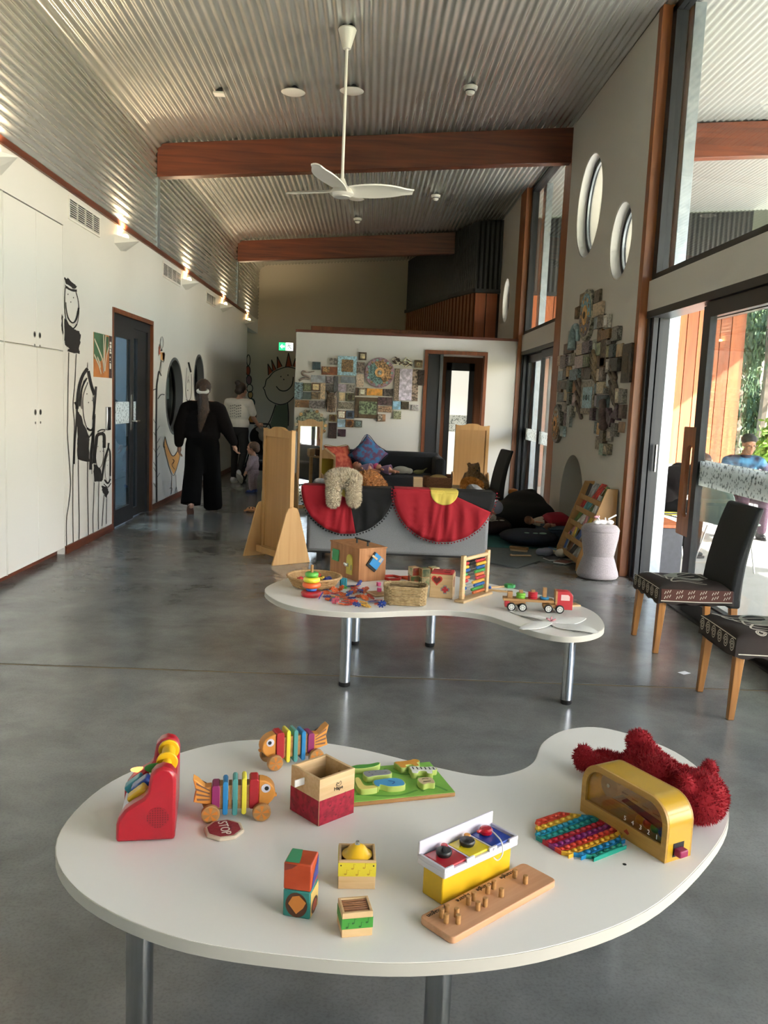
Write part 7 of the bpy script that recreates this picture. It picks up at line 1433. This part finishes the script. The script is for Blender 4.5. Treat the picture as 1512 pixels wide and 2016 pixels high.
b = B(); b.sph((0, 0, .93), (.2, .15, .14)).cap((-.09, 0, .86), (-.1, -.03, .5), .125, .118).cyl((-.1, -.03, .56), (-.12, -.14, .12), .118, .126).cap((.09, 0, .86), (.105, .12, .5), .125, .115).cyl((.105, .11, .56), (.115, .27, .04), .115, .122)
organic(b, 'trousers', M_blackt, w1, .016, 6)
M_hair = mat('long_brown_hair', '#3d2a1d', .6, noise=(30, '#22160f', .15))
b = B(); b.sph((0, -.005, 1.575), (.096, .112, .105)).sph((0, -.085, 1.57), (.05, .04, .05)).cap((0, -.1, 1.55), (.02, -.17, 1.42), .045, .065).cap((.02, -.17, 1.42), (.03, -.2, 1.3), .065, .07).cap((.03, -.2, 1.3), (.01, -.2, 1.18), .066, .05).cap((.01, -.2, 1.18), (-.01, -.2, 1.04), .05, .018)
hr = organic(b, 'hair', M_hair, w1, .01, 3); fur(hr, 1100, .022, .002, mat('hair_strands', '#4a3423', .5), 'strands', .9)
B().tube([(.008 + .06 * cos(k), -.128 + .056 * sin(k) * .94, 1.525 + .056 * sin(k) * .35) for k in [2 * pi * i / 16 for i in range(16)]], .02, 8, True).done('scrunchie', M_wtee, w1)
shoe_part(w1, (-.115, -.21, .075), R(2), mat('dark_suede_shoe', '#3a2a26', .8), mat('brown_sole', '#6a4f45', .7), 1.05, R(-48)); shoe_part(w1, (.11, .27, .004), R(-6), mat('dark_suede_shoe', '#3a2a26', .8), mat('cream_sole', '#b9ad9a', .7), 1.05)
# woman in white T-shirt with a pram
w2 = thing('person', 'woman in white T-shirt and black leggings walking with the pram', 'person', (-2.2, 14.75, 0), R(-12))
b = B(); F = head(b, (.03, .04, 1.58), 1., (.35, 1, 0)); b.cap((0, 0, 1.42), (.02, .02, 1.5), .05, .048).cap((-.14, 0, 1.38), (.14, 0, 1.38), .065, .065).sph((0, 0, 1.2), (.165, .11, .25)).sph((0, 0, .98), (.17, .12, .14))
b.cap((-.19, 0, 1.37), (-.21, .05, 1.12), .046, .042).cap((-.21, .05, 1.12), (-.1, .24, 1.02), .04, .03); hand(b, (-.1, .245, 1.02), (.3, 1, 0), (0, 0, 1), 1., .7)
b.cap((.19, 0, 1.37), (.25, .03, 1.13), .046, .042).cap((.25, .03, 1.13), (.27, .22, 1.0), .04, .03); hand(b, (.27, .23, 1.0), (.1, 1, 0), (0, 0, 1), 1., .7)
b.cap((-.08, 0, .93), (-.09, .1, .52), .085, .06).cap((-.09, .1, .52), (-.09, .05, .1), .056, .038).cap((.09, 0, .93), (.11, -.02, .52), .085, .06).cap((.11, -.02, .52), (.13, -.28, .2), .056, .038)
bd = organic(b, 'body', M_skin, w2, .009, 4); facebits(bd, (.03, .04, 1.58), F)
b = B(); b.cap((-.14, 0, 1.36), (.14, 0, 1.36), .085, .085).sph((0, 0, 1.2), (.2, .14, .22)).sph((0, 0, 1.02), (.195, .14, .15)).cap((-.19, 0, 1.37), (-.22, .03, 1.2), .068, .065).cap((.19, 0, 1.37), (.245, .02, 1.2), .068, .065); te = organic(b, 'tshirt', M_wtee, w2, .012, 5)
b = B()
for k in range(6):
    for j in range(5): b.bb(-.1 + .035 * k, -.078 + .035 * k, -.1437 - .001 * ((k + j) % 2), -.1425, 1.12 + .045 * j + .008 * (k % 3), 1.14 + .045 * j + .008 * (k % 3))
stuff(b.done('back_print', mat('grey_tee_print', '#9b9b98', .85), te))
b = B(); b.sph((0, 0, .94), (.178, .13, .13)).cap((-.08, 0, .9), (-.09, .1, .52), .095, .068).cap((-.09, .1, .52), (-.09, .05, .12), .066, .048).cap((.09, 0, .9), (.11, -.02, .52), .095, .068).cap((.11, -.02, .52), (.13, -.27, .22), .066, .048); organic(b, 'leggings', mat('black_leggings', '#121318', .8), w2, .012, 5)
M_dhair = mat('dark_brown_hair', '#2b1d17', .6, noise=(30, '#1a110d', .15)); b = B(); b.sph((.025, .01, 1.615), (.088, .1, .095)).sph((.01, -.05, 1.56), (.07, .06, .06)).sph((-.01, -.05, 1.7), (.05, .05, .045)); organic(b, 'hair', M_dhair, w2, .01, 3)
M_wsh = mat('white_trainer', '#d5d6d8', .6); shoe_part(w2, (-.09, .05, .004), 0, M_wsh, M_wtee, 1.05); shoe_part(w2, (.13, -.3, .15), R(-10), M_wsh, M_wtee, 1.05, R(-50))
# pram
pm = thing('pram', 'dark pram with grey cloth pushed beside the toddler', 'pram', (-1.93, 15.1, 0), R(-12))
for x in (-.24, .24):
    B().tube([(x, -.05, 1.02), (x, .1, .9), (x, .55, .2)], .014, 8).done('frame_tube', M_dark, pm); B().tube([(x, .05, .18), (x, .35, .55)], .014, 8).done('frame_tube', M_dark, pm)
    for y, r in ((.05, .13), (.6, .1)): wv = B().cyl((x - .02, y, r), (x + .02, y, r), r, seg=24).done('wheel', M_blk, pm, bevel=.01); B().cyl((x - .024, y, r), (x + .024, y, r), r * .4, seg=14).done('hub', M_galv, wv)
B().cyl((-.24, -.05, 1.02), (.24, -.05, 1.02), .016).done('handle_bar', M_blk, pm); B().bb(-.22, .22, .0, .4, .2, .34).done('basket', mat('dark_navy_cloth', '#15182a', .9), pm, bevel=.03)
b = B(); b.sph((0, .35, .62), (.22, .28, .18)).sph((0, .2, .78), (.2, .16, .2)); organic(b, 'seat_hood', mat('pram_black', '#141418', .9), pm, .018, 5); b = B(); b.sph((.14, .02, .82), (.12, .08, .12)).sph((.19, -.02, .66), (.08, .06, .16)).sph((.08, -.02, .92), (.1, .05, .05)); organic(b, 'grey_blanket', mat('grey_blanket', '#8c8a86', .95), pm, .014, 4)
# toddler
td = thing('person', 'toddler in lilac pyjamas and blue shoes facing left', 'person', (-1.75, 13.38, 0), R(75))
b = B(); F = head(b, (0, .02, .685), .86); b.cap((0, 0, .56), (0, .01, .62), .038, .036).cap((-.07, 0, .54), (.07, 0, .54), .045, .045).sph((0, .01, .43), (.085, .085, .13)).sph((0, .005, .34), (.085, .085, .07))
for q in (-1, 1): b.cap((q * .085, 0, .535), (q * .125, .01, .43), .032, .028).cap((q * .125, .01, .43), (q * .13, .06, .345), .027, .022); hand(b, (q * .13, .065, .34), (0, .5, -1), (0, 1, .4), .62, .3); b.cap((q * .045, 0, .33), (q * .05, .01, .18), .05, .038).cap((q * .05, .01, .18), (q * .05, 0, .06), .036, .03)
bd = organic(b, 'body', M_skin, td, .007, 4); facebits(bd, (0, .02, .685), F, .86)
M_lil = mat('lilac_jersey', '#a9989f', .9, noise=(50, '#988790', .15)); b = B(); b.cap((-.07, 0, .53), (.07, 0, .53), .055, .055).sph((0, .01, .43), (.1, .098, .13)).sph((0, .005, .34), (.097, .095, .05))
for q in (-1, 1): b.cap((q * .085, 0, .53), (q * .13, .01, .43), .043, .04).cap((q * .13, .01, .43), (q * .133, .05, .365), .038, .032)
organic(b, 'pyjama_top', M_lil, td, .008, 4); b = B(); b.sph((0, 0, .31), (.098, .095, .06))
for q in (-1, 1): b.cap((q * .045, 0, .31), (q * .052, .01, .18), .062, .05).cap((q * .052, .01, .18), (q * .052, 0, .08), .048, .044)
organic(b, 'pyjama_trousers', M_lil, td, .008, 4); b = B(); b.sph((0, -.005, .72), (.078, .088, .076)).sph((0, -.05, .68), (.065, .045, .055)); organic(b, 'hair', mat('light_brown_hair', '#5d4636', .6, noise=(40, '#453328', .15)), td, .007, 3)
for q in (-1, 1): shoe_part(td, (q * .052, .0, .004), R(-6 * q), mat('blue_toddler_shoe', '#2b4488', .6), mat('navy_sole', '#1c2c58', .6), .62)

# ---- people and furniture on the patio
def shell_chair(label, loc, rz, m, cush=None):
    t_ = thing('shell_chair', label, 'chair', loc, rz, group='patio shell chairs'); b = B(); n = 14; g = []
    pth = [(.22, .44), (.15, .455), (.0, .45), (-.12, .455), (-.18, .5), (-.21, .6), (-.235, .75), (-.25, .86)]; pth = spline(pth, 2)
    for i, (y, z) in enumerate(pth):
        s = i / (len(pth) - 1); wd_ = .225 - .03 * (s - .4) ** 2 * 4 - (.06 * max(0, s - .85) * 6); g.append([b.bm.verts.new((q * wd_, y + .03 * (abs(q) ** 2) * (1 if s > .5 else 0), z + .03 * abs(q) ** 2 * (1 if s < .5 else 0))) for q in (-1, -.6, -.2, .2, .6, 1)])
    for a, c in zip(g, g[1:]):
        for j in range(5): b.bm.faces.new((a[j], a[j + 1], c[j + 1], c[j]))
    o = b.done('shell', m, t_, ang=80); s_ = o.modifiers.new('t', 'SOLIDIFY'); s_.thickness = .012
    for q in (-1, 1):
        for y, y2 in ((.15, .2), (-.12, -.22)): B().cyl((q * .14, y, .445), (q * .2, y2, 0), .009, seg=8).done('leg', M_chrome, t_)
    B().cyl((-.15, .15, .43), (.15, .15, .43), .008, seg=8).done('cross_bar', M_chrome, t_)
    if cush: B().prism(rrect(.36, .34, .08, 4, 0, .03), .462, .492).done('seat_pad', cush, t_, bevel=.01)
    return t_
M_mesh = mat('black_mesh_shell', '#25282b', .5); shell_chair('black mesh shell chair with yellow pad in the open doorway', (3.12, 9.05, -.02), R(-75), M_mesh, mat('lime_pad', '#b5ad3f', .8))
shell_chair('sage green shell chair on the patio behind the near dining chair', (3.55, 8.3, -.02), R(-60), mat('sage_shell', '#7f938a', .5)); shell_chair('white shell chair under the man at the patio table', (4.8, 11.0, -.02), R(180), mat('white_shell', '#dcdcd8', .5)); shell_chair('white shell chair left of the man at the patio table', (3.95, 11.0, -.02), R(170), mat('white_shell', '#dcdcd8', .5))
pt_ = thing('patio_table', 'white patio table outside the sliding door', 'table', (4.45, 10.1, -.02)); B().prism(rrect(1.5, .9, .08, 4), .72, .75).done('top', mat('white_tabletop', '#e6e6e3', .4), pt_, bevel=.006)
for x in (-.6, .6):
    for y in (-.32, .32): B().cyl((x * .9, y * .9, .72), (x, y, 0), .018, seg=10).done('leg', M_dark, pt_)
B().bb(-.55, .55, -.02, .02, .66, .7).done('under_rail', M_dark, pt_)
for k, (x, y) in enumerate(((4.3, 9.95), (4.75, 9.9), (4.95, 10.25))): o = thing('paper_plate', 'white paper plate on the patio table, %s' % ('left', 'middle', 'right')[k], 'plate', (x, y, .7305), group='plates on the patio table'); B().lathe([(0, 0), (.07, 0), (.11, .014), (.115, .018), (.1, .012), (.07, .004), (0, .004)]).done('plate', M_wtee, o); B().cyl((0, 0, .004), (0, 0, .006), .06).done('well', M_plast, o)
o1 = thing('person', 'man in blue patterned polo shirt seated at the patio table looking down', 'person', (4.8, 10.95, -.02), R(180))
b = B(); F = head(b, (0, .14, 1.17), 1., (0, 1, -.28)); b.cap((0, .04, 1.0), (0, .1, 1.09), .055, .052).cap((-.16, .03, .95), (.16, .03, .95), .075, .075).sph((0, .02, .75), (.17, .12, .24)).sph((0, .0, .54), (.17, .14, .1))
for q in (-1, 1): b.cap((q * .21, .03, .94), (q * .27, .16, .78), .05, .044).cap((q * .27, .16, .78), (q * .1, .34, .83), .042, .032); hand(b, (q * .1, .345, .83), (-q * .8, .5, .1), (0, 0, 1), 1., .7); b.cap((q * .1, .05, .52), (q * .13, .42, .5), .085, .06).cap((q * .13, .42, .5), (q * .14, .4, .1), .058, .042)
bd = organic(b, 'body', M_skin2, o1, .009, 4); facebits(bd, (0, .14, 1.17), F)
b = B(); b.cap((-.16, .03, .94), (.16, .03, .94), .092, .092).sph((0, .02, .76), (.195, .145, .24)).sph((0, .01, .58), (.185, .155, .12))
for q in (-1, 1): b.cap((q * .21, .03, .94), (q * .262, .13, .81), .074, .07)
ps = organic(b, 'polo_shirt', mat('blue_pattern_polo', '#4a86ad', .8, noise=(6, '#231b36', .1)), o1, .012, 5); b = B(); b.lathe([(.066, 0), (.075, .03), (.068, .034), (.058, .004)], (0, .06, 1.0)); b.done('collar', mat('navy_collar', '#22263c', .8), ps)
b = B(); b.sph((0, 0, .52), (.18, .15, .09))
for q in (-1, 1): b.cap((q * .1, .05, .52), (q * .13, .42, .5), .1, .075).cap((q * .13, .42, .5), (q * .14, .4, .12), .072, .06)
organic(b, 'trousers', mat('plum_trousers', '#3d2436', .85), o1, .014, 4); b = B(); b.sph((0, .12, 1.228), (.093, .108, .082)); organic(b, 'hair', mat('short_black_hair', '#1a1513', .7), o1, .009, 3)
for q in (-1, 1): shoe_part(o1, (q * .14, .36, .004), 0, mat('black_shoe', '#141414', .6), M_blk, 1.05)
cu = thing('pink_ribbon', 'pale pink paper strip held by the man at the patio table', 'paper strip', (4.8, 10.6, .74)); B().box((0, 0, .06), (.03, .005, .16)).done('strip', mat('pink_paper', '#d9b3c9', .7), cu, rot=(R(20), R(25), 0)); B().box((0, 0, .12), (.034, .006, .02)).done('tip', M_wtee, cu, rot=(R(20), R(25), 0))
o2 = thing('person', 'person in black top bending forward on the black patio chair', 'person', (3.1, 9.12, -.02), R(-85))
b = B(); F = head(b, (0, .52, .99), 1., (0, 1, -.5)); b.cap((0, .34, .92), (0, .45, .95), .055, .052).cap((-.16, .3, .9), (.16, .3, .9), .075, .075).sph((0, .2, .78), (.17, .18, .16)).sph((0, .04, .6), (.17, .14, .14))
for q in (-1, 1): b.cap((q * .2, .31, .9), (q * .25, .42, .7), .05, .044).cap((q * .25, .42, .7), (q * .12, .62, .74), .042, .032); hand(b, (q * .12, .625, .74), (-q * .4, 1, 0), (0, 0, 1), 1., .6); b.cap((q * .1, .05, .54), (q * .13, .42, .52), .085, .06).cap((q * .13, .42, .52), (q * .14, .4, .1), .058, .042)
bd = organic(b, 'body', M_skin, o2, .009, 4); facebits(bd, (0, .52, .99), F)
b = B(); b.cap((-.16, .3, .9), (.16, .3, .9), .095, .095).sph((0, .2, .79), (.2, .2, .18)).sph((0, .05, .64), (.195, .165, .16))
for q in (-1, 1): b.cap((q * .2, .31, .9), (q * .25, .42, .72), .075, .068).cap((q * .25, .42, .7), (q * .15, .57, .735), .062, .05)
organic(b, 'black_top', M_blackk, o2, .013, 5); b = B(); b.sph((0, .02, .56), (.185, .16, .1))
for q in (-1, 1): b.cap((q * .1, .05, .54), (q * .13, .42, .52), .1, .075).cap((q * .13, .42, .52), (q * .14, .4, .1), .072, .06)
organic(b, 'trousers', M_blackt, o2, .014, 4); b = B(); b.sph((0, .485, 1.03), (.088, .1, .09)).sph((0, .44, .98), (.08, .08, .09)).cap((.03, .5, .98), (.07, .56, .8), .045, .03); organic(b, 'hair', M_dhair, o2, .01, 3)
for q in (-1, 1): shoe_part(o2, (q * .14, .36, .004), 0, mat('black_shoe', '#141414', .6), M_blk, 1.05)
pbx = thing('planter_bench', 'dark grey box bench with timber top just outside the open door', 'bench', (2.86, 8.35, -.02)); B().bb(-.13, .13, -.4, .4, 0, .45).done('body', mat('slate_panel', '#3f424a', .6, noise=(20, '#383b42', .2)), pbx, bevel=.004); B().bb(-.145, .145, -.415, .415, .452, .485).done('timber_top', M_cedar, pbx, bevel=.004)
# ================================================================== OUTSIDE
M_pave = mat('patio_concrete', '#cfccc4', .8, noise=(2, '#c2bfb7', .25))
M_grass = mat('lawn', '#8f9a62', .9, noise=(1.5, '#74804a', .3))
struct(B().bb(2.625, 13, -6, 24, -.12, -.02).done('floor', M_pave), 'concrete patio outside')
struct(B().bb(-80, 90, -80, 120, -.3, -.2).done('floor', M_grass), 'lawn around the building')
M_bark = mat('pale_bark', '#9d8f80', .9, noise=(5, '#6f6256', .2))
def leafcloud(n, rx, rz_, seed, size):
    rn = random.Random(seed); b = bmesh.new(); cl = [(Vector((rn.gauss(0, .5) * rx, rn.gauss(0, .5) * rx, rn.uniform(-1, 1) * rz_)), rn.uniform(.5, 1.1) * rx * .5) for _ in range(16)]
    for _ in range(n):
        c, r = rn.choice(cl); p = c + Vector((rn.gauss(0, 1), rn.gauss(0, 1), rn.gauss(0, .8))) * r * .6; d = Vector((rn.uniform(-1, 1), rn.uniform(-1, 1), rn.uniform(-1, .6))).normalized() * size; e = d.cross(Vector((rn.uniform(-1, 1), rn.uniform(-1, 1), rn.uniform(-1, 1)))).normalized() * size * .32
        b.faces.new([b.verts.new(q) for q in (p, p + d * .5 + e, p + d, p + d * .5 - e)])
    me = bpy.data.meshes.new('foliage'); b.to_mesh(me); b.free(); return me
LC = [leafcloud(12000, 2.3, 3.6, s, .22) for s in (1, 2, 3)]; LS = leafcloud(5000, .9, .7, 9, .2)
M_lf = [mat('eucalypt_leaf', '#56704c', .7, noise=(.8, '#32482f', .3)), mat('eucalypt_leaf_bright', '#6f8d50', .7, noise=(.8, '#4a663a', .3))]
def tree(x, y, h, k, label):
    t_ = thing('gum_tree', label, 'tree', (x, y, -.2), k * 1.3, group='gum trees around the building')
    b = B(); b.tube(spline([(0, 0, 0), (.1, .05, h * .3), (-.05, .1, h * .6), (.1, 0, h * .95)], 4), [.2 - .012 * i for i in range(13)], 8); b.done('trunk', M_bark, t_)
    for q in range(3): B().tube([(0, .05, h * (.45 + .12 * q)), (.5 * cos(q * 2.1), .5 * sin(q * 2.1), h * (.55 + .12 * q)), (.9 * cos(q * 2.1), .9 * sin(q * 2.1), h * (.7 + .1 * q))], [.08, .05, .02], 6).done('branch', M_bark, t_)
    o = bpy.data.objects.new('foliage', LC[k % 3]); COL.objects.link(o); o.parent = t_; o.location = (0, 0, h * .56); o.scale = (.5, .5, h / 8.5)
    if not o.data.materials: o.data.materials.append(M_lf[k % 2])
    stuff(o)
TS = ((12.3, 27, 11), (15.4, 31.5, 12), (15.9, 37, 14), (20.2, 38, 13), (19.4, 43.5, 15), (23.6, 46, 15), (23.5, 52, 17), (20.8, 49.5, 16), (17.6, 26.5, 11))
for k, (x, y, h) in enumerate(TS): tree(x, y, h, k, 'tall gum tree outside right of the timber wing, %s' % ('nearest to the wing', 'second nearest', 'third nearest', 'in the middle distance', 'farther middle distance', 'far right back', 'farthest of all', 'far left back', 'front right')[k])
for k, (x, y, h, w_) in enumerate(((-6, -20, 10, 'left behind the front windows'), (3, -24, 12, 'middle behind the front windows'), (10, -18, 10, 'right behind the front windows'), (22, 4, 11, 'opposite the sliding doors'), (24, 12, 12, 'opposite the tiled bay'))): tree(x, y, h, k + 1, 'gum tree %s' % w_)
sh = thing('shrub', 'bright green shrub on the lawn behind the seated man', 'shrub', (11.2, 22.5, -.2)); o = bpy.data.objects.new('foliage', LS); COL.objects.link(o); o.parent = sh; o.location = (0, 0, 1.1); LS.materials.append(mat('bright_shrub_leaf', '#8fb54a', .7, noise=(1.5, '#6f9a3c', .3))); stuff(o)
for q in range(4): B().cyl((0, 0, 0), (.5 * cos(q * 1.6), .5 * sin(q * 1.6), .9), .03, .012, 6).done('stem', M_bark, sh)
bpy.data.scenes.remove(WORK)
